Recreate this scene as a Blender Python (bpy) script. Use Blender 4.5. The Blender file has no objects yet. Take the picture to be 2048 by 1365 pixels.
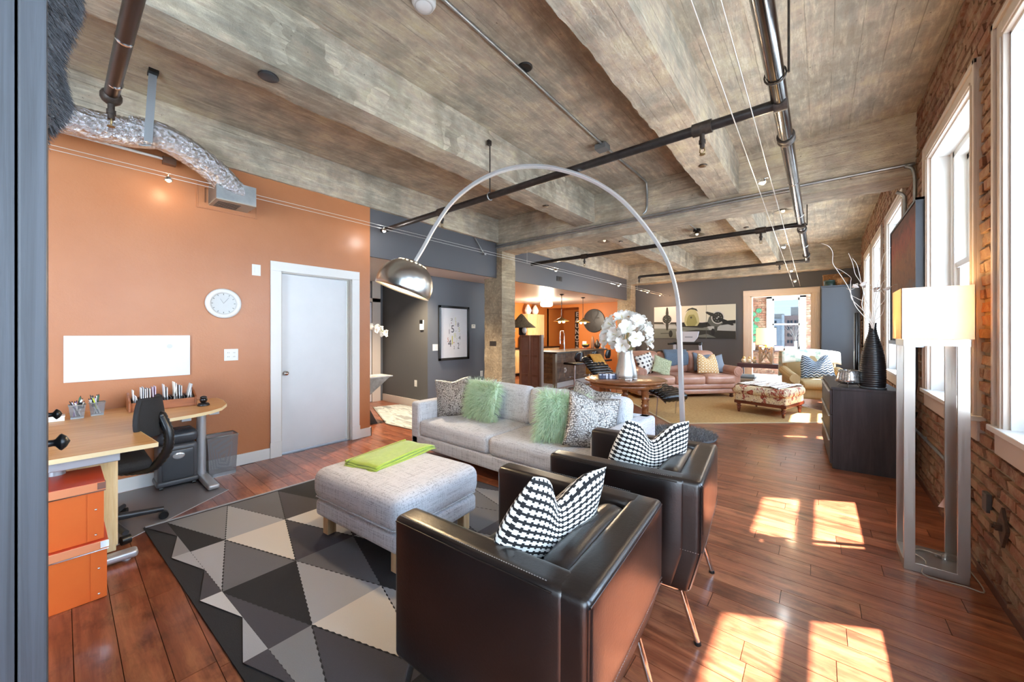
import bpy, bmesh, math, random
from mathutils import Vector, Matrix, Euler, noise as mnoise
random.seed(7)
PI = math.pi
SC = bpy.context.scene
COL = SC.collection

# ------------------------------------------------------------------ camera, light, exposure
YAW = math.radians(39.5855)
cd = bpy.data.cameras.new('camera'); cam = bpy.data.objects.new('camera', cd); COL.objects.link(cam)
cd.sensor_width = 36; cd.lens = 745 / 2048 * 36; cd.shift_y = -15.5 / 2048; cd.clip_start = .02; cd.clip_end = 900
cam.location = (0, 0, 1.37); cam.rotation_euler = (PI / 2, 0, YAW)
SC.camera = cam
SC.view_settings.view_transform = 'Standard'; SC.view_settings.look = 'None'
SC.view_settings.gamma = 1; SC.view_settings.use_curve_mapping = False
SC.view_settings.exposure = 1.6
cy = SC.cycles
cy.use_denoising = True; cy.max_bounces = 9; cy.diffuse_bounces = 5; cy.glossy_bounces = 4
cy.transparent_max_bounces = 16; cy.transmission_bounces = 6; cy.sample_clamp_indirect = 6; cy.caustics_reflective = False; cy.caustics_refractive = False
W = bpy.data.worlds.new('world'); SC.world = W; W.use_nodes = True
wn = W.node_tree.nodes; wl = W.node_tree.links; wn.clear()
wo = wn.new('ShaderNodeOutputWorld'); bg = wn.new('ShaderNodeBackground'); tc = wn.new('ShaderNodeTexCoord')
sep = wn.new('ShaderNodeSeparateXYZ'); rp = wn.new('ShaderNodeValToRGB')
wl.new(tc.outputs['Generated'], sep.inputs[0]); wl.new(sep.outputs[2], rp.inputs[0])
rp.color_ramp.elements[0].position = .0; rp.color_ramp.elements[0].color = (.66, .83, 1, 1)
rp.color_ramp.elements[1].position = .7; rp.color_ramp.elements[1].color = (.48, .70, 1, 1)
wl.new(rp.outputs[0], bg.inputs[0]); bg.inputs[1].default_value = 7.2
wl.new(bg.outputs[0], wo.inputs[0])
sd = bpy.data.lights.new('sun', 'SUN'); sd.energy = 22; sd.angle = math.radians(.9); sd.color = (1, .975, .95)
sun = bpy.data.objects.new('sun', sd); COL.objects.link(sun)
sun.rotation_euler = Vector((-1, -.56, -2.0)).to_track_quat('-Z', 'Y').to_euler()

def lamp(kind, loc, e, col=(1, .8, .55), size=.05, d=None, spot=None):
    l = bpy.data.lights.new('lamp_light', kind); l.energy = e; l.color = col
    if kind == 'AREA': l.size = size
    else: l.shadow_soft_size = size
    if spot: l.spot_size = spot; l.spot_blend = .6
    o = bpy.data.objects.new('lamp_light', l); COL.objects.link(o); o.location = loc
    if d is not None: o.rotation_euler = Vector(d).to_track_quat('-Z', 'Y').to_euler()
    return o

# ------------------------------------------------------------------ mesh builder
class MB:
    def __init__(s): s.v = []; s.f = []; s.m = []; s.s = []; s.uv = []
    def add(s, vs, fs, mi=0, sm=False, uv=None, M=None):
        b = len(s.v)
        if M is not None: vs = [tuple(M @ Vector(p)) for p in vs]
        s.v += [tuple(p) for p in vs]; s.uv += (uv if uv else [(0, 0)] * len(vs))
        s.f += [tuple(b + i for i in f) for f in fs]; s.m += [mi] * len(fs); s.s += [sm] * len(fs)
        return s
    def box(s, x0, y0, z0, x1, y1, z1, mi=0, M=None):
        vs = [(x, y, z) for z in (z0, z1) for x, y in ((x0, y0), (x1, y0), (x1, y1), (x0, y1))]
        return s.add(vs, [(3, 2, 1, 0), (4, 5, 6, 7), (0, 1, 5, 4), (1, 2, 6, 5), (2, 3, 7, 6), (3, 0, 4, 7)], mi, M=M)
    def cb(s, c, d, mi=0, M=None):
        return s.box(c[0] - d[0] / 2, c[1] - d[1] / 2, c[2] - d[2] / 2, c[0] + d[0] / 2, c[1] + d[1] / 2, c[2] + d[2] / 2, mi, M)
    def ring(s, rings, mi=0, sm=True, cap=True, M=None, close=False):
        n = len(rings[0]); vs = [p for r in rings for p in r]; fs = []
        k = len(rings)
        for i in range(k if close else k - 1):
            a, b = i * n, ((i + 1) % k) * n
            for j in range(n): fs.append((a + j, a + (j + 1) % n, b + (j + 1) % n, b + j))
        s.add(vs, fs, mi, sm, M=M)
        if cap and not close:
            s.add(rings[0], [tuple(range(n))[::-1]], mi, False, M=M); s.add(rings[-1], [tuple(range(n))], mi, False, M=M)
        return s
    def tube(s, pts, r, n=8, mi=0, cap=True, close=False, M=None, up=None):
        P = [Vector(p) for p in pts]; k = len(P); R = []
        rr = r if isinstance(r, (list, tuple)) else [r] * k
        prev = None
        for i in range(k):
            if close: t = P[(i + 1) % k] - P[i - 1]
            else: t = P[min(i + 1, k - 1)] - P[max(i - 1, 0)]
            t = t.normalized() if t.length > 1e-9 else Vector((0, 0, 1))
            if prev is None:
                u = Vector(up) if up else (Vector((0, 0, 1)) if abs(t.z) < .9 else Vector((1, 0, 0)))
                a = (u - t * u.dot(t)).normalized()
            else:
                a = prev - t * prev.dot(t); a = a.normalized() if a.length > 1e-6 else Vector((1, 0, 0))
            prev = a; b = t.cross(a)
            R.append([tuple(P[i] + (a * math.cos(2 * PI * j / n + PI / n) + b * math.sin(2 * PI * j / n + PI / n)) * rr[i]) for j in range(n)])
        return s.ring(R, mi, n > 4, cap, M, close)
    def cyl(s, p0, p1, r, n=16, mi=0, r1=None, M=None): return s.tube([p0, p1], [r, r if r1 is None else r1], n, mi, M=M)
    def bar(s, p0, p1, w, h, mi=0, M=None):
        p0, p1 = Vector(p0), Vector(p1); t = (p1 - p0).normalized()
        u = Vector((0, 0, 1)) if abs(t.z) < .95 else Vector((0, 1, 0))
        a = u.cross(t).normalized() * w / 2; b = t.cross(a.normalized()) * h / 2
        vs = [p + x for p in (p0, p1) for x in (-a - b, a - b, a + b, -a + b)]
        return s.add(vs, [(3, 2, 1, 0), (4, 5, 6, 7), (0, 1, 5, 4), (1, 2, 6, 5), (2, 3, 7, 6), (3, 0, 4, 7)], mi, M=M)
    def lathe(s, prof, c=(0, 0, 0), n=24, mi=0, cap=True, M=None, sm=True):
        R = [[(c[0] + r * math.cos(2 * PI * j / n), c[1] + r * math.sin(2 * PI * j / n), c[2] + z) for j in range(n)] for r, z in prof]
        return s.ring(R, mi, sm, cap, M)
    def ball(s, c, r, n=14, mi=0, M=None):
        r = r if isinstance(r, (list, tuple)) else (r, r, r); k = max(5, n // 2)
        R = [[(c[0] + r[0] * math.sin(PI * i / k) * math.cos(2 * PI * j / n), c[1] + r[1] * math.sin(PI * i / k) * math.sin(2 * PI * j / n), c[2] - r[2] * math.cos(PI * i / k)) for j in range(n)] for i in range(k + 1)]
        R[0] = [(c[0] + .02 * r[0] * math.cos(2 * PI * j / n), c[1] + .02 * r[1] * math.sin(2 * PI * j / n), c[2] - r[2]) for j in range(n)]
        R[-1] = [(c[0] + .02 * r[0] * math.cos(2 * PI * j / n), c[1] + .02 * r[1] * math.sin(2 * PI * j / n), c[2] + r[2]) for j in range(n)]
        return s.ring(R, mi, True, True, M)
    def prism(s, poly, z0, z1, mi=0, M=None):
        n = len(poly)
        vs = [(x, y, z0) for x, y in poly] + [(x, y, z1) for x, y in poly]
        fs = [tuple(range(n))[::-1], tuple(range(n, 2 * n))] + [(i, (i + 1) % n, n + (i + 1) % n, n + i) for i in range(n)]
        return s.add(vs, fs, mi, M=M)
    def grid(s, f, nu, nv, mi=0, sm=True, M=None, uvf=None, flip=False):
        vs = []; uv = []
        for j in range(nv + 1):
            for i in range(nu + 1):
                u, v = i / nu, j / nv; vs.append(f(u, v)); uv.append(uvf(u, v) if uvf else (u, v))
        fs = [(j * (nu + 1) + i, j * (nu + 1) + i + 1, (j + 1) * (nu + 1) + i + 1, (j + 1) * (nu + 1) + i) for j in range(nv) for i in range(nu)]
        if flip: fs = [q[::-1] for q in fs]
        return s.add(vs, fs, mi, sm, uv, M)
    def rbox(s, c, d, r, n=5, puff=(0, 0, 0), mi=0, M=None, fn=None):
        """box with rounded edges of radius r; puff bulges each pair of faces"""
        h = [x / 2 for x in d]; r = min(r, min(h) * .98)
        def pt(p):
            q = Vector((p[0] * h[0], p[1] * h[1], p[2] * h[2]))
            k = Vector([max(-(h[i] - r), min(h[i] - r, q[i])) for i in range(3)])
            dv = q - k
            if dv.length > 1e-9: q = k + dv.normalized() * min(r, dv.length * 1.6 if dv.length < r else r) if False else k + dv.normalized() * r if dv.length >= r * .999 else k + dv
            for a in range(3):
                b, e = (a + 1) % 3, (a + 2) % 3
                q[a] += puff[a] * p[a] * (1 - p[b] ** 2) * (1 - p[e] ** 2)
            q = q + Vector(c)
            return tuple(fn(q)) if fn else tuple(q)
        def coords(a):
            e = min(.98, r / h[a]); ks = [0, .2, .5, 1]
            lo = [-1 + e * k for k in ks]; mid = [-1 + e + (2 - 2 * e) * i / n for i in range(1, n)]
            return lo + mid + [-x for x in lo[::-1]]
        cs = [coords(a) for a in range(3)]
        for a in range(3):
            b, e = (a + 1) % 3, (a + 2) % 3
            for sg in (-1, 1):
                nb, ne = len(cs[b]), len(cs[e]); vs = []
                for y in cs[e]:
                    for x in cs[b]:
                        p = [0, 0, 0]; p[a] = sg; p[b] = x; p[e] = y; vs.append(pt(p))
                fs = [(j * nb + i, j * nb + i + 1, (j + 1) * nb + i + 1, (j + 1) * nb + i) for j in range(ne - 1) for i in range(nb - 1)]
                if sg < 0: fs = [f[::-1] for f in fs]
                s.add(vs, fs, mi, True, M=M)
        return s
    def mesh(s, name, mats, weld=False):
        me = bpy.data.meshes.new(name); me.from_pydata(s.v, [], s.f)
        for m in (mats if isinstance(mats, (list, tuple)) else [mats]): me.materials.append(m)
        me.polygons.foreach_set('material_index', s.m); me.polygons.foreach_set('use_smooth', s.s)
        ul = me.uv_layers.new(name='UVMap')
        li = [0] * len(me.loops); me.loops.foreach_get('vertex_index', li)
        ul.data.foreach_set('uv', [c for i in li for c in s.uv[i]])
        if weld:
            bm = bmesh.new(); bm.from_mesh(me); bmesh.ops.remove_doubles(bm, verts=bm.verts, dist=1e-5); bm.to_mesh(me); bm.free()
        me.update(); return me
    def obj(s, name, mats, parent=None, bev=0, weld=False, seg=2, **props):
        o = bpy.data.objects.new(name, s.mesh(name, mats, weld)); COL.objects.link(o)
        if parent is not None: o.parent = parent
        if bev:
            b = o.modifiers.new('bevel', 'BEVEL'); b.width = bev; b.segments = seg; b.limit_method = 'ANGLE'; b.angle_limit = .6
        for k, v in props.items(): o[k] = v
        return o

def tag(o, label, cat, group=None):
    o['label'] = label; o['category'] = cat
    if group: o['group'] = group
    return o
def thing(name, label, cat, loc=(0, 0, 0), rz=0, group=None):
    o = bpy.data.objects.new(name, None); COL.objects.link(o); o.empty_display_size = .1
    o.location = loc; o.rotation_euler = (0, 0, rz)
    return tag(o, label, cat, group)
def struct(o): o['kind'] = 'structure'; return o
def copy_thing(root, loc, rz, label, group=None):
    r = root.copy(); COL.objects.link(r); r.location = loc; r.rotation_euler = (0, 0, rz); r['label'] = label
    if group: r['group'] = group
    for ch in list(root.children):
        c = ch.copy(); COL.objects.link(c); c.parent = r
        for g in list(ch.children):
            d = g.copy(); COL.objects.link(d); d.parent = c
    return r
def RZ(a, loc=(0, 0, 0)): return Matrix.Translation(loc) @ Matrix.Rotation(a, 4, 'Z')
def bez(p, n=8):
    """smooth path through points (Catmull-Rom)"""
    P = [Vector(q) for q in p]; P = [P[0] * 2 - P[1]] + P + [P[-1] * 2 - P[-2]]; out = []
    for i in range(1, len(P) - 2):
        a, b, c, d = P[i - 1:i + 3]
        for k in range(n):
            t = k / n
            out.append(tuple(.5 * ((2 * b) + (c - a) * t + (2 * a - 5 * b + 4 * c - d) * t * t + (3 * b - a - 3 * c + d) * t ** 3)))
    return out + [tuple(P[-2])]

# ------------------------------------------------------------------ materials
def lin(c):
    if isinstance(c, str): c = tuple(int(c[i:i + 2], 16) / 255 for i in (0, 2, 4))
    return tuple(x / 12.92 if x <= .04045 else ((x + .055) / 1.055) ** 2.4 for x in c) + (1,)
class G:
    def __init__(s, name):
        s.m = bpy.data.materials.new(name); s.m.use_nodes = True; s.n = s.m.node_tree.nodes; s.l = s.m.node_tree.links
        s.b = s.n['Principled BSDF']; s.out = s.n['Material Output']
    def N(s, t, **k):
        o = s.n.new('ShaderNode' + t)
        for a, b in k.items(): setattr(o, a, b)
        return o
    def L(s, a, b): s.l.new(a, b)
    def co(s, kind='Object', scale=(1, 1, 1), rot=(0, 0, 0), loc=(0, 0, 0)):
        mp = s.N('Mapping'); mp.inputs['Scale'].default_value = scale; mp.inputs['Rotation'].default_value = rot; mp.inputs['Location'].default_value = loc
        if kind == 'World': g = s.N('NewGeometry'); s.L(g.outputs['Position'], mp.inputs[0])
        else: t = s.N('TexCoord'); s.L(t.outputs[kind], mp.inputs[0])
        return mp.outputs[0]
    def noise(s, co, scale, detail=4, rough=.55, dist=0):
        x = s.N('TexNoise'); x.inputs['Scale'].default_value = scale; x.inputs['Detail'].default_value = detail; x.inputs['Roughness'].default_value = rough; x.inputs['Distortion'].default_value = dist
        s.L(co, x.inputs['Vector']); return x.outputs[0]
    def ramp(s, fac, stops, const=False):
        r = s.N('ValToRGB'); e = r.color_ramp.elements
        if const: r.color_ramp.interpolation = 'CONSTANT'
        while len(e) < len(stops): e.new(.5)
        for i, (p, c) in enumerate(stops): e[i].position = p; e[i].color = c if len(c) == 4 else tuple(c) + (1,)
        s.L(fac, r.inputs[0]); return r.outputs[0]
    def mix(s, fac, a, b, mode='MIX'):
        x = s.N('MixRGB', blend_type=mode)
        for i, v in ((0, fac), (1, a), (2, b)):
            if hasattr(v, 'is_output') or hasattr(v, 'links'): s.L(v, x.inputs[i])
            else: x.inputs[i].default_value = v
        return x.outputs[0]
    def math(s, op, a, b=None, c=None):
        x = s.N('Math', operation=op)
        for i, v in enumerate((a, b, c)):
            if v is None: continue
            if hasattr(v, 'links'): s.L(v, x.inputs[i])
            else: x.inputs[i].default_value = v
        return x.outputs[0]
    def bump(s, h, strength=.3, dist=.01, normal=None):
        b = s.N('Bump'); b.inputs['Strength'].default_value = strength; b.inputs['Distance'].default_value = dist
        s.L(h, b.inputs['Height'])
        if normal is not None: s.L(normal, b.inputs['Normal'])
        return b.outputs[0]
    def set(s, **k):
        nm = {'col': 'Base Color', 'rough': 'Roughness', 'metal': 'Metallic', 'nrm': 'Normal', 'spec': 'Specular IOR Level', 'coat': 'Coat Weight', 'coatr': 'Coat Roughness', 'sheen': 'Sheen Weight', 'trans': 'Transmission Weight', 'ecol': 'Emission Color', 'estr': 'Emission Strength', 'sss': 'Subsurface Weight', 'alpha': 'Alpha', 'aniso': 'Anisotropic', 'ior': 'IOR'}
        for a, v in k.items():
            i = s.b.inputs[nm[a]]
            if hasattr(v, 'links'): s.L(v, i)
            else: i.default_value = v
        return s
MC = {}
def M(name, c, rough=.5, metal=0, c2=None, ns=8, st=(1, 1, 1), bs=0, bst=.2, coord='Object', emit=0, ecol=None, **k):
    """plain principled material with optional two-tone noise and bump"""
    if name in MC: return MC[name]
    g = G(name); c = lin(c)
    if c2 is not None or bs:
        co = g.co(coord, st)
    if c2 is not None:
        f = g.noise(co, ns, 5, .6); col = g.ramp(f, [(.33, c), (.67, lin(c2))]); g.set(col=col)
    else: g.set(col=c)
    g.set(rough=rough, metal=metal)
    if bs: g.set(nrm=g.bump(g.noise(co, bs, 4, .6), bst, .01))
    if emit: g.set(ecol=lin(ecol) if ecol else c, estr=emit)
    g.set(**k); MC[name] = g.m; return g.m

def concrete(name, a, b, d, axis):
    """board-marked old concrete; boards run along axis"""
    g = G(name); w = g.co('World')
    big = g.noise(w, .9, 5, .6); mid = g.noise(w, 4.5, 6, .65); fine = g.noise(w, 38, 6, .75)
    st = (14, .6, 14) if axis == 'y' else (.6, 14, 14)
    streak = g.noise(g.co('World', st), 1.6, 5, .65)
    base = g.ramp(big, [(.28, lin(a)), (.5, lin(b)), (.75, lin(d))])
    base = g.mix(g.ramp(streak, [(.35, (0, 0, 0)), (.7, (1, 1, 1))]), base, g.mix(.5, base, lin('d2c7b2')), 'MIX')
    base = g.mix(.42, base, g.ramp(mid, [(.3, lin('6e6556')), (.7, lin('e0d8c8'))]), 'OVERLAY')
    pale = g.ramp(g.noise(w, 1.7, 7, .7, .6), [(.60, (0, 0, 0)), (.66, (1, 1, 1))])
    base = g.mix(g.math('MULTIPLY', pale, .45), base, lin('c9bfac'))
    warm = g.ramp(g.noise(g.co('World', (1, 1, 1), loc=(7, 3, 2)), 1.1, 5, .6), [(.55, (0, 0, 0)), (.72, (1, 1, 1))])
    base = g.mix(g.math('MULTIPLY', warm, .35), base, lin('8a6a48'))
    vein = g.noise(g.co('World', (3, .5, 3) if axis == 'y' else (.5, 3, 3), loc=(1, 4, 2)), 7, 7, .75, .4)
    base = g.mix(.55, base, g.ramp(vein, [(.34, lin('726a5d')), (.52, lin('8e8a82')), (.68, lin('cfc9be'))]), 'OVERLAY')
    spk = g.ramp(fine, [(.68, (0, 0, 0)), (.74, (1, 1, 1))])
    base = g.mix(g.math('MULTIPLY', spk, .55), base, lin('e6decd'))
    pit = g.ramp(g.noise(g.co('World', loc=(3, 9, 1)), 30, 4, .7), [(.26, (1, 1, 1)), (.33, (0, 0, 0))])
    base = g.mix(g.math('MULTIPLY', pit, .6), base, lin('3a332b'))
    # board joints
    sx = g.N('SeparateXYZ'); g.L(w, sx.inputs[0])
    t = g.math('FRACT', g.math('MULTIPLY', sx.outputs[0 if axis == 'y' else 1], 6.6))
    t = g.math('ADD', t, g.math('MULTIPLY', g.math('SUBTRACT', g.noise(w, 3, 3), .5), .12))
    jt = g.math('LESS_THAN', g.math('ABSOLUTE', g.math('SUBTRACT', t, .5)), .018)
    tz = g.math('FRACT', g.math('MULTIPLY', sx.outputs[2], 6.6))
    jz = g.math('LESS_THAN', g.math('ABSOLUTE', g.math('SUBTRACT', tz, .5)), .02)
    j = g.math('MAXIMUM', jt, jz)
    jn = g.math('MULTIPLY', j, g.ramp(g.noise(w, 2.2, 3), [(.42, (0, 0, 0)), (.6, (1, 1, 1))]))
    base = g.mix(g.math('MULTIPLY', jn, .45), base, lin('4c4436'))
    h = g.math('ADD', g.math('MULTIPLY', fine, .5), g.math('MULTIPLY', streak, .6)); h = g.math('SUBTRACT', h, g.math('MULTIPLY', pit, .5)); h = g.math('SUBTRACT', h, g.math('MULTIPLY', jn, .3))
    g.set(col=base, rough=.88, nrm=g.bump(h, .8, .022)); return g.m

def wood(name, a, b, dark, axis='X', rough=.4, scale=1, coord='Object', rnd=False, coat=0):
    g = G(name)
    st = {'X': (.7, 9, 9), 'Y': (9, .7, 9), 'Z': (9, 9, .7)}[axis]
    co = g.co(coord, tuple(x * scale for x in st))
    if rnd:
        oi = g.N('ObjectInfo'); ge = g.N('NewGeometry')
        r = g.math('FRACT', g.math('ADD', oi.outputs['Random'], ge.outputs['Random Per Island']))
        cm = g.N('CombineXYZ'); g.L(g.math('MULTIPLY', r, 37), cm.inputs[0]); g.L(g.math('MULTIPLY', r, 91), cm.inputs[2])
        va = g.N('VectorMath', operation='ADD'); g.L(co, va.inputs[0]); g.L(cm.outputs[0], va.inputs[1]); co = va.outputs[0]
    f = g.noise(co, 1.3, 6, .62, 1.2); f2 = g.noise(co, 9, 4, .6)
    col = g.ramp(f, [(.25, lin(dark)), (.48, lin(a)), (.75, lin(b))])
    col = g.mix(.35, col, g.ramp(f2, [(.3, (.25, .25, .25)), (.7, (.75, .75, .75))]), 'OVERLAY')
    if rnd:
        col = g.mix(.75, col, g.ramp(r, [(0, (.36, .34, .34)), (.5, (.5, .5, .5)), (1, (.64, .65, .66))]), 'OVERLAY')
        blot = g.noise(g.co('World', (1, 1.6, 1)), 5.5, 5, .65)
        col = g.mix(g.math('MULTIPLY', g.ramp(blot, [(.50, (0, 0, 0)), (.70, (1, 1, 1))]), .62), col, lin('3b1a12'))
        blot2 = g.noise(g.co('World', (.8, 3, 1), loc=(5, 2, 0)), 4, 6, .7, .8); col = g.mix(g.math('MULTIPLY', g.ramp(blot2, [(.52, (0, 0, 0)), (.68, (1, 1, 1))]), .45), col, lin('b98058'))
    g.set(col=col, rough=rough, nrm=g.bump(f2, .06, .004), coat=coat, coatr=.12); return g.m

def linen(name, a, b, s=1):
    g = G(name)
    n1 = g.noise(g.co('Object', (6 * s, 160 * s, 160 * s)), 1, 3, .6); n2 = g.noise(g.co('Object', (160 * s, 6 * s, 160 * s)), 1, 3, .6); n3 = g.noise(g.co('Object', (160 * s, 160 * s, 6 * s)), 1, 3, .6)
    f = g.math('MULTIPLY', g.math('ADD', g.math('ADD', n1, n2), n3), .333)
    g.set(col=g.ramp(f, [(.40, lin(b)), (.50, lin(a)), (.6, lin(a))]), rough=.92, sheen=.1, nrm=g.bump(f, .5, .003)); return g.m
def glass(name, tint=(1, 1, 1), gl=.08, rough=.0):
    g = G(name); t = g.N('BsdfTransparent'); t.inputs[0].default_value = tint + (1,); q = g.N('BsdfGlossy'); q.inputs[1].default_value = rough
    mx = g.N('MixShader'); lw = g.N('LayerWeight'); lw.inputs[0].default_value = .25
    g.L(g.math('ADD', g.math('MULTIPLY', lw.outputs[1], .5), gl * .5), mx.inputs[0]); g.L(t.outputs[0], mx.inputs[1]); g.L(q.outputs[0], mx.inputs[2]); g.L(mx.outputs[0], g.out.inputs[0]); return g.m

CONC = concrete('board_marked_concrete', 'aaa59c', 'c2bcb1', 'd6d1c8', 'y')
CONX = concrete('girder_concrete', 'aea89d', 'c4beb3', 'd6d1c7', 'x')
COLM = concrete('column_concrete', '93846f', 'aa9c86', 'bdb2a0', 'y')
FLOORW = wood('cherry_stained_planks', '8d5036', 'b5704e', '6a3421', 'X', .28, 1.0, 'World', True, .2)
ORANGE = M('orange_wall_paint', 'ad7048', .36, c2='a96b43', ns=3, bs=60, bst=.12, coord='World')
ORANGEK = M('kitchen_orange_paint', 'bd7030', .5, bs=60, bst=.1, coord='World')
BULK = M('bulkhead_charcoal', '504f52', .55, bs=70, bst=.08, coord='World')
GREY = M('charcoal_wall_paint', '5a5c60', .55, bs=70, bst=.08, coord='World')
GREYD = M('dark_charcoal_paint', '525150', .55, bs=70, bst=.08, coord='World')
WHITE = M('white_trim_paint', 'd6d5d2', .4)
TRIMP = M('warm_trim_paint', 'c3b6aa', .45)
DOORP = M('pale_grey_door_paint', 'cfd0d2', .35, c2='cbccce', ns=4)
CREAMC = M('off_white_plaster', 'd8cbc0', .35)
BLACK = M('black_plastic', '17181a', .35)
BLACKM = M('black_iron', '1d1b1a', .45, .6, c2='2c2725', ns=20)
CHROME = M('chrome', 'd9d9d9', .12, 1)
BRIGHT = M('bright_steel', 'dedede', .33, .75)
BRUSH = M('brushed_steel', 'c3c2bf', .28, 1, bs=120, st=(1, 1, .02), bst=.05)
GALV = M('galvanised_steel', '9a9d9d', .38, .9, c2='b5b7b6', ns=6)
SILVERP = M('silver_paint', 'b9bbbe', .38, .5)
WPLAST = M('white_plastic', 'd6d5d0', .4)
GLASS = glass('window_glass'); 
# ------------------------------------------------------------------ the setting
XR, XL, ZC = .71, -4.64, 3.48
YG1, YG2 = 5.18, 11.27
# floor: slab with planks (nearest 300 single, the rest joined)
fl = struct(MB().box(-9, -6.6, -.2, 1.1, 14.2, -.012).obj('floor', M('subfloor', '2a140c', .8)))
planks = []
rnd = random.Random(3)
pw = .127; y = -2.0; row = 0
while y < 11.75:
    x = -7.4 + rnd.uniform(-.9, 0); xe = .705
    while x < xe:
        l = rnd.uniform(.55, 1.35); x1 = min(x + l, xe)
        xa = max(x, -4.64) if y < 2.5 else x
        if x1 - xa > .05: planks.append((xa, x1, y))
        x = x1
    y += pw; row += 1
def inview(x, y):
    d = -x * math.sin(YAW) + y * math.cos(YAW); r = x * math.cos(YAW) + y * math.sin(YAW)
    return d > .15 and -1.3 < r / d < 1.45 and 1.37 * 745 / d < 760
pk = sorted(planks, key=lambda p: (not inview((p[0] + p[1]) / 2, p[2]), ((p[0] + p[1]) / 2) ** 2 + p[2] ** 2))
def plank_mb(mb, x0, x1, y0, z1=0.):
    g = .0013
    mb.box(x0 + g, y0 + g, -.012, x1 - g, y0 + pw - g, z1)
unit = MB(); unit.box(-.5, -.5, -.012, .5, .5, 0); um = unit.mesh('plank', FLOORW)
for p in pk[:300]:
    o = bpy.data.objects.new('plank', um); COL.objects.link(o); o.parent = fl
    o.location = ((p[0] + p[1]) / 2, p[2] + pw / 2, 0); o.scale = (p[1] - p[0] - .0026, pw - .0026, 1)
mb = MB()
for p in pk[300:]: plank_mb(mb, *p)
mb.obj('planks', FLOORW, fl)['kind'] = 'stuff'
struct(MB().box(-2.0, 11.72, -.01, .3, 14.2, .004).obj('floor_sunroom', M('sunroom_pale_floor', 'cfc8c0', .12)))

# ceiling slab, beams, columns: ragged edges from displaced, subdivided boxes
def rough_box(x0, y0, z0, x1, y1, z1, cell=.06, amp=.003, edge=.012, seed=0):
    mb = MB(); lo, hi = (x0, y0, z0), (x1, y1, z1)
    def disp(p):
        q = Vector(p); n = mnoise.noise(q * 5.1 + Vector((seed, 0, 0))) * amp + mnoise.noise(q * 16) * amp * .7
        near = sum(1 for i in range(3) if min(abs(p[i] - lo[i]), abs(p[i] - hi[i])) < 1e-6)
        c = Vector([(lo[i] + hi[i]) / 2 for i in range(3)]); s = Vector([(1 if p[i] > c[i] else -1) if min(abs(p[i] - lo[i]), abs(p[i] - hi[i])) < 1e-6 else 0 for i in range(3)])
        if near >= 2: n -= edge * max(0, .25 + .6 * mnoise.noise(q * 5 + Vector((0, seed, 0))) + .8 * mnoise.noise(q * 23))
        return q + s * n
    for a in range(3):
        b, e = (a + 1) % 3, (a + 2) % 3
        nb, ne = max(1, round((hi[b] - lo[b]) / cell)), max(1, round((hi[e] - lo[e]) / cell))
        for sg in (0, 1):
            vs = []
            for j in range(ne + 1):
                for i in range(nb + 1):
                    p = [0, 0, 0]; p[a] = (lo, hi)[sg][a]; p[b] = lo[b] + (hi[b] - lo[b]) * i / nb; p[e] = lo[e] + (hi[e] - lo[e]) * j / ne
                    vs.append(tuple(disp(p)))
            fs = [(j * (nb + 1) + i, j * (nb + 1) + i + 1, (j + 1) * (nb + 1) + i + 1, (j + 1) * (nb + 1) + i) for j in range(ne) for i in range(nb)]
            mb.add(vs, fs if sg else [f[::-1] for f in fs])
    return mb
struct(MB().box(-5.1, -6.6, ZC, 1.1, 11.75, ZC + .2).obj('ceiling', CONC))
for i, x in enumerate((-4.93, -2.97, -1.07)):
    for y0, y1 in ((-6.6, YG1 + .05), (YG1 + .38, YG2 + .05)):
        struct(rough_box(x, y0, 3.05, x + .32, y1, ZC + .05, seed=i * 5 + y0).obj('beam', CONC))
struct(rough_box(-5.0, YG1, 2.885, 1.0, YG1 + .43, ZC + .05, seed=2).obj('beam', CONX))
struct(rough_box(-5.0, YG2, 2.885, 1.0, YG2 + .43, ZC + .05, seed=9).obj('beam', CONX))
for y in (YG1, YG2):
    c = struct(rough_box(-4.98, y + .005, 0, -4.53, y + .4, 2.95, seed=y).obj('column', COLM))
    if y == YG1: MB().box(-4.83, y - .004, 1.13, -4.67, y + .02, 1.22).obj('recessed_box', M('dark_recess', '2a2320', .7), c)
for (x, y) in ((-.2, 11.24), (-1.9, 11.24)):
    pass
# left orange wall with the door opening
wl_ = MB()
D0, D1, DZ = 1.56, 2.375, 2.06
for a in ((-6.6, 0, D0, ZC), (D0, DZ, D1, ZC), (D1, 0, 2.63, ZC)): wl_.box(XL - .15, a[0], a[1], XL, a[2], a[3])
struct(wl_.obj('wall_left', ORANGE))
bb = MB(); bb.box(XL, -6.6, 0, XL + .016, 1.455, .115); bb.box(XL, 2.475, 0, XL + .016, 2.646, .115); bb.box(XL - .15, 2.63, 0, XL + .016, 2.646, .115)
struct(bb.obj('baseboard_left', WHITE, bev=.003))
d = struct(MB().box(XL - .105, D0 + .012, .012, XL - .065, D1 - .03, DZ - .02).obj('door_1', DOORP, bev=.002))
f = MB()
for y0, y1 in ((1.455, D0), (D1, 2.475)): f.box(XL - .001, y0, 0, XL + .02, y1, DZ)
f.box(XL - .001, 1.455, DZ, XL + .02, 2.475, 2.165)
for y0, y1 in ((1.45, D0 + .002), (D1 - .002, 2.48)): f.box(XL - .001, y0, 0, XL + .026, y1, .17)
f.obj('casing', WHITE, d, bev=.003)
f = MB(); f.box(XL - .15, D0 - .001, 0, XL, D0 + .012, DZ); f.box(XL - .15, D1 - .012, 0, XL, D1 + .001, DZ); f.box(XL - .15, D0, DZ - .012, XL, D1, DZ + .001)
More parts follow.
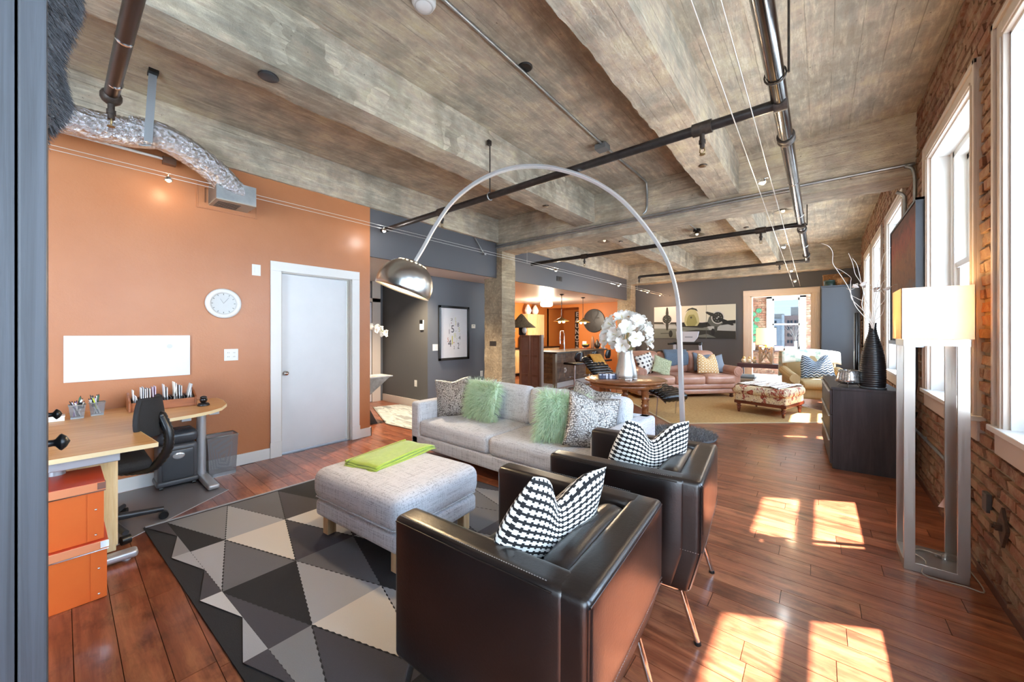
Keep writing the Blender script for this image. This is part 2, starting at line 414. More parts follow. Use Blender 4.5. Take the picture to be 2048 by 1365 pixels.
f.box(XL - .064, D1 - .03, 0, XL - .045, D1 - .012, DZ - .012); f.obj('jamb', M('jamb_shadow_grey', 'b9b3aa', .4), d)
k = MB(); k.lathe([(.026, 0), (.026, .006), (.011, .008), (.011, .03), (.022, .036), (.026, .048), (.02, .058), (.002, .062)], n=18, M=Matrix.Translation((XL - .065, 1.625, .915)) @ Matrix.Rotation(PI / 2, 4, 'Y'))
k.obj('doorknob', CHROME, d)
struct(MB().box(-4.8, -6.75, 0, 1.1, -6.6, ZC + .2).obj('wall_behind', WHITE))
# recess / hallway beyond the orange wall
struct(MB().box(-4.7, 2.63, 2.405, XL - .02, 11.27, ZC).obj('wall_bulkhead', BULK))
struct(MB().box(-9, 2.6, 2.41, -4.7, 11.72, 2.5).obj('ceiling_recess', CREAMC))
hb = MB(); hb.box(-9, 4.19, 0, -5.431, 4.30, 2.42, 1); hb.box(-9, 4.2, 0, -5.432, 6.45, 2.42, 1); hb.box(-5.46, 4.192, 0, -5.43, 6.46, 2.42, 0)
struct(hb.obj('wall_hallway', [GREY, GREYD]))
MBb = MB(); MBb.box(-6.88, 4.172, 0, -5.412, 4.19, .14); MBb.box(-5.43, 4.172, 0, -5.412, 6.46, .14); struct(MBb.obj('baseboard_hallway', TRIMP, bev=.003))
struct(MB().box(-7.0, 2.6, 0, -6.9, 4.2, 2.42).obj('wall_entry', GREY))
struct(MB().box(-9, 2.5, 0, XL - .15, 2.6, 2.5).obj('wall_entry_side', GREY))
d2 = struct(MB().box(-6.9, 3.1, .01, -6.875, 3.93, 1.98).obj('door_2', DOORP, bev=.003))
f = MB(); f.box(-6.9, 3.94, 0, -6.86, 4.12, 2.42); f.box(-6.9, 3.0, 1.99, -6.86, 4.12, 2.07); f.obj('casing', TRIMP, d2, bev=.003)
f = MB(); f.box(-6.9, 3.1, 2.08, -6.88, 3.92, 2.36); f.obj('transom_pane', M('transom_grey', '8d8f8c', .2), d2)
for z0, z1 in ((.2, .85), (1.0, 1.85)):
    f = MB(); f.tube([(-6.872, 3.2, z0), (-6.872, 3.83, z0), (-6.872, 3.83, z1), (-6.872, 3.2, z1)], .008, 4, close=True); f.obj('panel_moulding', DOORP, d2)
# kitchen shell
struct(MB().box(-8.1, 6.4, 0, -7.95, 11.8, 2.45).obj('wall_kitchen_back', ORANGEK))
kf = MB(); kf.box(-6.6, 11.7, 0, -4.6, 11.85, 2.45); kf.box(-7.95, 11.7, 2.3, -6.6, 11.85, 2.45)
kf.box(-7.95, 12.9, 0, -6.4, 13, 2.45); kf.box(-6.6, 11.85, 0, -6.5, 13, 2.45); kf.box(-8.05, 11.7, 0, -7.95, 13, 2.45)
kf.box(-8, 11.85, 2.3, -6.5, 13, 2.4)
struct(kf.obj('wall_kitchen', ORANGEK))
# far charcoal wall with the doorway to the sunroom
OX0, OX1, OZ = -1.44, -.145, 2.355
fw = MB(); fw.box(-4.9, 11.7, 0, OX0, 11.85, ZC); fw.box(OX0, 11.7, OZ, OX1, 11.85, ZC); fw.box(OX1, 11.7, 0, 1.05, 11.85, ZC)
struct(fw.obj('wall_back', M('far_charcoal_paint', '575556', .55, bs=70, bst=.08, coord='World')))
t = MB()
for x0, x1 in ((OX0 - .15, OX0), (OX1, OX1 + .15)):
    t.box(x0, 11.675, 0, x1, 11.7, OZ); t.box(x0 + .02, 11.665, 0, x1 - .02, 11.676, OZ); t.box(x0 + .05, 11.66, 0, x1 - .05, 11.668, OZ)
t.box(OX0 - .15, 11.67, OZ, OX1 + .15, 11.7, OZ + .15); t.box(OX0 - .15, 11.66, OZ + .03, OX1 + .15, 11.672, OZ + .12)
t.box(OX0 - .002, 11.68, 0, OX0 + .05, 11.86, OZ); t.box(OX1 - .03, 11.68, 0, OX1 + .002, 11.86, OZ); t.box(OX0, 11.68, OZ - .03, OX1, 11.86, OZ + .002)
struct(t.obj('trim_1', M('doorway_trim_paint', 'dccab9', .4), bev=.004))

# right brick wall: mortar backing with openings, bricks proud of it
WIN = [(-1.85, -.7), (.0, 1.2), (1.76, 2.93), (3.44, 4.61), (5.85, 7.06), (7.67, 8.83), (9.2, 10.28)]
WZ0, WZ1 = .9, 2.83
rw = MB(); y = -2.2
for a, b in WIN + [(11.85, 11.85)]:
    rw.box(XR + .008, y, 0, XR + .34, a, ZC); 
    if a < 11.8: rw.box(XR + .008, a, 0, XR + .34, b, WZ0 - .02); rw.box(XR + .008, a, WZ1, XR + .34, b, ZC)
    y = b
MORTAR = M('old_mortar', '85725c', .95, c2='a8957b', ns=9, bs=40, bst=.7, coord='World')
g = G('old_brick'); w = g.co('World'); oi = g.N('ObjectInfo'); ge = g.N('NewGeometry')
r = g.math('FRACT', g.math('ADD', oi.outputs['Random'], ge.outputs['Random Per Island']))
col = g.ramp(r, [(0, lin('7d5140')), (.35, lin('95664d')), (.7, lin('8a5c46')), (1, lin('6f4a3a'))])
col = g.mix(g.ramp(g.noise(w, 7, 6, .7), [(.45, (0, 0, 0)), (.62, (1, 1, 1))]), col, lin('a58a70'))
col = g.mix(g.math('MULTIPLY', g.ramp(g.noise(w, 2.3, 5, .7), [(.5, (0, 0, 0)), (.65, (1, 1, 1))]), .6), col, lin('9c8266'))
col = g.mix(g.math('MULTIPLY', g.ramp(g.noise(w, 33, 4, .7), [(.62, (0, 0, 0)), (.7, (1, 1, 1))]), .7), col, lin('3b2a20'))
g.set(col=col, rough=.85, nrm=g.bump(g.noise(w, 26, 6, .75), .9, .02)); BRICK = g.m
rwo = struct(rw.obj('wall_right', MORTAR))
bricks = []; rb = random.Random(11); bl, bh, jt = .205, .062, .012; z = .004; row = 0
while z < ZC - .03:
    y = 1.2 - (row % 2) * .105
    while y < 11.7:
        a, b = y, y + bl
        segs = [(a, b)]
        if z + bh > WZ0 - .03 and z < WZ1 + .01:
            for w0, w1 in WIN:
                w0, w1 = w0 - .01, w1 + .01
                segs = [s for q in segs for s in (((q[0], min(q[1], w0)), (max(q[0], w1), q[1])) if q[0] < w1 and q[1] > w0 else (q,)) if s[1] - s[0] > .03]
        bricks += [(s[0], s[1], z) for s in segs]
        y += bl + jt
    z += bh + jt; row += 1
bricks.sort(key=lambda q: (not inview(.7, (q[0] + q[1]) / 2), q[0]))
def brick_mb(mb, y0, y1, z, pr):
    c = .006; j = [rb.uniform(-.005, .005) for _ in range(8)]
    x = XR + .03
    vs = [(x, y0, z), (x, y1, z), (x, y1, z + bh), (x, y0, z + bh), (XR - pr + j[0], y0 + c + j[4] * .5, z + c), (XR - pr + j[1], y1 - c + j[5] * .5, z + c + j[6] * .4), (XR - pr + j[2], y1 - c, z + bh - c + j[7] * .4), (XR - pr + j[3], y0 + c, z + bh - c)]
    mb.add(vs, [(4, 7, 6, 5), (0, 4, 5, 1), (1, 5, 6, 2), (2, 6, 7, 3), (3, 7, 4, 0)])
ms = []
for k in range(14):
    m_ = MB(); brick_mb(m_, -.5 * bl, .5 * bl, -bh / 2, rb.uniform(.0, .012)); ms.append(m_.mesh('brick', BRICK))
for q in bricks[:300]:
    o = bpy.data.objects.new('brick', rb.choice(ms)); COL.objects.link(o); o.parent = rwo
    o.location = (0, (q[0] + q[1]) / 2, q[2] + bh / 2); o.scale = (1, (q[1] - q[0]) / bl, 1)
mb = MB()
for q in bricks[300:]: brick_mb(mb, q[0], q[1], q[2], rb.uniform(.0, .012))
mb.obj('bricks', BRICK, rwo)['kind'] = 'stuff'
struct(MB().box(XR - .012, 1.2, 0, XR + .01, 11.7, .05).obj('baseboard_right', M('dark_shoe_moulding', '5d3422', .5), bev=.003))
for i, (a, b) in enumerate(WIN):
    w_ = struct(thing('window_%d' % (i + 1), '', '', (0, 0, 0))); del w_['label']; del w_['category']
    c = MB(); tw = .115
    for y0, y1, s in ((a - tw, a, 1), (b, b + tw, -1)):
        c.box(XR - .022, y0, WZ0 - .02, XR + .01, y1, WZ1 + tw); i0, i1 = (y0, y0 + .03) if s > 0 else (y1 - .03, y1)
        c.box(XR - .034, i0, WZ0 - .02, XR - .02, i1, WZ1 + tw); i0, i1 = (y1 - .03, y1 - .012) if s > 0 else (y0 + .012, y0 + .03)
        c.box(XR - .029, i0, WZ0 - .02, XR - .02, i1, WZ1)
    c.box(XR - .022, a, WZ1, XR + .01, b, WZ1 + tw); c.box(XR - .034, a - tw, WZ1 + tw - .03, XR - .02, b + tw, WZ1 + tw); c.box(XR - .029, a, WZ1 + .012, XR - .02, b, WZ1 + .03)
    c.obj('casing', TRIMP, w_, bev=.003)
    j = MB(); j.box(XR, a - .004, WZ0 - .02, XR + .34, a + .014, WZ1); j.box(XR, b - .014, WZ0 - .02, XR + .34, b + .004, WZ1); j.box(XR, a, WZ1 - .014, XR + .34, b, WZ1 + .004)
    j.obj('jamb', WHITE, w_)
    MB().box(XR - .045, a - tw - .02, WZ0 - .03, XR + .34, b + tw + .02, WZ0).obj('sill', WHITE, w_, bev=.004)
    MB().box(XR - .022, a - tw, WZ0 - .145, XR + .01, b + tw, WZ0 - .03).obj('apron', TRIMP, w_, bev=.003)
    fr = MB()
    for y0, y1 in ((a + .014, a + .10), (b - .10, b - .014)):
        fr.box(XR + .11, y0, WZ0, XR + .22, y1, WZ1 - .014); m2 = (y0 + y1) / 2; fr.box(XR + .10, m2 - .006, WZ0, XR + .112, m2 + .006, WZ1 - .014)
    fr.box(XR + .11, a + .014, WZ1 - .06, XR + .22, b - .014, WZ1 - .014); fr.box(XR + .10, a + .014, WZ0, XR + .22, b - .014, WZ0 + .035)
    fr.obj('frame', WPLAST, w_, bev=.003)
    zm = 1.9
    for nm, x, z0, z1 in (('lower_sash', XR + .13, WZ0 + .035, zm + .03), ('upper_sash', XR + .175, zm - .01, WZ1 - .06)):
        s_ = MB()
        for y0, y1 in ((a + .10, a + .155), (b - .155, b - .10)): s_.box(x, y0, z0, x + .035, y1, z1)
        s_.box(x, a + .10, z0, x + .035, b - .10, z0 + .05); s_.box(x - (.012 if nm == 'lower_sash' else 0), a + .10, z1 - .045, x + .035, b - .10, z1)
        so = s_.obj(nm, WPLAST if nm == 'upper_sash' else M('sash_vinyl', 'dcdcda', .35), w_, bev=.003)
        MB().box(x + .012, a + .153, z0 + .048, x + .018, b - .153, z1 - .043).obj('pane', GLASS, so)
# sunroom behind the doorway
bk = MB(); SX0, SX1, SZ0, SZ1 = -1.16, -.44, .9, 2.44
for a in ((-2.0, 0, SX0, 3), (SX0, 0, SX1, SZ0), (SX0, SZ1, SX1, 3), (SX1, 0, .3, 3)): bk.box(a[0], 14.0, a[1], a[2], 14.3, a[3])
sw = struct(bk.obj('wall_sunroom', MORTAR)); z = .0; row = 0; br = []; m_ = MB()
while z < 2.95:
    x = -1.95 - (row % 2) * .1
    while x < .25:
        a, b = x, x + bl
        sg = [(a, b)] if not (z + bh > SZ0 - .02 and z < SZ1 and b > SX0 and a < SX1) else [q for q in ((a, min(b, SX0)), (max(a, SX1), b)) if q[1] - q[0] > .03]
        for q in sg: m_.box(q[0], 13.988 - rb.uniform(0, .01), z, q[1], 14.02, z + bh)
        x += bl + jt
    z += bh + jt; row += 1
m_.obj('bricks', BRICK, sw)['kind'] = 'stuff'
struct(MB().box(-2.02, 11.8, 0, -1.92, 14.1, 3).obj('wall_sunroom_left', CREAMC))
struct(MB().box(-2.0, 11.85, 2.95, .4, 14.1, 3.05).obj('ceiling_sunroom', CREAMC))
struct(MB().box(-2.0, 13.9, 0, .3, 13.985, .1).obj('baseboard_sunroom', WHITE))
w_ = struct(thing('window_8', '', '')); del w_['label']; del w_['category']
c = MB()
for x0, x1 in ((SX0 - .12, SX0 + .02), (SX1 - .02, SX1 + .12)): c.box(x0, 13.95, SZ0, x1, 14.05, SZ1 + .13)
c.box(SX0 - .12, 13.95, SZ1, SX1 + .12, 14.05, SZ1 + .14)
c.obj('casing', WHITE, w_)
s_ = MB()
for x0, x1 in ((SX0, SX0 + .06), (SX1 - .06, SX1)): s_.box(x0, 14.08, SZ0, x1, 14.14, SZ1)
for z0, z1 in ((SZ0, SZ0 + .06), (1.62, 1.67), (SZ1 - .06, SZ1)): s_.box(SX0, 14.08, z0, SX1, 14.14, z1)
so = s_.obj('sash', WPLAST, w_)
dim_glass = glass('sky_dimming_glass', (.24, .245, .25), .03)  # tint added to hold down the bright sky; the pane has no mesh
MB().box(SX0 + .05, 14.1, SZ0 + .05, SX1 - .05, 14.105, 1.63).obj('pane', dim_glass, so); MB().box(SX0 + .05, 14.1, 1.66, SX1 - .05, 14.105, SZ1 - .05).obj('pane', dim_glass, so)
MB().box(-1.95, 13.84, SZ0 - .1, .25, 14.0, SZ0 - .06).obj('sill', M('dark_ledge', '4a3b33', .4), w_)
# office block across the street, seen through the far window
bd = thing('office_building', 'red and white office block seen through the far sunroom window', 'building', (0, 258, 0))
MB().box(-46, 0, -30, -15.4, 20, 9.5).obj('wall', M('pale_facade', 'b9bcc0', .8), bd)
MB().box(-15.4, -.5, -30, 14, 20, 11.2).obj('wall', M('red_facade', 'a8897f', .8), bd)
MB().box(-12.6, 2, 11, 2, 14, 16).obj('penthouse', M('penthouse_beige', 'b5aea4', .8), bd)
MB().box(-30, 4, 9, -16, 14, 12.5).obj('penthouse', M('penthouse_beige', 'b5aea4', .8), bd)
MB().box(-16.5, -1, -30, -15.3, 1, 11.8).obj('pilaster', M('white_facade', 'd6d6d4', .8), bd)
wm = MB().box(-.5, -.1, -.9, .5, .1, .9).mesh('window', M('dark_window', '3b4148', .2))
for k in range(5):
    for x in (-27, -24.5, -22, -19.5, -13.6, -12.2, -10.4, -9.0, -7.2, -5.8):
        o = bpy.data.objects.new('window', wm); COL.objects.link(o); o.parent = bd; o.location = (x, -.5 if x > -15 else 0, 7.6 - k * 3.6)
# ------------------------------------------------------------------ living area in front
RUGC = [M('rug_wool_%s' % n, c, .95, bs=260, bst=.35) for n, c in (('black', '2a2a2c'), ('graphite', '4d4b50'), ('slate', '6d6d70'), ('grey', '8b8b8d'), ('silver', 'acadb0'), ('pale', 'cbcac9'), ('cream', 'd8d2c9'))]
rug = thing('area_rug', 'flatwoven rug of grey, black and cream triangles under the grey footstool', 'rug', (0, 0, 0))
O_, ex, ey = Vector((-3.61, .48)), Vector((1, .048)), Vector((.018, 1)); CW, RH = .594, .355
def rp_(p, q): v = O_ + ex * p + ey * q; return (v.x, v.y)
P0, P1, Q0, Q1 = -.025, 2.66, -.105, 1.9
def clip(poly):
    for ax, lim, sg in ((0, P0, 1), (0, P1, -1), (1, 0, 1), (1, Q1, -1)):
        out = []
        for i in range(len(poly)):
            a, b = poly[i - 1], poly[i]; da, db = (a[ax] - lim) * sg, (b[ax] - lim) * sg
            if (da >= 0) != (db >= 0): t = da / (da - db); out.append((a[0] + (b[0] - a[0]) * t, a[1] + (b[1] - a[1]) * t))
            if db >= 0: out.append(b)
        poly = out
        if not poly: return []
    return poly
mb = MB(); mb.prism([rp_(P0 - .01, Q0 - .008), rp_(P1, Q0 - .008), rp_(P1, Q1 + .01), rp_(P0 - .01, Q1 + .01)], .0005, .0085, 0)
def zig(a, b, amp=.0045):
    n = max(2, int((Vector(b) - Vector(a)).length / .018)); d = Vector(b) - Vector(a); nn = Vector((-d.y, d.x)).normalized()
    if abs(d.x) < .05: return [a]
    return [tuple(Vector(a) + d * (i / n) + nn * (amp if i % 2 else 0)) for i in range(n)]
def tri(poly, c):
    poly = clip(poly)
    if len(poly) > 2:
        pp = [q for i in range(len(poly)) for q in zig(poly[i], poly[(i + 1) % len(poly)])]
        z = .0085 + .0004 * (1 + c)
        mb.add([rp_(p, q) + (z,) for p, q in pp], [tuple(range(len(pp)))], c, uv=None)
KEY = {(0, 'L', 0): 3, (0, 'R', 0): 4, (0, 'L', 1): 2, (0, 'R', 1): 1, (0, 'L', 2): 0, (0, 'R', 2): 5, (0, 'R', -1): 0,
       (1, 'R', -1): 4, (1, 'L', -1): 4, (1, 'R', 0): 2, (1, 'L', 0): 6, (1, 'R', 1): 1, (1, 'L', 1): 5, (1, 'R', 2): 1,
       (2, 'R', -1): 1, (2, 'L', 0): 0, (2, 'R', 0): 4, (2, 'L', 1): 2, (2, 'R', 1): 0, (2, 'L', 2): 5,
       (3, 'L', -1): 3, (3, 'R', 0): 1, (3, 'L', 0): 6, (3, 'R', 1): 4, (3, 'L', 1): 0}
rr = random.Random(5)
for k in range(5):
    off0, off1 = (0, .5) if k % 2 == 0 else (.5, 0)
    for j in range(-2, 6):
        c0, c1 = k * CW, (k + 1) * CW
        l0 = (off0 + j) * RH; l1 = l0 + RH; ap = l0 + RH / 2
        tri([(c0, l0), (c1, ap), (c0, l1)], KEY.get((k, 'L', j), rr.choice((0, 1, 2, 3, 4, 5, 6))))
        r0 = (off1 + j) * RH; r1 = r0 + RH; ap = r0 + RH / 2
        tri([(c0, ap), (c1, r0), (c1, r1)], KEY.get((k, 'R', j if k % 2 == 0 else j), rr.choice((1, 2, 3, 4, 5))))
m2 = mb
def edge(poly, c):
    pp = [rp_(*q) + (.0135,) for q in poly]; m2.add(pp, [tuple(range(len(pp)))], c)
for poly, c in (([(0, -.1), (.5, 0), (0, 0)], 1), ([(.5, 0), (1, -.085), (1, 0)], 3), ([(1, -.085), (1.5, 0), (1, 0)], 4), ([(1.5, 0), (2, -.09), (2, 0)], 1), ([(2, -.09), (2.5, 0), (2, 0)], 5), ([(2.5, 0), (3, -.09), (3, 0)], 4), ([(3, -.09), (3.5, 0), (3, 0)], 1)):
    edge([(p * CW, q) for p, q in poly], c)
mb.obj('woven_field', RUGC, rug)
e_ = MB(); e_.prism([rp_(P0 - .012, Q0), rp_(P0 + .004, Q0), rp_(P0 + .004, Q1), rp_(P0 - .012, Q1)], .001, .0145); e_.obj('edge_binding', RUGC[4], rug)

LINEN = linen('light_grey_linen', 'cdcdd0', '98989d'); PALEW = wood('birch_legs', 'd6b182', 'e3c79c', 'bf9766', 'Z')
def seam(mb, pts, r=.0035, mi=0): return mb.tube(pts, r, 5, mi, close=True)
# sofa
sf = thing('grey_sofa', 'two-cushion light grey linen sofa behind the footstool, facing the camera', 'sofa', (-2.35, 3.0, 0))
hw, y0, y1 = 1.18, -.52, .5
MB().rbox((0, -.01, .185), (2 * hw - .02, 1.0, .13), .02, 6).obj('base', LINEN, sf)
for s in (-1, 1):
    MB().rbox((s * (hw - .075), 0, .36), (.15, 1.02, .50), .035, 6).obj('armrest', LINEN, sf)
    MB().rbox((s * .515, -.13, .335), (1.02, .78, .175), .05, 8, (0, 0, .02)).obj('seat_cushion', LINEN, sf)
    t = Matrix.Translation((s * .53, .19, .60)) @ Matrix.Rotation(-.16, 4, 'X')
    MB().rbox((0, 0, 0), (1.08, .19, .40), .07, 8, (0, .035, .012), M=t).obj('back_cushion', LINEN, sf)
MB().rbox((0, .43, .36), (2 * hw - .02, .14, .50), .03, 6).obj('backrest', LINEN, sf)
for sx in (-1, 1):
    for yy in (-.45, .42): MB().box(sx * (hw - .12) - .025, yy - .025, 0, sx * (hw - .12) + .025, yy + .025, .13).obj('leg', PALEW, sf)
# footstool
ot = thing('footstool', 'light grey linen footstool on pale wooden legs in the middle of the rug', 'footstool', (-2.24, 1.47, .013), math.radians(5))
MB().rbox((0, 0, .183), (.86, .68, .115), .03, 6).obj('base', LINEN, ot)
MB().rbox((0, 0, .342), (.90, .72, .205), .075, 8, (0, 0, .012)).obj('cushion', LINEN, ot)
m_ = MB(); z = .262
seam(m_, [(.40, -.345, z), (.435, -.31, z), (.435, .31, z), (.40, .345, z), (-.40, .345, z), (-.435, .31, z), (-.435, -.31, z), (-.40, -.345, z)], .005); m_.obj('piping', LINEN, ot)
for sx in (-1, 1):
    for sy in (-1, 1): MB().box(sx * .36 - .03, sy * .275 - .03, 0, sx * .36 + .03, sy * .275 + .03, .14).obj('leg', PALEW, ot, bev=.004)
GRN = M('lime_green_wool', 'b3c84a', .95, c2='a3bb3e', ns=30, bs=180, bst=.5, sheen=.4)
th = thing('green_throw', 'folded lime green throw lying on the grey footstool', 'throw', (-2.42, 1.56, .458), math.radians(12))
for i in range(3):
    m_ = MB(); z0 = .006 + i * .013
    def lf(u, v, z0=z0, i=i):
        x = (u - .5) * (.29 - .006 * i) + .012 * math.sin(v * 4 + i) + .03 * (v - .5); y = (v - .5) * (.60 - .02 * i)
        e = min(u, 1 - u, v, 1 - v); dr = -.012 * max(0, abs(v - .5) - .42) * 12
        return (x, y, z0 + .003 * math.sin(u * 9 + v * 5 + i) + dr)
    sol = m_.grid(lf, 12, 18).obj('fold', GRN, th); md = sol.modifiers.new('t', 'SOLIDIFY'); md.thickness = .011; md.offset = 1
m_ = MB()
for z_ in (.012, .032): m_.tube([(-.155, y, z_) for y in (-.29, -.1, .1, .28)], .0095, 8)
m_.obj('folded_edge', GRN, th)

# cushions
def pillow_fn(w, h, t, chop=0, pin=.06):
    def f(u, v, sd):
        e = max(0, (1 - u * u) * (1 - v * v))
        x = u * w / 2 * (1 - pin * (1 - v * v)); z = v * h / 2 * (1 - pin * (1 - u * u))
        y = sd * t / 2 * e ** .55
        if chop:
            k = math.exp(-(u / .38) ** 2) * max(0, (v + .5) / 1.5) ** 1.6
            z -= chop * k; y = y * (1 - .45 * k) - .05 * k * sd * 0; x *= 1 - .24 * max(0, v) ** 1.5 * (1 if chop > .05 else 0)
        return Vector((x, y, z))
    return f
def pillow_mb(w, h, t, chop=0, n=18):
    f = pillow_fn(w, h, t, chop); mb = MB()
    mp = lambda a: math.sin((a - .5) * PI) * .55 + (a * 2 - 1) * .45
    for sd in (-1, 1):
        mb.grid(lambda u, v: tuple(f(mp(u), mp(v), sd)), n, n, uvf=lambda u, v: ((mp(u) + 1) / 2, (mp(v) + 1) / 2), flip=sd > 0)
    return mb
def put(o, loc, az, lean=0, roll=0):
    """front (local -Y) turned so local X runs along compass direction az (degrees from +Y clockwise)"""
    o.location = loc; a = math.radians(90 - az)
    o.rotation_euler = (Matrix.Rotation(a, 3, 'Z') @ Matrix.Rotation(math.radians(lean), 3, 'X') @ Matrix.Rotation(math.radians(roll), 3, 'Y')).to_euler(); return o
def pillow(name, label, mat, w, h, t, loc, az, lean=-12, roll=0, chop=0, group=None):
    o = pillow_mb(w, h, t, chop).obj(name, mat, weld=True); tag(o, label, 'cushion', group); return put(o, loc, az, lean, roll)
def fur(mb, fn, n, ln, wd, rnd, grav=.6, mi=0, segs=3, nrm=None, clump=0):
    for _ in range(n):
        p, nv = fn(rnd); nv = (nv + Vector((rnd.uniform(-.5, .5), rnd.uniform(-.5, .5), rnd.uniform(-.5, .5)))).normalized()
        side = nv.cross(Vector((rnd.uniform(-1, 1), rnd.uniform(-1, 1), rnd.uniform(-1, 1)))); side = side.normalized() * wd
        l = ln * rnd.uniform(.6, 1.2); vs = []
        d = nv.copy(); q = p.copy()
        for s in range(segs + 1):
            w = side * (1 - s / segs * .85)
            vs += [tuple(q - w), tuple(q + w)]
            d = (d + Vector((0, 0, -grav / segs))).normalized(); q = q + d * l / segs
        mb.add(vs, [(2 * s, 2 * s + 1, 2 * s + 3, 2 * s + 2) for s in range(segs)], mi, True)
def pillow_surf(w, h, t):
    f = pillow_fn(w, h, t)
    def g_(rnd):
        u, v, sd = rnd.uniform(-.97, .97), rnd.uniform(-.97, .97), rnd.choice((-1, 1))
        p = f(u, v, sd); e = .02
        n = (f(min(1, u + e), v, sd) - f(u - e, v, sd)).cross(f(u, min(1, v + e), sd) - f(u, v - e, sd)); n = n.normalized() * (1 if n.y * sd > 0 else -1)
        edge = max(abs(u), abs(v)); n = (n + Vector((u * edge ** 4, 0, v * edge ** 4)) * .8).normalized()
        return p, n
    return g_
FURG = M('mint_green_fur', 'b4cfa6', .8, c2='d4e3c6', ns=14, sheen=.3)
def fur_pillow(name, label, w, h, t, loc, az, lean, roll, seed, n=5600, ln=.085, mat=None):
    o = thing(name, label, 'cushion'); put(o, loc, az, lean, roll)
    pillow_mb(w, h, t).obj('cover', mat or FURG, o, weld=True)
    mb = MB(); fur(mb, pillow_surf(w, h, t), n, ln, .0032, random.Random(seed), .75, segs=4); mb.obj('fur', mat or FURG, o)['kind'] = 'stuff'
    return o
fur_pillow('fur_cushion', 'square mint green fur cushion at the end of the grey sofa nearest the orange wall', .46, .40, .16, (-2.84, 2.92, .64), 96, -14, 0, 1)
fur_pillow('fur_cushion', 'mint green fur cushion slumped beside the silver cushion near the arc lamp', .44, .42, .17, (-1.74, 2.78, .63), 52, -8, 8, 2)
g = G('silver_sequin_fabric'); u = g.co('UV', (38, 30, 1))
v = g.N('TexVoronoi', feature='F1'); v.inputs['Scale'].default_value = 1; v.inputs['Randomness'].default_value = .45; g.L(u, v.inputs['Vector'])
n = g.noise(g.co('UV', (7, 7, 1)), 1, 4, .7)
c = g.ramp(v.outputs[0], [(.36, lin('cfcbc5')), (.54, lin('4a4441'))])
c = g.mix(g.ramp(n, [(.45, (0, 0, 0)), (.6, (1, 1, 1))]), c, g.mix(.6, c, lin('aaa59f')))
g.set(col=c, rough=.35, metal=.45, nrm=g.bump(v.outputs[0], .5, .01)); SEQ = g.m
pillow('silver_cushion', 'silver and dark woven cushion standing against the sofa arm nearest the orange wall', SEQ, .44, .44, .14, (-3.22, 2.86, .64), 60, -10, -8, .03)
pillow('silver_cushion', 'silver and dark cushion half hidden behind the square mint fur cushion', SEQ, .42, .42, .13, (-2.98, 3.06, .635), 92, -14, -6, .03)
pillow('silver_cushion', 'silver and dark woven cushion leaning between mint fur cushion and white-lit sofa arm', SEQ, .46, .46, .15, (-1.47, 2.83, .63), 42, -14, 12, .03)
pillow('silver_cushion', 'silver cushion behind the leaning silver one, below the round wooden table', SEQ, .44, .44, .13, (-1.62, 3.10, .67), 75, -14, 14, .03)
g = G('black_white_woven_fabric'); u = g.co('UV', (19, 19, 1)); sx = g.N('SeparateXYZ'); g.L(u, sx.inputs[0])
fx = g.math('ABSOLUTE', g.math('SUBTRACT', g.math('FRACT', sx.outputs[0]), .5)); fy = g.math('ABSOLUTE', g.math('SUBTRACT', g.math('FRACT', sx.outputs[1]), .5))
bk = g.math('MAXIMUM', g.math('LESS_THAN', fy, .17), g.math('MULTIPLY', g.math('LESS_THAN', fx, .2), g.math('LESS_THAN', fy, .37)))
g.set(col=g.mix(bk, lin('ebe6dc'), lin('161517')), rough=.9, nrm=g.bump(bk, .3, .002)); HOUND = g.m
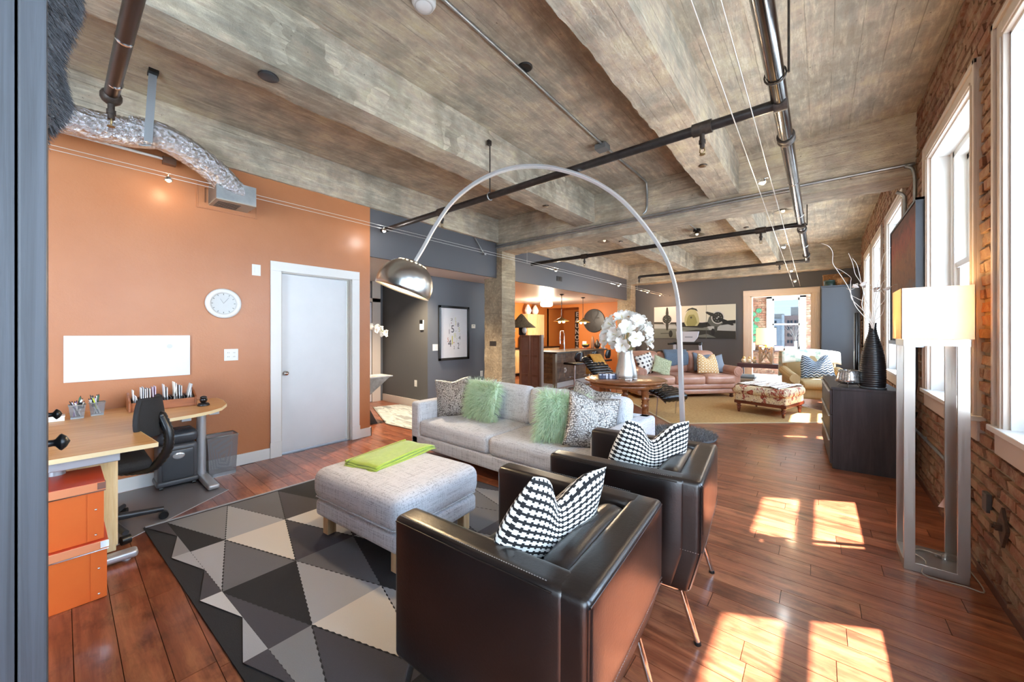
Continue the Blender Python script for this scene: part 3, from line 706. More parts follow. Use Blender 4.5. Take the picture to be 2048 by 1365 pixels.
# leather armchairs
g = G('black_leather'); w = g.co('Object'); n = g.noise(w, 120, 4, .6); n2 = g.noise(w, 5, 4, .6)
g.set(col=g.ramp(n2, [(.3, lin('120c0b')), (.7, lin('1e1412'))]), rough=g.math('ADD', .24, g.math('MULTIPLY', n2, .14)), spec=.65, coat=.25, coatr=.25, nrm=g.bump(g.math('ADD', n, g.math('MULTIPLY', n2, 2)), .14, .004)); LEA = g.m
STITCH = M('grey_stitching', '8b8580', .7)
def stitch(mb, a, b, n=60, r=.0011):
    a, b = Vector(a), Vector(b)
    for i in range(n):
        p, q = a + (b - a) * ((i + .2) / n), a + (b - a) * ((i + .75) / n); mb.tube([p, q], r, 4, cap=False)
def armchair(label, loc, rz):
    t = thing('leather_armchair', label, 'armchair', loc, rz, 'black leather armchairs'); T, B, D, Wd = .73, .235, .37, .345
    pf = lambda q: Vector((q.x - (.05 * max(0, (.42 - q.z) / .19) if q.x > .2 else 0) + (.01 * (q.z - .42) if q.x > .2 else 0), q.y, q.z))
    for s in (-1, 1):
        a = MB().rbox((-.03, s * (Wd - .05), (T + B) / 2), (2 * D - .07, .10, T - B), .022, 9, (0, .006, .0), fn=pf).obj('armrest', LEA, t)
        m_ = MB(); y = s * (Wd + .001); m_.tube([(-D + .02, y, T - .016), (0, y + s * .001, T - .018), (D - .1, y, T - .016)], .0028, 5); m_.obj('piping', LEA, a)
        m_ = MB(); yy = s * (Wd + .0035); stitch(m_, (-D + .02, yy - s * .004, .425), (D - .01, yy - s * .004, .425), 70); stitch(m_, (-D + .03, s * (Wd - .012), T + .001), (D - .12, s * (Wd - .012), T + .001), 70); m_.obj('stitching', STITCH, a, kind='stuff')
    b = MB().rbox((D - .055, 0, (T + B) / 2), (.11, 2 * Wd - .004, T - B), .022, 9, (.004, 0, 0), fn=pf).obj('backrest', LEA, t)
    m_ = MB(); x = D - .002; m_.tube([(x + .002, -Wd + .01, T - .018), (x + .003, 0, T - .02), (x + .002, Wd - .01, T - .018)], .003, 5)
    for s in (-1, 1): m_.tube([(D - .002, s * (Wd - .006), T - .02), (D - .006, s * (Wd - .006), .43), (D - .053, s * (Wd - .006), B + .02)], .003, 5)
    m_.tube([(D - .002, -Wd + .01, .43), (D, 0, .43), (D - .002, Wd - .01, .43)], .003, 5); m_.obj('piping', LEA, b)
    m_ = MB(); stitch(m_, (D + .003, -Wd + .02, .421), (D + .003, Wd - .02, .421), 60); stitch(m_, (D + .002, -Wd + .02, T - .03), (D + .002, Wd - .02, T - .03), 60); m_.obj('stitching', STITCH, b, kind='stuff')
    MB().rbox((D - .15, 0, .59), (.13, 2 * Wd - .2, .26), .055, 8, (.03, 0, .01), M=Matrix.Translation((0, 0, 0))).obj('back_pad', LEA, t)
    MB().rbox((-.07, 0, .37), (2 * D - .16, 2 * Wd - .2, .15), .04, 8, (0, 0, .025)).obj('seat', LEA, t)
    MB().box(-D + .04, -Wd + .04, B - .012, D - .08, Wd - .04, B + .05).obj('seat_base', BLACK, t)
    m_ = MB(); c = [(-D + .05, -Wd + .05), (D - .09, -Wd + .05), (D - .09, Wd - .05), (-D + .05, Wd - .05)]
    m_.tube([(x, y, B - .018) for x, y in c], .011, 8, close=True); m_.obj('rail', CHROME, t)
    for i, (x, y) in enumerate(c):
        sx, sy = (-1 if i in (0, 3) else 1), (-1 if i < 2 else 1)
        l = MB().cyl((x, y, B - .015), (x + sx * .065, y + sy * .0, .012), .0125, 12).obj('leg', CHROME, t)
        MB().cyl((x + sx * .064, y, .014), (x + sx * .067, y, 0), .0145, 12).obj('foot_glide', BLACK, l)
    return t
armchair('black leather tub armchair nearest the camera, standing half on the rug', (-.815, 1.113, .0), math.radians(4))
copy_thing(bpy.data.objects['leather_armchair'], (-.79, 2.04, 0), math.radians(6), 'black leather tub armchair farther from the camera, beside the sofa')
pillow('patterned_cushion', 'black and white woven cushion in the leather armchair nearest the camera', HOUND, .48, .47, .16, (-.72, 1.06, .70), 14, 22, 9, .115, 'black and white cushions')
pillow('patterned_cushion', 'black and white woven cushion in the leather armchair beside the sofa', HOUND, .48, .46, .16, (-.72, 2.02, .70), 40, 20, 4, .115, 'black and white cushions')
# arc lamp
al = thing('arc_floor_lamp', 'tall brushed steel arc floor lamp reaching over the sofa', 'floor lamp', (-1.072, 4.021, 0))
def rel(p): return (p[0] + 1.072, p[1] - 4.021, p[2])
MB().box(-.2, -.05, 0, .05, .2, .2).obj('base', M('black_marble', '1b1b1d', .2), al, bev=.008)
MB().cyl((0, 0, .2), (0, 0, .36), .026, 16).obj('collar', M('white_collar', 'dcdcda', .3), al)
SQ = [(0, 0, .34), rel((-1.098, 3.959, 1.647))]
MB().tube(SQ, .03, 4).obj('pole', BRIGHT, al, bev=.003)
arc = [rel(q) for q in ((-1.094, 3.965, 1.45), (-1.098, 3.959, 1.647), (-1.126, 3.890, 1.904), (-1.178, 3.763, 2.139), (-1.272, 3.534, 2.376), (-1.391, 3.245, 2.584), (-1.526, 2.917, 2.697), (-1.668, 2.569, 2.718), (-1.776, 2.307, 2.674), (-1.858, 2.106, 2.591), (-1.935, 1.918, 2.462), (-2.000, 1.760, 2.299), (-2.046, 1.650, 2.120), (-2.079, 1.569, 1.955), (-2.107, 1.501, 1.823))]
ap = bez(arc, 5); k = len(ap)
MB().tube(ap, [.024 - .010 * i / k for i in range(k)], 4, up=(0, 1, 0)).obj('arc', BRIGHT, al, bev=.002)
sh = Matrix.Translation(rel((-2.123, 1.461, 1.715))) @ Matrix.Rotation(YAW, 4, 'Z') @ Matrix.Rotation(math.radians(19), 4, 'Y') @ Matrix.Rotation(math.radians(-4), 4, 'X')
R_ = .183; prof = [(R_ * math.cos(a), R_ * math.sin(a) * .92) for a in [PI / 2 * i / 14 for i in range(13)]]
prof = [(R_ * .985, -.05), (R_, -.03)] + prof + [(.02, R_ * .925)]
so = MB().lathe(prof, (0, 0, -.02), 40, cap=False, M=sh).obj('shade', BRUSH, al)
s_ = so.modifiers.new('thick', 'SOLIDIFY'); s_.thickness = .003
m_ = MB()
for i in range(18):
    a = 2 * PI * i / 18; m_.cyl((.085 * math.cos(a), .085 * math.sin(a), .118), (.087 * math.cos(a), .087 * math.sin(a), .13), .008, 8, M=sh)
m_.obj('vent_hole', M('vent_glow', 'ffe0b0', .5, emit=1.5), so)
MB().ball((0, 0, .01), .045, 14, M=sh).obj('bulb', M('warm_bulb', 'ffd79a', .4, emit=6), al)
MB().cyl((0, 0, .05), (0, 0, .14), .025, 12, M=sh).obj('socket', BLACK, al)
lamp('POINT', tuple(Vector((-1.072, 4.021, 0)) + (sh @ Vector((0, 0, -.06)))), 14, (1, .72, .4), .05)
# shaggy round rug by the lamp
sg_ = thing('shag_rug', 'small round grey shaggy rug behind the arc lamp foot', 'rug', (-1.42, 5.28, 0))
MB().lathe([(.40, 0), (.41, .012), (.39, .03), (.02, .035)], n=32).obj('backing', M('shag_grey', '7d7d80', .9), sg_)
mb = MB(); fur(mb, lambda r: ((lambda a, q: (Vector((q * math.cos(a), q * math.sin(a), .03)), Vector((math.cos(a) * q, math.sin(a) * q, 1)).normalized()))(r.uniform(0, 2 * PI), .41 * math.sqrt(r.random()))), 3000, .05, .004, random.Random(4), .5)
mb.obj('shag', M('shag_pile', 'a7a6a6', .9, c2='55555a', ns=40), sg_)['kind'] = 'stuff'
# ------------------------------------------------------------------ wardrobe edge beside the camera
g = G('dark_stained_pine'); n = g.noise(g.co('World', (60, 60, 1.6)), 1.5, 5, .65, .6); n2 = g.noise(g.co('World', (3, 3, 2)), 2, 4)
g.set(col=g.ramp(n, [(.3, lin('26272a')), (.62, lin('3a3c41'))]), rough=.5, nrm=g.bump(n, .12, .003)); PINE = g.m
wa = thing('wardrobe', 'dark grey stained wooden wardrobe edge filling the left margin beside the camera', 'wardrobe', (-.62, -.03, 0), .0135)
MB().box(-1.75, -.55, 0, 0, 0.0, 2.35).obj('body', PINE, wa)
for x0, x1 in ((-.86, .004), (-1.74, -.87)):
    d = MB().box(x0, -.012 + .014, .06, x1, .0205, 2.33).obj('door', PINE, wa, bev=.002)
kn = MB(); kn.lathe([(.0075, 0), (.007, .007), (.008, .010), (.017, .016), (.0185, .019), (.012, .026), (.001, .031)], n=20, M=Matrix.Rotation(-PI / 2, 4, 'X'))
kmesh = kn.mesh('knob', M('black_knob', '1e1e20', .3, .3))
for (x, z), dn in zip(((-.67, 1.13), (-1.45, 1.085)), ('door', 'door.001')):
    o = bpy.data.objects.new('knob', kmesh); COL.objects.link(o); o.parent = bpy.data.objects[dn]; o.location = (x, .0205, z)
FURK = M('charcoal_fur_pelt', '2b2b2d', .85, c2='56565a', ns=60, sheen=.2)
fh = thing('fur_pelt', 'charcoal fur pelt hanging over the top of the wardrobe door', 'fur', (-1.0, -.005, 0))
hide = lambda u, v: (-.19 + .38 * u, -.02 + .042 * math.sin(PI * u) ** .6 * (.75 + .25 * math.sin(v * 17 + u * 4)) * min(1, .25 + v * 9), 1.735 + .68 * v + .02 * math.sin(u * 9))
MB().grid(hide, 10, 14).obj('hide', FURK, fh)
mb = MB()
def hs(r):
    u, v = r.random(), r.random(); return Vector(hide(u, v)), Vector((r.uniform(-.3, .3), .8, -.5)).normalized()
fur(mb, hs, 16000, .016, .0009, random.Random(8), .9); mb.obj('hair', FURK, fh)['kind'] = 'stuff'
# ------------------------------------------------------------------ desk corner
BEECH = wood('beech_veneer', 'd9a566', 'e2b47a', 'cb9555', 'Y', .38, .8); PALEE = M('pale_beech_edge', 'ead3a4', .5)
dk = thing('corner_desk', 'beech corner desk with silver legs along the orange wall', 'desk', (0, 0, 0))
def arcpts(c, r, a0, a1, n): return [(c[0] + r * math.cos(math.radians(a0 + (a1 - a0) * i / n)), c[1] + r * math.sin(math.radians(a0 + (a1 - a0) * i / n))) for i in range(n + 1)]
top = [(-2.99, -.75), (-2.985, .36)] + [(-3.45, .325), (-3.62, .345), (-3.70, .39), (-3.74, .46), (-3.80, .67), (-3.86, .78), (-3.97, .88), (-4.15, .955), (-4.4, .985), (-4.625, .98)] + [(-4.625, -.75)]
MB().prism(top, .708, .73).obj('desktop', BEECH, dk)
m_ = MB(); ee = top[:-1]
for a, b in zip(ee[:-1], ee[1:]): m_.bar((a[0], a[1], .7185), (b[0], b[1], .7185), .004, .0245)
m_.obj('edge_band', PALEE, dk)
m_ = MB(); m_.box(-4.56, .60, .672, -3.86, .66, .706); m_.box(-4.58, .80, .672, -4.0, .87, .706); m_.obj('rail', SILVERP, dk, bev=.004)
m_ = MB(); m_.box(-3.6, .14, .655, -3.04, .20, .706); m_.box(-3.08, -.7, .655, -3.03, .21, .706); m_.obj('rail', SILVERP, dk, bev=.004)
m_ = MB(); m_.cyl((-4.47, .835, .045), (-4.47, .835, .70), .036, 20); m_.rbox((-4.34, .845, .03), (.56, .085, .045), .018, 5); m_.obj('leg', SILVERP, dk)
m_ = MB(); m_.cyl((-3.2, -.02, .045), (-3.2, -.02, .70), .036, 20); m_.rbox((-3.235, .0, .034), (.08, .60, .045), .018, 5); m_.cyl((-3.235, .25, 0), (-3.235, .25, .02), .02); m_.obj('leg', SILVERP, dk)
fc = thing('drawer_unit', 'pale wood drawer unit under the desk behind the orange boxes', 'drawer unit', (-3.62, 0, 0))
MB().box(-.28, -.3, .03, .275, .215, .645).obj('body', wood('pale_beech_panel', 'e6cd98', 'ecd9ad', 'd9bd84', 'Z', .5), fc, bev=.003)
MB().box(-.27, .215, .06, .265, .223, .64).obj('drawer_front', PALEE, fc)
MB().box(-.28, -.3, .645, .285, .222, .66).obj('top', PALEE, fc, bev=.002)
ORB = M('orange_card', 'e8722f', .45, c2='e4692a', ns=5); ORL = M('orange_card_edge', 'f0986a', .45); ORT = M('orange_card_lid', 'c8482a', .4)
def storage_box(label, loc, w):
    t = thing('storage_box', label, 'box', loc, 0, 'orange storage boxes'); x0, x1, y0, y1 = -.34, 0, -w, 0
    MB().box(x0, y0, 0, x1, y1, .268).obj('body', ORB, t, bev=.003)
    MB().box(x0 - .008, y0 - .008, .255, x1 + .008, y1 + .008, .298).obj('lid', [ORL], t, bev=.003)
    MB().box(x0 - .006, y0 - .006, .2975, x1 + .006, y1 + .006, .2995).obj('lid_top', ORT, t)
    MB().box(x1 - .0, y1 - .055, .004, x1 + .004, y1 + .003, .255).obj('corner_strap', ORB, t, bev=.001)
    MB().box(x1 - .02, y1 - .02, .262, x1 + .0095, y1 + .0095, .296).obj('corner_plate', CHROME, t)
    MB().box(x0, y0, .251, x1 + .0095, y1 + .009, .256).obj('lid_trim', CHROME, t)
    rm = MB().lathe([(.0055, 0), (.005, .003), (.001, .0045)], n=10, M=Matrix.Rotation(PI / 2, 4, 'Y')).mesh('rivet', CHROME)
    for z in (.03, .16):
        o = bpy.data.objects.new('rivet', rm); COL.objects.link(o); o.parent = t; o.location = (x1 + .004, y1 - .025, z)
    return t
storage_box('orange storage box with metal corners, standing on the floor under another', (-2.862, .148, .001), .45)
storage_box('orange storage box with metal corners, stacked on top of the other', (-2.878, .138, .3015), .43)
mat = thing('chair_mat', 'clear grey plastic floor mat under the desk chair', 'mat', (0, 0, 0))
g = G('frosted_mat'); g.set(col=lin('8d8a8c'), rough=.28, alpha=.72); MATP = g.m
MB().prism([(-3.98, .93), (-3.49, .225), (-4.3, -.3), (-4.6, .1), (-4.62, .75)], .0006, .003).obj('sheet', MATP, mat)
MB().tube([(-3.98, .93, .003), (-3.49, .225, .003)], .003, 5).obj('rim', M('mat_rim', 'c4c2c4', .3), mat)
# desk chair
ch = thing('desk_chair', 'black swivel chair with ribbed stem tucked under the desk', 'office chair', (-3.75, .19, .003))
DKF = M('black_chair_fabric', '232427', .8, bs=220, bst=.4)
MB().rbox((.02, 0, .475), (.43, .42, .07), .034, 6, (0, 0, .015)).obj('seat', DKF, ch)
MB().rbox((0, 0, .425), (.24, .22, .03), .012, 4).obj('seat_pan', BLACK, ch)
def bk_(u, v, s=1):
    a = (u - .5) * 2; w = .185 * (1 - .38 * v ** 2.2) * (1 - .25 * (1 - v) ** 4)
    return (a * w, .045 * (1 - a * a) - .03 * v - s * .014, (v - .5) * .235)
bo = MB().grid(lambda u, v: bk_(u, v, 1), 12, 10).grid(lambda u, v: bk_(u, v, -1), 12, 10, flip=True)
rim = [bk_(0, v, 0) for v in [i / 8 for i in range(9)]] + [bk_(u / 8, 1, 0) for u in range(1, 9)] + [bk_(1, 1 - v / 8, 0) for v in range(1, 9)] + [bk_(1 - u / 8, 0, 0) for u in range(1, 8)]
bo.tube(rim, .016, 8, close=True); b_ = bo.obj('backrest', DKF, ch, weld=True); b_.location = (.20, .21, .80); b_.rotation_euler = (-.1, 0, -.5)
st = bez([(.215, .255, .79), (.25, .285, .68), (.25, .28, .56), (.21, .22, .45), (.10, .14, .415), (0, .03, .415)], 9)
MB().tube(st, [.026 + (.005 if i % 2 else 0) for i in range(len(st))], 12).obj('ribbed_stem', BLACK, ch)
MB().ball((.21, .25, .79), .035).obj('back_hub', BLACK, ch)
MB().cyl((0, 0, .11), (0, 0, .42), .028).obj('gas_column', BLACK, ch)
MB().tube([(.05, -.05, .42), (.14, .02, .40), (.2, .0, .40)], .008, 8).obj('lever', BLACK, ch)
for i in range(5):
    a = math.radians(15 + 72 * i); c, s = math.cos(a), math.sin(a)
    l = MB().tube([(0, 0, .10), (c * .16, s * .16, .085), (c * .29, s * .29, .072)], [.028, .022, .018], 8).obj('base_spoke', M('dark_grey_plastic', '35363a', .35), ch)
    MB().cyl((c * .29 - s * .022, s * .29 + c * .022, .028), (c * .29 + s * .022, s * .29 - c * .022, .028), .028, 16).obj('caster', BLACK, l)
# shredder
sr = thing('paper_shredder', 'dark grey paper shredder on casters beside the desk leg', 'shredder', (-4.49, .66, 0))
SHG = M('shredder_grey', '4a4d52', .4); SHD = M('shredder_front', '3d4045', .35)
MB().rbox((0, 0, .215), (.22, .27, .34), .03, 6).obj('bin', SHG, sr); MB().rbox((0, 0, .445), (.235, .285, .11), .045, 6, (0, 0, .012)).obj('head', SHD, sr)
MB().rbox((.105, 0, .21), (.03, .22, .27), .014, 5, (.006, 0, 0)).obj('front_panel', SHD, sr)
MB().ball((.128, 0, .29), (.008, .042, .03), 18).obj('window', M('shredder_window', 'c9cdd0', .15, .6), sr)
MB().box(-.03, -.1, .508, .0, .1, .513).obj('slot', BLACK, sr); MB().box(.05, -.06, .503, .075, .03, .509).obj('control', BLACK, sr)
MB().rbox((0, 0, .055), (.235, .29, .05), .02, 4).obj('foot', SHG, sr)
for x in (-.08, .08):
    for y_ in (-.11, .11): MB().cyl((x, y_ - .012, .016), (x, y_ + .012, .016), .016, 12).obj('caster', BLACK, sr)
# mesh basket and pencil cups
g = G('wire_mesh'); tp = g.N('BsdfTransparent'); mx = g.N('MixShader'); u = g.co('UV', (60, 60, 1)); sx = g.N('SeparateXYZ'); g.L(u, sx.inputs[0])
a_ = g.math('LESS_THAN', g.math('ABSOLUTE', g.math('SUBTRACT', g.math('FRACT', sx.outputs[0]), .5)), .2); b2 = g.math('LESS_THAN', g.math('ABSOLUTE', g.math('SUBTRACT', g.math('FRACT', sx.outputs[1]), .5)), .13)
g.set(col=lin('8e9093'), rough=.4, metal=.7); g.L(g.math('MAXIMUM', a_, b2), mx.inputs[0]); g.L(tp.outputs[0], mx.inputs[1]); g.L(g.b.outputs[0], mx.inputs[2]); g.L(mx.outputs[0], g.out.inputs[0]); MESHW = g.m
def mesh_bin(t, w, d, h, tp_=.82):
    for k in range(4):
        m_ = MB(); M_ = Matrix.Rotation(k * PI / 2, 4, 'Z'); a, b = (w, d) if k % 2 == 0 else (d, w)
        m_.grid(lambda u, v: ((u - .5) * a * (tp_ + (1 - tp_) * v), -b / 2 * (tp_ + (1 - tp_) * v), .004 + v * (h - .004)), 1, 1, M=M_, sm=False); m_.obj('mesh_wall', MESHW, t)
    m_ = MB(); c = [(-w / 2, -d / 2, h), (w / 2, -d / 2, h), (w / 2, d / 2, h), (-w / 2, d / 2, h)]; m_.tube(c, .0035 if h < .2 else .006, 6, close=True); m_.obj('rim', GALV, t)
    MB().box(-w / 2 * tp_, -d / 2 * tp_, 0, w / 2 * tp_, d / 2 * tp_, .012 if h < .2 else .03).obj('base', GALV, t)
wb = thing('waste_basket', 'grey wire mesh waste basket by the white baseboard', 'basket', (-4.505, .99, 0)); mesh_bin(wb, .18, .24, .38, .86)
rn = random.Random(2)
ORD = 'first second third fourth fifth sixth seventh eighth ninth tenth eleventh twelfth thirteenth fourteenth fifteenth sixteenth seventeenth eighteenth nineteenth twentieth'.split()
PENC = {'e9e7e2': 'white', '22242a': 'black', 'c9c2d6': 'lilac', '2f5f45': 'green', '303236': 'charcoal', 'd8dadd': 'silver', 'cfdc3c': 'yellow', '8a5bb0': 'purple'}
for i, (loc, lb) in enumerate((((-4.31, .075, .731), 'wire mesh pencil cup nearer the wardrobe edge, with white pens'), ((-4.36, .178, .731), 'wire mesh pencil cup nearer the letter rack, with a yellow highlighter'))):
    c = thing('pencil_cup', lb, 'pencil cup', loc, 0, 'pencil cups'); mesh_bin(c, .085, .085, .10, .78)
    for k in range(9):
        a = rn.uniform(0, 2 * PI); r = .020 * rn.random(); b = rn.uniform(.028, .044)
        p0 = (loc[0] + r * math.cos(a + 2), loc[1] + r * math.sin(a + 2), loc[2] + .014); p1 = (loc[0] + b * math.cos(a), loc[1] + b * math.sin(a), loc[2] + rn.uniform(.11, .15))
        col = ('e9e7e2', '22242a', 'c9c2d6', '2f5f45', 'e9e7e2', '303236', 'd8dadd', 'e9e7e2', 'cfdc3c' if i else '8a5bb0')[k]
        o = thing('pen', '%s %spen in the mesh cup nearer the %s' % (PENC[col], ('thin ', 'short ', 'tall ', '', 'leaning ', 'dark ', 'slim ', 'thick ', '')[k], ('wardrobe', 'letter rack')[i]), 'pen', (0, 0, 0), 0, 'pens in the mesh cups')
        MB().cyl(p0, p1, .004 if k % 3 else .0065, 8).obj('barrel', M('pen_' + col, col, .4), o); q = Vector(p1); dq = (q - Vector(p0)).normalized(); MB().cyl(tuple(q), tuple(q + dq * .012), .0035, 8, r1=.002).obj('cap', BLACK, o)
for i, (x, y_) in enumerate(((-4.32, .095), (-4.36, .165))):
    o = thing('ink_bottle', ('small black round tin', 'squat black bottle')[i] + ' poking out of a pencil cup', 'bottle', (x, y_, .80)); MB().cyl((0, 0, 0), (0, 0, .03), .016).obj('body', BLACK, o); MB().cyl((0, 0, .032), (0, 0, .045), .015).obj('lid', BLACK, o)
# letter rack with envelopes
CHERRY = wood('cherry_wood', '94552f', 'a8683f', '7a4022', 'Y', .35)
lr = thing('letter_rack', 'brown wooden letter rack full of envelopes on the desk', 'letter rack', (-4.34, .555, .731))
yw = .205
m_ = MB(); m_.box(.05, -yw, 0, .062, yw, .072); m_.obj('front_board', CHERRY, lr, bev=.003); MB().box(-.1, -yw, 0, .06, yw, .01).obj('bottom', CHERRY, lr); MB().box(-.1, -yw, 0, -.09, yw, .10).obj('back_board', CHERRY, lr)
for y_ in (-yw, yw):
    pr_ = [(.075, 0), (.075, .075), (.055, .09), (.02, .105), (-.03, .13), (-.08, .145), (-.105, .14), (-.105, 0)]
    MB().prism(pr_, -.007, .007, M=Matrix.Translation((0, y_, 0)) @ Matrix.Rotation(PI / 2, 4, 'X')).obj('end_panel', CHERRY, lr, bev=.003)
dvm = MB().box(-.09, -.0025, .01, .045, .0025, .092).mesh('divider', BLACK)
for k in range(22):
    o = bpy.data.objects.new('divider', dvm); COL.objects.link(o); o.parent = lr; o.location = (0, -yw + .02 + k * (2 * yw - .04) / 21, 0)
ENV = [M('paper_' + c, c, .8) for c in ('e8e6e2', 'd8d8da', 'c7cbd0', 'd9c6d8', 'efece4')]
for k, (f, hh, tl, c) in enumerate(((.03, .16, 0, 0), (.06, .12, .03, 1), (.10, .11, .1, 0), (.15, .175, 0, 1), (.18, .18, 0, 2), (.21, .165, 0, 0), (.24, .17, 0, 1), (.29, .165, .02, 0), (.34, .175, .03, 3), (.37, .18, 0, 3), (.53, .19, .05, 0), (.56, .165, 0, 1), (.66, .195, -.10, 0), (.69, .205, .02, 4), (.72, .18, .02, 0), (.77, .175, .02, 2), (.80, .17, 0, 1), (.87, .18, -.22, 0), (.91, .18, -.16, 2), (.95, .18, -.05, 1))):
    o = MB().box(-.07, -.0022, 0, .035, .0022, hh).obj('envelope', ENV[c]); lbl = '%s %s envelope counted from the wardrobe end of the letter rack' % (ORD[k], ('white', 'silvery', 'blue-grey', 'pink', 'cream')[c]); o.location = (-4.34, .555 - yw + .012 + f * (2 * yw - .024), .741); o.rotation_euler = (-tl * -1, 0, 0); tag(o, lbl, 'envelope', 'envelopes in the letter rack')
gd = thing('desk_gadget', 'small black ball-shaped gadget on a round foot at the desk end', 'gadget', (-4.2, .80, .731))
MB().lathe([(.042, 0), (.044, .008), (.036, .022), (.02, .026)], n=24).obj('foot', BLACK, gd); MB().ball((0, 0, .05), .028, 18).obj('ball', M('gloss_black', '101012', .12), gd); MB().lathe([(.022, .068), (.026, .074), (.014, .084), (.002, .086)], n=20).obj('cap', BLACK, gd)
wbx = thing('small_carton', 'small white carton on the desk beside the wardrobe edge', 'box', (-4.3, -.03, .731)); MB().box(-.05, -.05, 0, .05, .045, .03).obj('body', M('white_card', 'e6e4df', .6), wbx, bev=.002); MB().box(-.052, -.052, .03, .052, .047, .036).obj('lid', M('white_card'), wbx) if False else MB().box(-.052, -.052, .03, .052, .047, .036).obj('lid', MC['white_card'], wbx)
# on the orange wall
wbd = thing('whiteboard', 'frameless white board on the orange wall above the desk', 'whiteboard', (XL, .395, 1.16))
MB().box(.002, -.385, -.185, .02, .385, .19).obj('panel', M('white_enamel', 'd3d4d6', .4), wbd, bev=.003)
MB().cyl((.0205, .24, .09), (.0212, .24, .09), .02, 20).obj('magnet', M('faint_white', 'c2c4c5', .2), wbd)
ck = thing('wall_clock', 'round white wall clock on the orange wall', 'clock', (XL, 1.04, 1.67)); R90 = Matrix.Rotation(PI / 2, 4, 'Y')
MB().lathe([(.148, 0), (.150, .02), (.143, .034), (.115, .036), (.104, .024), (.103, .01)], n=48, M=R90).obj('rim', WHITE, ck)
MB().cyl((.004, 0, 0), (.014, 0, 0), .104, 40).obj('dial', M('clock_dial', 'b9bdbe', .4), ck)
for k in range(12):
    a = k * PI / 6; MB().bar((.0145, .085 * math.sin(a), .085 * math.cos(a)), (.0145, .098 * math.sin(a), .098 * math.cos(a)), .002, .005).obj('hour_mark', M('clock_mark', '4c5054', .5), ck)
for nm, a, l in (('hour_hand', -.55, .055), ('minute_hand', .62, .075)): MB().bar((.017, 0, 0), (.017, l * math.sin(a), l * math.cos(a)), .002, .004).obj(nm, M('clock_hand', '9a9ea0', .4), ck)
def plate(name, label, cat, M_, w, h, kind):
    t = thing(name, label, cat); t.matrix_world = M_
    MB().box(-w / 2, -.006, -h / 2, w / 2, -.001, h / 2).obj('cover_plate', WPLAST, t, bev=.0015)
    if kind == 'switch':
        for i in range(max(1, round(w / .05) - 1)): MB().box(-.014 + (i - (round(w / .05) - 2) / 2) * .046 - .002, -.010, -.03, .016 + (i - (round(w / .05) - 2) / 2) * .046, -.006, .03).obj('rocker', WPLAST, t, bev=.001)
    else:
        for sx in ((-.024, .024) if w > .1 else (0,)):
            for z in (-.02, .02):
                o = MB().cyl((sx, -.009, z), (sx, -.006, z), .015, 16).obj('receptacle', WPLAST, t)
                MB().box(sx - .007, -.0098, z - .003, sx - .004, -.0088, z + .006).obj('slot', M('outlet_slot', '333335', .6), o); MB().box(sx + .004, -.0098, z - .003, sx + .007, -.0088, z + .006).obj('slot', MC['outlet_slot'], o)
    return t
MXp = lambda x, y, z: Matrix.Translation((x, y, z)) @ Matrix.Rotation(PI / 2, 4, 'Z')      # faces +X
MYm = lambda x, y, z: Matrix.Translation((x, y, z))                                            # faces -Y
MXm = lambda x, y, z: Matrix.Translation((x, y, z)) @ Matrix.Rotation(-PI / 2, 4, 'Z')     # faces -X
plate('wall_switch', 'white switch plate high on the orange wall beside the door', 'switch', MXp(XL, 1.325, 2.045), .08, .118, 'switch')
plate('wall_outlet', 'double white outlet on the orange wall between desk and door', 'outlet', MXp(XL, 1.105, 1.15), .118, .118, 'outlet')
# ------------------------------------------------------------------ right wall side
lp = thing('floor_lamp', 'steel floor lamp with white box shade against the brick pier between windows', 'floor lamp', (.50, 3.26, 0))
w2, d2_ = .125, .135
MB().box(-w2, -d2_, 0, w2, d2_, .05).obj('base', BRUSH, lp, bev=.002)
for sx in (-1, 1):
    for sy in (-1, 1): MB().box(sx * w2 - (.046 if sx > 0 else 0), sy * d2_ - .009, .05, sx * w2 + (.046 if sx < 0 else 0), sy * d2_ + .009, 1.30).obj('leg', BRUSH, lp, bev=.001)
m_ = MB()
for a in ((-w2 - .002, -d2_ - .01, w2 + .002, -d2_ + .01), (-w2 - .002, d2_ - .01, w2 + .002, d2_ + .01), (-w2 - .002, -d2_, -w2 + .02, d2_), (w2 - .02, -d2_, w2 + .002, d2_)): m_.box(a[0], a[1], 1.297, a[2], a[3], 1.335)
m_.obj('top_band', BRUSH, lp, bev=.001)
g = G('lampshade_fabric'); tr = g.N('BsdfTranslucent'); tr.inputs[0].default_value = lin('f6dcb0'); mx = g.N('MixShader'); mx.inputs[0].default_value = .45
g.set(col=lin('f1ece4'), rough=.9); g.L(g.b.outputs[0], mx.inputs[1]); g.L(tr.outputs[0], mx.inputs[2]); g.L(mx.outputs[0], g.out.inputs[0]); SHADE = g.m
m_ = MB(); a, b, z0, z1 = .138, .165, 1.337, 1.63
m_.box(-a, -b, z0, a, -b + .003, z1); m_.box(-a, b - .003, z0, a, b, z1); m_.box(-a, -b, z0, -a + .003, b, z1); m_.box(a - .003, -b, z0, a, b, z1); m_.obj('shade', SHADE, lp)
MB().ball((0, 0, 1.46), .035).obj('bulb', M('warm_bulb', 'ffd79a', .4, emit=6), lp) if 'warm_bulb' not in MC else MB().ball((0, 0, 1.46), .035).obj('bulb', MC['warm_bulb'], lp)
MB().cyl((0, 0, 1.30), (0, 0, 1.42), .015).obj('socket', BLACK, lp)
lamp('POINT', (.50, 3.26, 1.50), 4, (1, .62, .26), .04)
CORDM = M('clear_cord', 'b5ada0', .3)
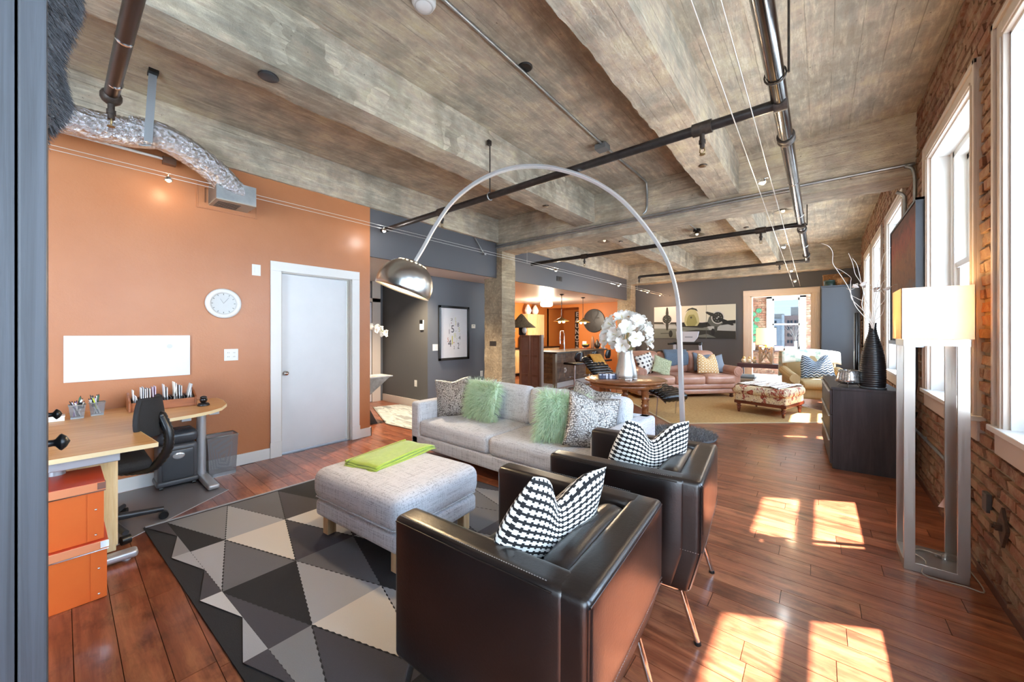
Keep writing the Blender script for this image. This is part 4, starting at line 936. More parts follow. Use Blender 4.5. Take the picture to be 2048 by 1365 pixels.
cdp = bez([(.693, 3.545, .40), (.655, 3.5, .405), (.61, 3.47, .37), (.60, 3.46, .30), (.64, 3.44, .15), (.672, 3.42, .05), (.66, 3.36, .012), (.668, 3.1, .008), (.6, 3.095, .008), (.45, 3.10, .008), (.47, 3.17, .056), (.43, 3.26, .056), (.47, 3.33, .056), (.55, 3.31, .058)], 5)
t = thing('lamp_cord', 'clear lamp cord looping over the steel base of the floor lamp', 'cord'); MB().tube(cdp, .0035, 6).obj('wire', CORDM, t)
MB().lathe([(.034, 0), (.036, .01), (.02, .022), (.002, .024)], n=20, M=Matrix.Translation((.565, 3.30, .0515)) @ Matrix.Scale(1.4, 4, (1, 0, 0))).obj('foot_switch', glass('clear_plastic', (.9, .9, .9), .2), t)
m_ = MB(); m_.add([(.595, 3.46, .37), (.56, 3.445, .30), (.615, 3.43, .305), (.60, 3.475, .30)], [(0, 1, 2), (0, 2, 3), (0, 3, 1), (1, 3, 2)]); m_.obj('warning_tag', M('pink_tag', 'e3c3bf', .6), t)
ol = plate('wall_outlet', 'white outlet low on the brick wall behind the floor lamp', 'outlet', MXm(XR - .01, 3.56, .40), .08, .118, 'outlet')
ad = thing('power_adapter', 'white square plug adapter in the low outlet on the brick wall', 'adapter', (XR - .02, 3.545, .40)); MB().box(-.05, -.035, -.045, 0, .035, .045).obj('body', M('offwhite_plastic', 'e2ddd2', .4), ad, bev=.004); MB().cyl((-.05, 0, 0), (-.075, 0, 0), .008, 10).obj('cord_grip', CORDM, ad)
jb = thing('junction_box', 'dark metal box on the brick wall to the right of the lamp outlet', 'box', (XR - .012, 3.18, .46)); MB().box(-.015, -.035, -.05, .006, .035, .05).obj('body', M('dark_zinc', '4e4c4b', .5, .5), jb, bev=.003); MB().cyl((-.017, .01, .03), (-.014, .01, .03), .007, 10).obj('screw', CHROME, jb)
an = thing('wall_anchor', 'rusty iron diamond anchor plate with bolt low on the brick wall', 'anchor', (XR - .012, 2.96, .41)); MB().prism([(0, -.10), (.06, 0), (0, .10), (-.06, 0)], -.004, .008, M=Matrix.Rotation(-PI / 2, 4, 'Y') @ Matrix.Rotation(PI / 2, 4, 'Z') @ Matrix.Rotation(0, 4, 'Z')).obj('plate', M('rusty_iron', '5a4437', .8, .3, c2='3d2f28', ns=30), an, bev=.002)
MB().tube([(-.008, 0, 0), (-.03, 0, 0)], .022, 4).obj('bolt', MC['rusty_iron'], an); MB().cyl((-.03, 0, 0), (-.04, 0, 0), .01, 10).obj('nut', MC['rusty_iron'], an)
t = thing('wall_conduit', 'thin metal conduit running low along the brick wall behind the dresser', 'conduit'); MB().tube([(XR - .02, 5.6, .47), (XR - .02, 3.6, .465)], .012, 8).obj('tube', GALV, t)
for y_ in (3.9, 4.7): MB().box(XR - .024, y_ - .01, .45, XR, y_ + .01, .486).obj('clamp', GALV, t)
# dresser
DRS = wood('black_brown_oak', '2b2224', '3a2f31', '1c1516', 'Z', .5, 1.6)
dr = thing('dresser', 'black-brown wooden dresser under the ribbed vase by the windows', 'dresser', (.085, 4.97, 0), math.radians(2.5))
MB().box(.012, .004, .0, .495, 1.30, .80).obj('body', DRS, dr, bev=.002); MB().box(0, 0, .80, .505, 1.31, .825).obj('top', DRS, dr, bev=.002)
for c in range(2):
    for r_ in range(3):
        o = MB().box(-.008, .01 + c * .65, .05 + r_ * .25, .012, .65 + c * .65, .29 + r_ * .25).obj('drawer', DRS, dr, bev=.002); MB().box(-.02, .03 + c * .65, .275 + r_ * .25, -.006, .62 + c * .65, .287 + r_ * .25).obj('handle', SILVERP, o)
RIB = M('black_ribbed_ceramic', '1b1c20', .32)
pts = [(.093, 0), (.096, .05), (.098, .12), (.095, .22), (.084, .33), (.066, .42), (.048, .49), (.034, .545), (.028, .59), (.028, .635)]
prof = []
for k in range(240):
    z0 = .635 * k / 240; i = max(j for j in range(len(pts) - 1) if pts[j][1] <= z0); tt = (z0 - pts[i][1]) / (pts[i + 1][1] - pts[i][1]); r0 = pts[i][0] + (pts[i + 1][0] - pts[i][0]) * tt
    prof.append((r0 + .0035 * (abs(math.sin(z0 * PI / .0215)) - .6), z0))
prof += [(.030, .64), (.031, .645), (.022, .645), (.02, .5)]
vs_ = thing('ribbed_vase', 'tall black ribbed bottle vase holding white branches on the dresser', 'vase', (.40, 5.10, .826)); MB().lathe(prof, n=40).obj('body', RIB, vs_); MB().lathe([(.094, 0), (.101, .004), (.099, .016), (.093, .018)], n=40).obj('foot_ring', M('vase_foot_glass', '55595c', .1), vs_)
BR = [[(0.380, 5.060, 1.470), (0.320, 5.054, 1.560), (0.270, 5.048, 1.650), (0.240, 5.042, 1.760), (0.220, 5.036, 1.830), (0.180, 5.030, 1.920), (0.140, 5.024, 2.000), (0.100, 5.018, 2.090), (0.100, 5.012, 2.190), (0.070, 5.006, 2.260), (0.010, 5.000, 2.300)], [(0.390, 5.060, 1.480), (0.320, 5.072, 1.610), (0.250, 5.084, 1.710), (0.240, 5.096, 1.790), (0.240, 5.108, 1.890), (0.240, 5.120, 1.940), (0.180, 5.132, 2.010), (0.130, 5.144, 2.050)], [(0.390, 5.060, 1.470), (0.350, 5.054, 1.540), (0.320, 5.048, 1.650), (0.330, 5.042, 1.770), (0.310, 5.036, 1.870), (0.270, 5.030, 1.960), (0.250, 5.024, 2.070), (0.220, 5.018, 2.170)], [(0.390, 5.060, 1.470), (0.360, 5.072, 1.660), (0.300, 5.084, 1.710), (0.250, 5.096, 1.750)], [(0.40, 5.060, 1.470), (0.330, 5.060, 1.790), (0.300, 5.054, 1.970), (0.280, 5.048, 2.060), (0.250, 5.042, 2.120)], [(0.400, 5.060, 1.470), (0.430, 5.072, 1.610), (0.470, 5.084, 1.670), (0.490, 5.096, 1.730), (0.460, 5.108, 1.790)], [(0.400, 5.060, 1.470), (0.460, 5.054, 1.550), (0.480, 5.048, 1.650)], [(0.410, 5.060, 1.470), (0.420, 5.072, 1.640), (0.440, 5.084, 1.750), (0.470, 5.096, 1.860), (0.500, 5.108, 1.910), (0.480, 5.120, 1.990)], [(0.400, 5.060, 1.490), (0.410, 5.054, 1.690), (0.450, 5.048, 1.950), (0.470, 5.042, 2.110), (0.520, 5.036, 2.190)]]
WBR = M('white_branch', 'e9e5df', .5)
for i, b in enumerate(BR):
    o = MB().tube(bez([(.40, 5.10, 1.36)] + b, 5), [.0042 - .0022 * k / (5 * len(b)) for k in range(5 * len(b) + 1)], 6).obj('white_branch', WBR); tag(o, ('longest curly white branch, bending farthest towards the room', 'curly white branch with a sharp kink, left of the carved flowers', 'white branch forking upward beside the long bent one', 'short straight white branch low on the room side', 'thin white twig rising behind the room-side carved flower', 'white branch under the window-side carved flower', 'short white twig leaning towards the windows', 'white branch with a loop on the window side', 'tall white branch reaching nearest the windows')[i], 'branch', 'white branches in the ribbed vase')
for i, (x, z, s) in enumerate(((.30, 1.83, 1), (.46, 1.79, 1.1))):
    fw_ = thing('wood_flower', ('pale carved wood flower among the white branches, nearer the room', 'pale carved wood flower among the white branches, nearer the window')[i], 'flower', (x, 5.05, z))
    for k in range(6):
        a = k * PI / 3 + i; pm = MB().grid(lambda u, v: ((.02 + .075 * u) * s * math.cos(a) - (v - .5) * .05 * math.sin(PI * u) * math.sin(a), (.02 + .075 * u) * s * math.sin(a) + (v - .5) * .05 * math.sin(PI * u) * math.cos(a), .02 * math.sin(u * 3 + k) + .012 * (k % 3)), 6, 4); pm.obj('petal', WBR, fw_).modifiers.new('t', 'SOLIDIFY').thickness = .002
bwl = thing('mosaic_lantern', 'small silver mosaic votive lantern on a wire stand on the dresser', 'lantern', (.225, 5.13, .826)); bwl.scale = (1.2, 1.2, 1.25)
g = G('mosaic_mirror'); u = g.co('UV', (26, 14, 1)); bt = g.N('TexBrick'); bt.offset = 0; bt.inputs['Scale'].default_value = 1; bt.inputs['Color1'].default_value = lin('e0dedb'); bt.inputs['Color2'].default_value = lin('a9a6a3'); bt.inputs['Mortar'].default_value = lin('3a3836'); bt.inputs['Mortar Size'].default_value = .07; bt.inputs['Brick Width'].default_value = 1; bt.inputs['Row Height'].default_value = 1; g.L(u, bt.inputs['Vector']); g.set(col=bt.outputs[0], rough=.2, metal=.75)
MB().grid(lambda u, v: ((.088 - .022 * v) * math.cos(2 * PI * u), (.088 - .022 * v) * math.sin(2 * PI * u), .04 + .095 * v), 32, 4).obj('mosaic_body', g.m, bwl).modifiers.new('t', 'SOLIDIFY').thickness = .004
MB().lathe([(.03, .018), (.06, .022), (.088, .042)], n=28).obj('bowl', CHROME, bwl)
m_ = MB()
for k in range(3): a = k * 2.1 + .4; m_.tube([(.05 * math.cos(a), .05 * math.sin(a), .025), (.085 * math.cos(a), .085 * math.sin(a), .0)], .003, 6)
m_.obj('stand', CHROME, bwl)
tv = thing('television', 'thin black television seen edge-on at the back of the dresser', 'television', (.33, 6.02, .826), math.radians(-2.6)); MB().rbox((0, 0, .44), (.035, .95, .66), .01, 4).obj('screen', M('tv_black', '141416', .15), tv); MB().box(-.1, -.2, 0, .1, .2, .012).obj('stand', BLACK, tv); MB().box(-.015, -.05, .01, .015, .05, .13).obj('neck', BLACK, tv)
# abstract painting
pt = thing('abstract_painting', 'large abstract rust and blue-grey painting hung between the windows', 'painting', (.665, 5.405, 1.9), math.radians(0))
g = G('abstract_paint'); u = g.co('UV'); sx = g.N('SeparateXYZ'); g.L(u, sx.inputs[0]); n = g.noise(g.co('UV', (3, 5, 1)), 2, 6, .7, .5); n2 = g.noise(g.co('UV', (30, 6, 1)), 2, 5, .7, 1)
t_ = g.math('ADD', sx.outputs[1], g.math('MULTIPLY', g.math('SUBTRACT', n, .5), .35)); c = g.ramp(t_, [(.10, lin('8d99a8')), (.34, lin('6d7077')), (.46, lin('7d5a45')), (.66, lin('8a5a3c')), (.82, lin('8f4433')), (.96, lin('5b3226'))])
c = g.mix(g.math('MULTIPLY', g.ramp(n2, [(.52, (0, 0, 0)), (.62, (1, 1, 1))]), .6), c, lin('2b2e36')); g.set(col=c, rough=.8, nrm=g.bump(n2, .6, .006))
MB().grid(lambda u, v: (-.026, .735 - 1.47 * u, -.61 + 1.22 * v), 2, 2).obj('canvas', g.m, pt); MB().box(-.025, -.735, -.61, .02, .735, .61).obj('stretcher', M('canvas_edge', '23252b', .6), pt)
m_ = MB()
for a in ((-.755, -.63, -.735, .63), (.735, -.63, .755, .63), (-.755, .61, .755, .63)): m_.box(-.035, a[0], a[1], .025, a[2], a[3])
m_.obj('frame', M('black_frame', '1d1e24', .4), pt); MB().box(-.045, -.76, -.65, .025, .76, -.61).obj('lower_rail', M('silver_rail', '9ca3ad', .4, .4), pt)
pn = thing('plant_stand', 'black scrolled wire plant stand squeezed between dresser and brick wall', 'plant stand', (.635, 4.90, 0))
m_ = MB()
for s in (-.04, .04): m_.tube([(0, s, 0), (0, s, .60)], .005, 6)
for k in range(6): m_.tube(bez([(0, -.04, .06 + k * .09), (-.02, -.01, .09 + k * .09), (0, .02, .07 + k * .09), (-.01, 0, .05 + k * .09)], 4), .004, 6)
m_.obj('frame', BLACKM, pn); MB().lathe([(.03, .60), (.045, .66), (.04, .66), (.002, .65)], n=16).obj('tray', BLACKM, pn)
pl_ = thing('potted_plant', 'small green leafy plant behind the dresser', 'plant', (.63, 4.90, .661))
MB().lathe([(.028, 0), (.04, .05), (.036, .05), (.002, .045)], n=16).obj('pot', BLACK, pl_); lm = MB().grid(lambda u, v: (.06 * u, (v - .5) * .03 * math.sin(PI * min(1, u + .08)), .03 * math.sin(u * 2)), 4, 2).mesh('leaf', M('leaf_green', '3f8a35', .5))
for k in range(9): o = bpy.data.objects.new('leaf', lm); COL.objects.link(o); o.parent = pl_; o.location = (0, 0, .05); o.rotation_euler = (0, -.3 - .1 * (k % 3), k * .75)
cb = thing('cable_bundle', 'black cables hanging down the brick wall behind the dresser', 'cable')
for k in range(3): MB().tube(bez([(.675 - .012 * k, 4.93 + .03 * k, 1.25), (.68, 4.94 + .03 * k, .95), (.67 - .015 * k, 4.98, .75), (.66, 4.95 - .03 * k, .45), (.66, 4.97, .12)], 6), .006, 6).obj('cable', BLACK, cb)
# ------------------------------------------------------------------ far living area
SIS = M('sisal_weave', 'cfa66c', .95, c2='bb9056', ns=30, bs=140, bst=.7)
si = thing('sisal_rug', 'large golden sisal rug under the tan leather sofa', 'rug', (-1.74, 5.85, 0), math.radians(41.3))
MB().box(.03, .03, .0006, 3.05, 2.9, .009).obj('weave', SIS, si)
m_ = MB(); m_.box(0, 0, .0006, 3.08, .035, .010); m_.box(0, 2.9, .0006, 3.08, 2.935, .01); m_.box(0, 0, .0006, .035, 2.93, .01); m_.box(3.045, 0, .0006, 3.08, 2.93, .01); m_.obj('border', M('cream_binding', 'd9c39a', .9), si)
g = G('tan_leather'); n = g.noise(g.co('Object'), 3, 5, .6); n2 = g.noise(g.co('Object'), 60, 4, .6); g.set(col=g.ramp(n, [(.3, lin('aa7660')), (.7, lin('c89a84'))]), rough=.36, coat=.15, nrm=g.bump(g.math('ADD', n2, g.math('MULTIPLY', n, 3)), .25, .01)); TAN = g.m
sl = thing('leather_sofa', 'three-seat tan leather sofa with rolled arms on the sisal rug', 'sofa', (-2.41, 8.68, .009), math.radians(47))
SLM = lambda p: Matrix.Translation((-2.41, 8.68, .009)) @ Matrix.Rotation(math.radians(47), 4, 'Z') @ Vector(p)
MB().rbox((0, .02, .13), (2.26, .86, .12), .05, 6).obj('base', TAN, sl); MB().rbox((0, .0, .25), (2.26, .90, .13), .055, 6).obj('front_rail', TAN, sl)
for x in (-.68, 0, .68):
    MB().rbox((x, -.09, .38), (.675, .80, .19), .06, 8, (0, .02, .02)).obj('seat_cushion', TAN, sl)
    MB().rbox((0, 0, 0), (.69, .24, .50), .10, 8, (0, .04, .02), M=Matrix.Translation((x, .28, .70)) @ Matrix.Rotation(-.2, 4, 'X')).obj('back_cushion', TAN, sl)
MB().rbox((0, .40, .47), (2.2, .16, .72), .07, 6).obj('backrest', TAN, sl)
for s in (-1, 1):
    o = MB().rbox((s * 1.07, -.0, .32), (.19, .90, .42), .05, 6).obj('armrest', TAN, sl)
    m_ = MB(); m_.tube([(s * 1.08, -.47, .55), (s * 1.08, .40, .57)], [.105, .10], 22); m_.obj('arm_roll', TAN, o)
    m_ = MB(); m_.tube([(s * 1.08 + .07 * math.cos(a), -.473, .55 + .07 * math.sin(a)) for a in [2 * PI * i / 20 for i in range(20)]], .006, 6, close=True); m_.obj('scroll_piping', TAN, o)
    for y_ in (-.38, .36): MB().lathe([(.028, 0), (.045, .02), (.03, .05), (.04, .07)], c=(s * .98, y_, 0), n=16).obj('foot', M('dark_turned_wood', '4a2a1f', .4), sl)
def on_sofa(name, label, mat, w, h, t, p, lean, roll, yaw=0, chop=0, cat='cushion'):
    o = pillow_mb(w, h, t, chop, 12).obj(name, mat, weld=True); tag(o, label, cat); o.location = SLM(p)
    o.rotation_euler = (Matrix.Rotation(math.radians(47 + yaw), 3, 'Z') @ Matrix.Rotation(math.radians(lean), 3, 'X') @ Matrix.Rotation(math.radians(roll), 3, 'Y')).to_euler(); return o
g = G('polka_dots'); u = g.co('UV', (5.2, 5.2, 1)); v = g.N('TexVoronoi'); v.inputs['Scale'].default_value = 1; v.inputs['Randomness'].default_value = .25; g.L(u, v.inputs['Vector']); cc = g.N('SeparateColor'); g.L(v.outputs[1], cc.inputs[0])
g.set(col=g.mix(g.math('LESS_THAN', v.outputs[0], .33), lin('ece6dd'), g.ramp(cc.outputs[0], [(0, lin('2d2628')), (.6, lin('5a4d4b')), (1, lin('9d9a98'))])), rough=.9)
on_sofa('polka_dot_cushion', 'white cushion with dark dots on the tan sofa behind the flower vase', g.m, .46, .46, .16, (-.80, -.10, .70), -18, -14, 10)
o = thing('shaggy_cushion', 'pale sage shaggy cushion beside the dotted one on the tan sofa', 'cushion'); o.location = SLM((-.50, -.2, .66)); o.rotation_euler = (Matrix.Rotation(math.radians(50), 3, 'Z') @ Matrix.Rotation(math.radians(-24), 3, 'X') @ Matrix.Rotation(math.radians(24), 3, 'Y')).to_euler()
SAGE = M('sage_loops', 'b9bd95', .9, c2='d5d6b8', ns=40); pillow_mb(.40, .40, .14).obj('cover', SAGE, o, weld=True); mb = MB(); fur(mb, pillow_surf(.40, .40, .14), 1800, .022, .004, random.Random(12), .3, segs=2); mb.obj('loops', SAGE, o)['kind'] = 'stuff'
on_sofa('blue_cushion', 'blue-grey cushion behind the ochre patterned one on the tan sofa', M('blue_grey_cloth', '75808d', .9), .44, .44, .15, (.64, .10, .70), -20, 8, 0, .04)
on_sofa('blue_cushion', 'grey-blue cushion squeezed between ochre cushion and rolled sofa arm', M('grey_blue_cloth', '848b95', .9), .42, .42, .14, (.86, .0, .66), -16, -10, -20, .03)
g = G('ochre_medallions'); u = g.co('UV', (7, 7, 1)); v = g.N('TexVoronoi'); v.inputs['Scale'].default_value = 1; v.inputs['Randomness'].default_value = .05; g.L(u, v.inputs['Vector']); g.set(col=g.ramp(v.outputs[0], [(.2, lin('e8d3a8')), (.3, lin('c88a3c')), (.42, lin('c88a3c')), (.5, lin('ead9b6'))]), rough=.9)
on_sofa('ochre_cushion', 'cream and ochre medallion cushion with a pinched top on the tan sofa', g.m, .50, .46, .17, (.60, -.13, .69), -18, 3, -4, .10)
bl = thing('grey_blanket', 'blue-grey knitted blanket folded over the middle back of the tan sofa', 'blanket', (-2.41, 8.68, .009), math.radians(47)); KN = M('blue_grey_knit', '66727f', .95, c2='55606c', ns=60, bs=160, bst=.7)
def drape(u, v): 
    s = v * .62; x = -.31 + .56 * u + .03 * math.sin(v * 3)
    if s < .26: y_, z = .43 - s * 1.15, .965 + .03 * math.sin(s / .26 * PI / 2 * 1.2)
    else: k = s - .26; y_, z = .131 - .10 * (1 - math.exp(-k * 9)), .992 - k * .95 - .05 * math.exp(-k * 30)
    return (x, y_, z + .012 * math.sin(u * 14) * v)
m_ = MB().grid(drape, 12, 16); o = m_.obj('knit', KN, bl); s_ = o.modifiers.new('t', 'SOLIDIFY'); s_.thickness = .025; s_.offset = 1
# kilim footstool with throw
kl = thing('kilim_ottoman', 'upholstered ottoman in red floral kilim on turned wooden legs', 'ottoman', (-.68, 7.79, .009), math.radians(-14.5))
g = G('kilim_fabric'); n = g.noise(g.co('Object', (1, 1, 1)), 6, 5, .7, 1.5); n2 = g.noise(g.co('Object', loc=(4, 2, 1)), 22, 5, .75, 2); c = g.ramp(n, [(.40, lin('e3cba0')), (.50, lin('e9d8b6')), (.55, lin('9b3527')), (.61, lin('b4533c')), (.65, lin('e3cba0')), (.74, lin('5a6646'))]); c = g.mix(g.ramp(n2, [(.56, (0, 0, 0)), (.6, (1, 1, 1))]), c, lin('6a2a24')); g.set(col=c, rough=.9, nrm=g.bump(n2, .3, .004)); KIL = g.m
RED = wood('red_mahogany', '6a2f1c', '80402a', '4c1e12', 'X', .3)
MB().rbox((0, 0, .26), (.76, .82, .14), .03, 6).obj('body', KIL, kl); MB().rbox((0, 0, .385), (.82, .88, .15), .07, 8, (0, 0, .02)).obj('cushion_top', KIL, kl); MB().box(-.385, -.415, .155, .385, .415, .205).obj('rail', RED, kl, bev=.006)
for sx in (-1, 1):
    for sy in (-1, 1): MB().lathe([(.016, 0), (.024, .05), (.030, .085), (.020, .092), (.036, .105), (.036, .118), (.022, .126), (.034, .14), (.036, .16)], c=(sx * .33, sy * .36, 0), n=18).obj('leg', RED, kl)
tw_ = thing('striped_throw', 'white and cream throw spread over the kilim ottoman', 'throw', (-.68, 7.79, .009), math.radians(-14.5))
g = G('cream_stripes'); w = g.N('TexWave'); w.inputs['Scale'].default_value = 3; w.inputs['Distortion'].default_value = 2; g.L(g.co('Object', (1, 3, 1)), w.inputs[0]); g.set(col=g.ramp(w.outputs[0], [(.0, lin('f0ebe2')), (.82, lin('efe8dc')), (.93, lin('b99a8c')), (1, lin('80706a'))]), rough=.9)
def thr(u, v):
    x, y_ = -.43 + .72 * u + .10 * v, -.30 + .76 * v - .12 * u; e = max(0, abs(x) - .36) ; e2 = max(0, abs(y_) - .39)
    return (x, y_, .487 - 2.2 * e * e - 2.2 * e2 * e2 - .6 * e - .6 * e2 + .009 * math.sin(u * 17 + v * 5))
o = MB().grid(thr, 20, 20).obj('cloth', g.m, tw_); o.modifiers.new('t', 'SOLIDIFY').thickness = .008
# striped armchair
g = G('tan_stripe'); w = g.N('TexWave'); w.bands_direction = 'X'; w.inputs['Scale'].default_value = 14; g.L(g.co('Object'), w.inputs[0]); g.set(col=g.ramp(w.outputs[0], [(.2, lin('a58a5e')), (.6, lin('b89d72'))]), rough=.9); STR = g.m
ar = thing('striped_armchair', 'tan striped armchair with scrolled arms beside the windows', 'armchair', (-.07, 9.12, .009), math.radians(16.5))
MB().rbox((0, .0, .26), (.86, .84, .20), .04, 6).obj('base', STR, ar); MB().rbox((0, -.09, .42), (.66, .78, .16), .06, 8, (0, .02, .02)).obj('seat_cushion', STR, ar)
MB().rbox((0, 0, 0), (.84, .20, .62), .09, 8, (0, .03, .03), M=Matrix.Translation((0, .36, .68)) @ Matrix.Rotation(-.16, 4, 'X')).obj('backrest', STR, ar)
for s in (-1, 1):
    o = MB().rbox((s * .40, -.05, .42), (.13, .76, .26), .05, 6).obj('armrest', STR, ar); MB().tube(bez([(s * .43, -.45, .53), (s * .43, -.1, .57), (s * .43, .3, .63)], 6), .082, 18).obj('arm_roll', STR, o)
    for y_ in (-.38, .36): MB().cyl((s * .36, y_, .18), (s * .37, y_ * 1.04, 0), .028, 10, r1=.018).obj('leg', M('dark_turned_wood', '4a2a1f', .4), ar)
g = G('pastel_plaid'); u = g.co('UV', (5, 6, 1)); ck_ = g.N('TexBrick'); ck_.offset = .5; ck_.inputs['Scale'].default_value = 1
for nm, c in (('Color1', 'dbe0b4'), ('Color2', 'e6b79f'), ('Mortar', 'efe9d8')): ck_.inputs[nm].default_value = lin(c)
ck_.inputs['Mortar Size'].default_value = .22; ck_.inputs['Mortar Smooth'].default_value = .6; g.L(u, ck_.inputs[0]); n = g.noise(u, 1.1, 3, .6); c = g.mix(g.ramp(n, [(.5, (0, 0, 0)), (.62, (1, 1, 1))]), ck_.outputs[0], lin('a9c7b0')); g.set(col=c, rough=.95)
cv = thing('pastel_blanket', 'pastel plaid blanket over the back of the striped armchair', 'blanket', (-.07, 9.12, .009), math.radians(16.5))
def bk2(u, v):
    s = (v - .35) * .95; x = (-.46 + .94 * u)
    if abs(s) < .12: y_, z = .41 + .12 * math.sin(s / .12 * PI / 2) , 1.02 + .03 * math.cos(s / .12 * PI / 2)
    elif s < 0: y_, z = .29 - (abs(s) - .12) * .18, 1.02 - (abs(s) - .12)
    else: y_, z = .53 + (s - .12) * .1, 1.02 - (s - .12)
    return (x, y_ - .0 + .012 * math.sin(u * 15), z - .05 * abs(u - .5) ** 2 * 4)
o = MB().grid(bk2, 16, 24).obj('cloth', g.m, cv); o.modifiers.new('t', 'SOLIDIFY').thickness = .012
g = G('blue_scales'); u = g.co('UV', (6, 9, 1)); w = g.N('TexWave'); w.wave_type = 'BANDS'; w.bands_direction = 'Y'; w.inputs['Scale'].default_value = 2.6; sx = g.N('SeparateXYZ'); g.L(g.co('UV'), sx.inputs[0])
ww = g.math('SINE', g.math('ADD', g.math('MULTIPLY', sx.outputs[1], 60), g.math('MULTIPLY', g.math('SINE', g.math('MULTIPLY', sx.outputs[0], 38)), 1.6))); g.set(col=g.ramp(g.math('ADD', g.math('MULTIPLY', ww, .5), .5), [(.25, lin('4d5c6e')), (.6, lin('8494a5')), (.85, lin('c3ccd4'))]), rough=.85, nrm=g.bump(ww, .7, .02))
o = pillow_mb(.52, .46, .18, .12, 14).obj('blue_wave_cushion', g.m, weld=True); tag(o, 'blue-grey cushion with raised waves in the striped armchair', 'cushion'); o.location = (-.05, 9.05, .74); o.rotation_euler = (Matrix.Rotation(math.radians(10), 3, 'Z') @ Matrix.Rotation(math.radians(-20), 3, 'X') @ Matrix.Rotation(math.radians(-3), 3, 'Y')).to_euler()
o = pillow_mb(.34, .40, .12, .0, 10).obj('yellow_cushion', M('ochre_cloth', 'd9a13c', .9), weld=True); tag(o, 'yellow cushion tucked at the left of the armchair back', 'cushion'); o.location = (-.37, 9.38, .82); o.rotation_euler = (Matrix.Rotation(math.radians(25), 3, 'Z') @ Matrix.Rotation(math.radians(-14), 3, 'X')).to_euler()
# console in front of the doorway
DWD = wood('worn_dark_plank', '4a2c2c', '5e3b38', '321c1c', 'X', .4)
cs = thing('console_bench', 'chunky dark wooden console standing in the sunroom doorway', 'console', (-1.07, 10.8, 0))
MB().box(-.51, -.16, .535, .51, .16, .635).obj('top', DWD, cs, bev=.006)
for sx in (-1, 1):
    for sy in (-1, 1): MB().box(sx * .43 - .035, sy * .11 - .035, 0, sx * .43 + .035, sy * .11 + .035, .54).obj('leg', DWD, cs, bev=.004)
MB().box(-.43, -.1, .10, .43, .1, .14).obj('lower_shelf', DWD, cs)
tl = thing('table_lamp', 'table lamp with wooden lattice base and glowing cream drum shade', 'table lamp', (-1.0, 10.8, .636))
for sx in (-1, 1):
    m_ = MB()
    for sy in (-1, 1): m_.box(sx * .12 - .018, sy * .1 - .018, 0, sx * .12 + .018, sy * .1 + .018, .40)
    m_.obj('post', wood('lattice_wood', '9a7a58', 'b6977a', '7a5c42', 'Z', .6), tl)
LT = bpy.data.materials['lattice_wood']
for y_ in (-.105, .105):
    for (a, b) in (((-.12, .02), (.12, .38)), ((.12, .02), (-.12, .38)), ((-.12, .02), (-.02, .38)), ((.12, .02), (.02, .38))): MB().bar((a[0], y_, a[1]), (b[0], y_, b[1]), .02, .02).obj('lattice_bar', LT, tl)
MB().box(-.14, -.12, 0, .14, .12, .02).obj('base', LT, tl); MB().box(-.14, -.12, .39, .14, .12, .41).obj('cap', LT, tl); MB().cyl((0, 0, .41), (0, 0, .5), .02).obj('neck', M('brass', 'c79a4a', .3, .8), tl)
g = G('cream_lampshade'); g.set(col=lin('f5e2b0'), rough=.9, ecol=lin('ffdc8a'), estr=.55)
MB().lathe([(.205, .46), (.20, .86)], n=36, cap=False).obj('drum_shade', g.m, tl); lamp('POINT', (-1.0, 10.8, 1.28), 8, (1, .75, .42), .08)
for k in range(3):
    st_ = thing('figurine', ('round gold and white ceramic figurine nearest the doorway trim', 'middle gold and white figurine on the console', 'gold and white figurine touching the lattice lamp')[k], 'figurine', (-1.46 + .11 * k, 10.78, .636)); MB().ball((0, 0, .06), (.05, .05, .06), 14).obj('body', M('white_ceramic', 'e9e4da', .3, c2='c9a45a', ns=30), st_); MB().ball((.01, -.01, .13), .03, 12).obj('head', M('gold_glaze', 'd9bb7a', .3, .5), st_)
for k in range(9):
    b_ = MB().box(-.14, -.1, 0, .14, .1, .034 + .008 * (k % 3)); b_.box(-.141, -.101, -.001, -.12, .101, .035 + .008 * (k % 3), 1); cl = ('8b8f90', '5b6a5a', '7a6a55', 'a39a88', '44525a', '8f7f6a', 'b5a994', '6e7b80', '9fb0b8')[k]
    o = b_.obj('book', [M('book_' + cl, cl, .7), M('book_' + cl, cl)]); o.location = (-1.33 + .015 * math.sin(k * 2), 10.45, .002 + sum(.035 + .008 * (q % 3) for q in range(k))); o.rotation_euler = (0, 0, .12 * math.sin(k * 1.7)); tag(o, '%s book, %s from the floor in the stack beside the dark console' % (('grey', 'green', 'brown', 'beige', 'slate', 'tan', 'pale', 'teal', 'light blue')[k], ORD[k]), 'book', 'books stacked under the console')
# tall grey cabinet with baskets on top
tcb = thing('tall_cabinet', 'tall slate grey cabinet to the right of the sunroom doorway', 'cabinet', (.02, 10.6, 0)); SLT = M('slate_paint', '464a51', .5)
MB().box(0, 0, 0, .63, .6, 2.38).obj('body', SLT, tcb, bev=.004); MB().box(.01, -.018, .05, .62, 0, 2.36).obj('door', SLT, tcb, bev=.003); MB().box(-.01, -.02, 2.38, .64, .6, 2.40).obj('top', SLT, tcb)
bk_t = thing('green_tin', 'dark green round tin on top of the slate cabinet', 'tin', (.16, 10.75, 2.401)); MB().lathe([(.10, 0), (.10, .10), (.105, .10), (.105, .13), (.01, .135)], n=24).obj('body', M('bottle_green', '25332b', .4), bk_t); MB().ball((0, 0, .14), .015).obj('knob', BLACK, bk_t)
WK = M('wicker', '96683c', .9, c2='6a4526', ns=40, bs=90, bst=.9)
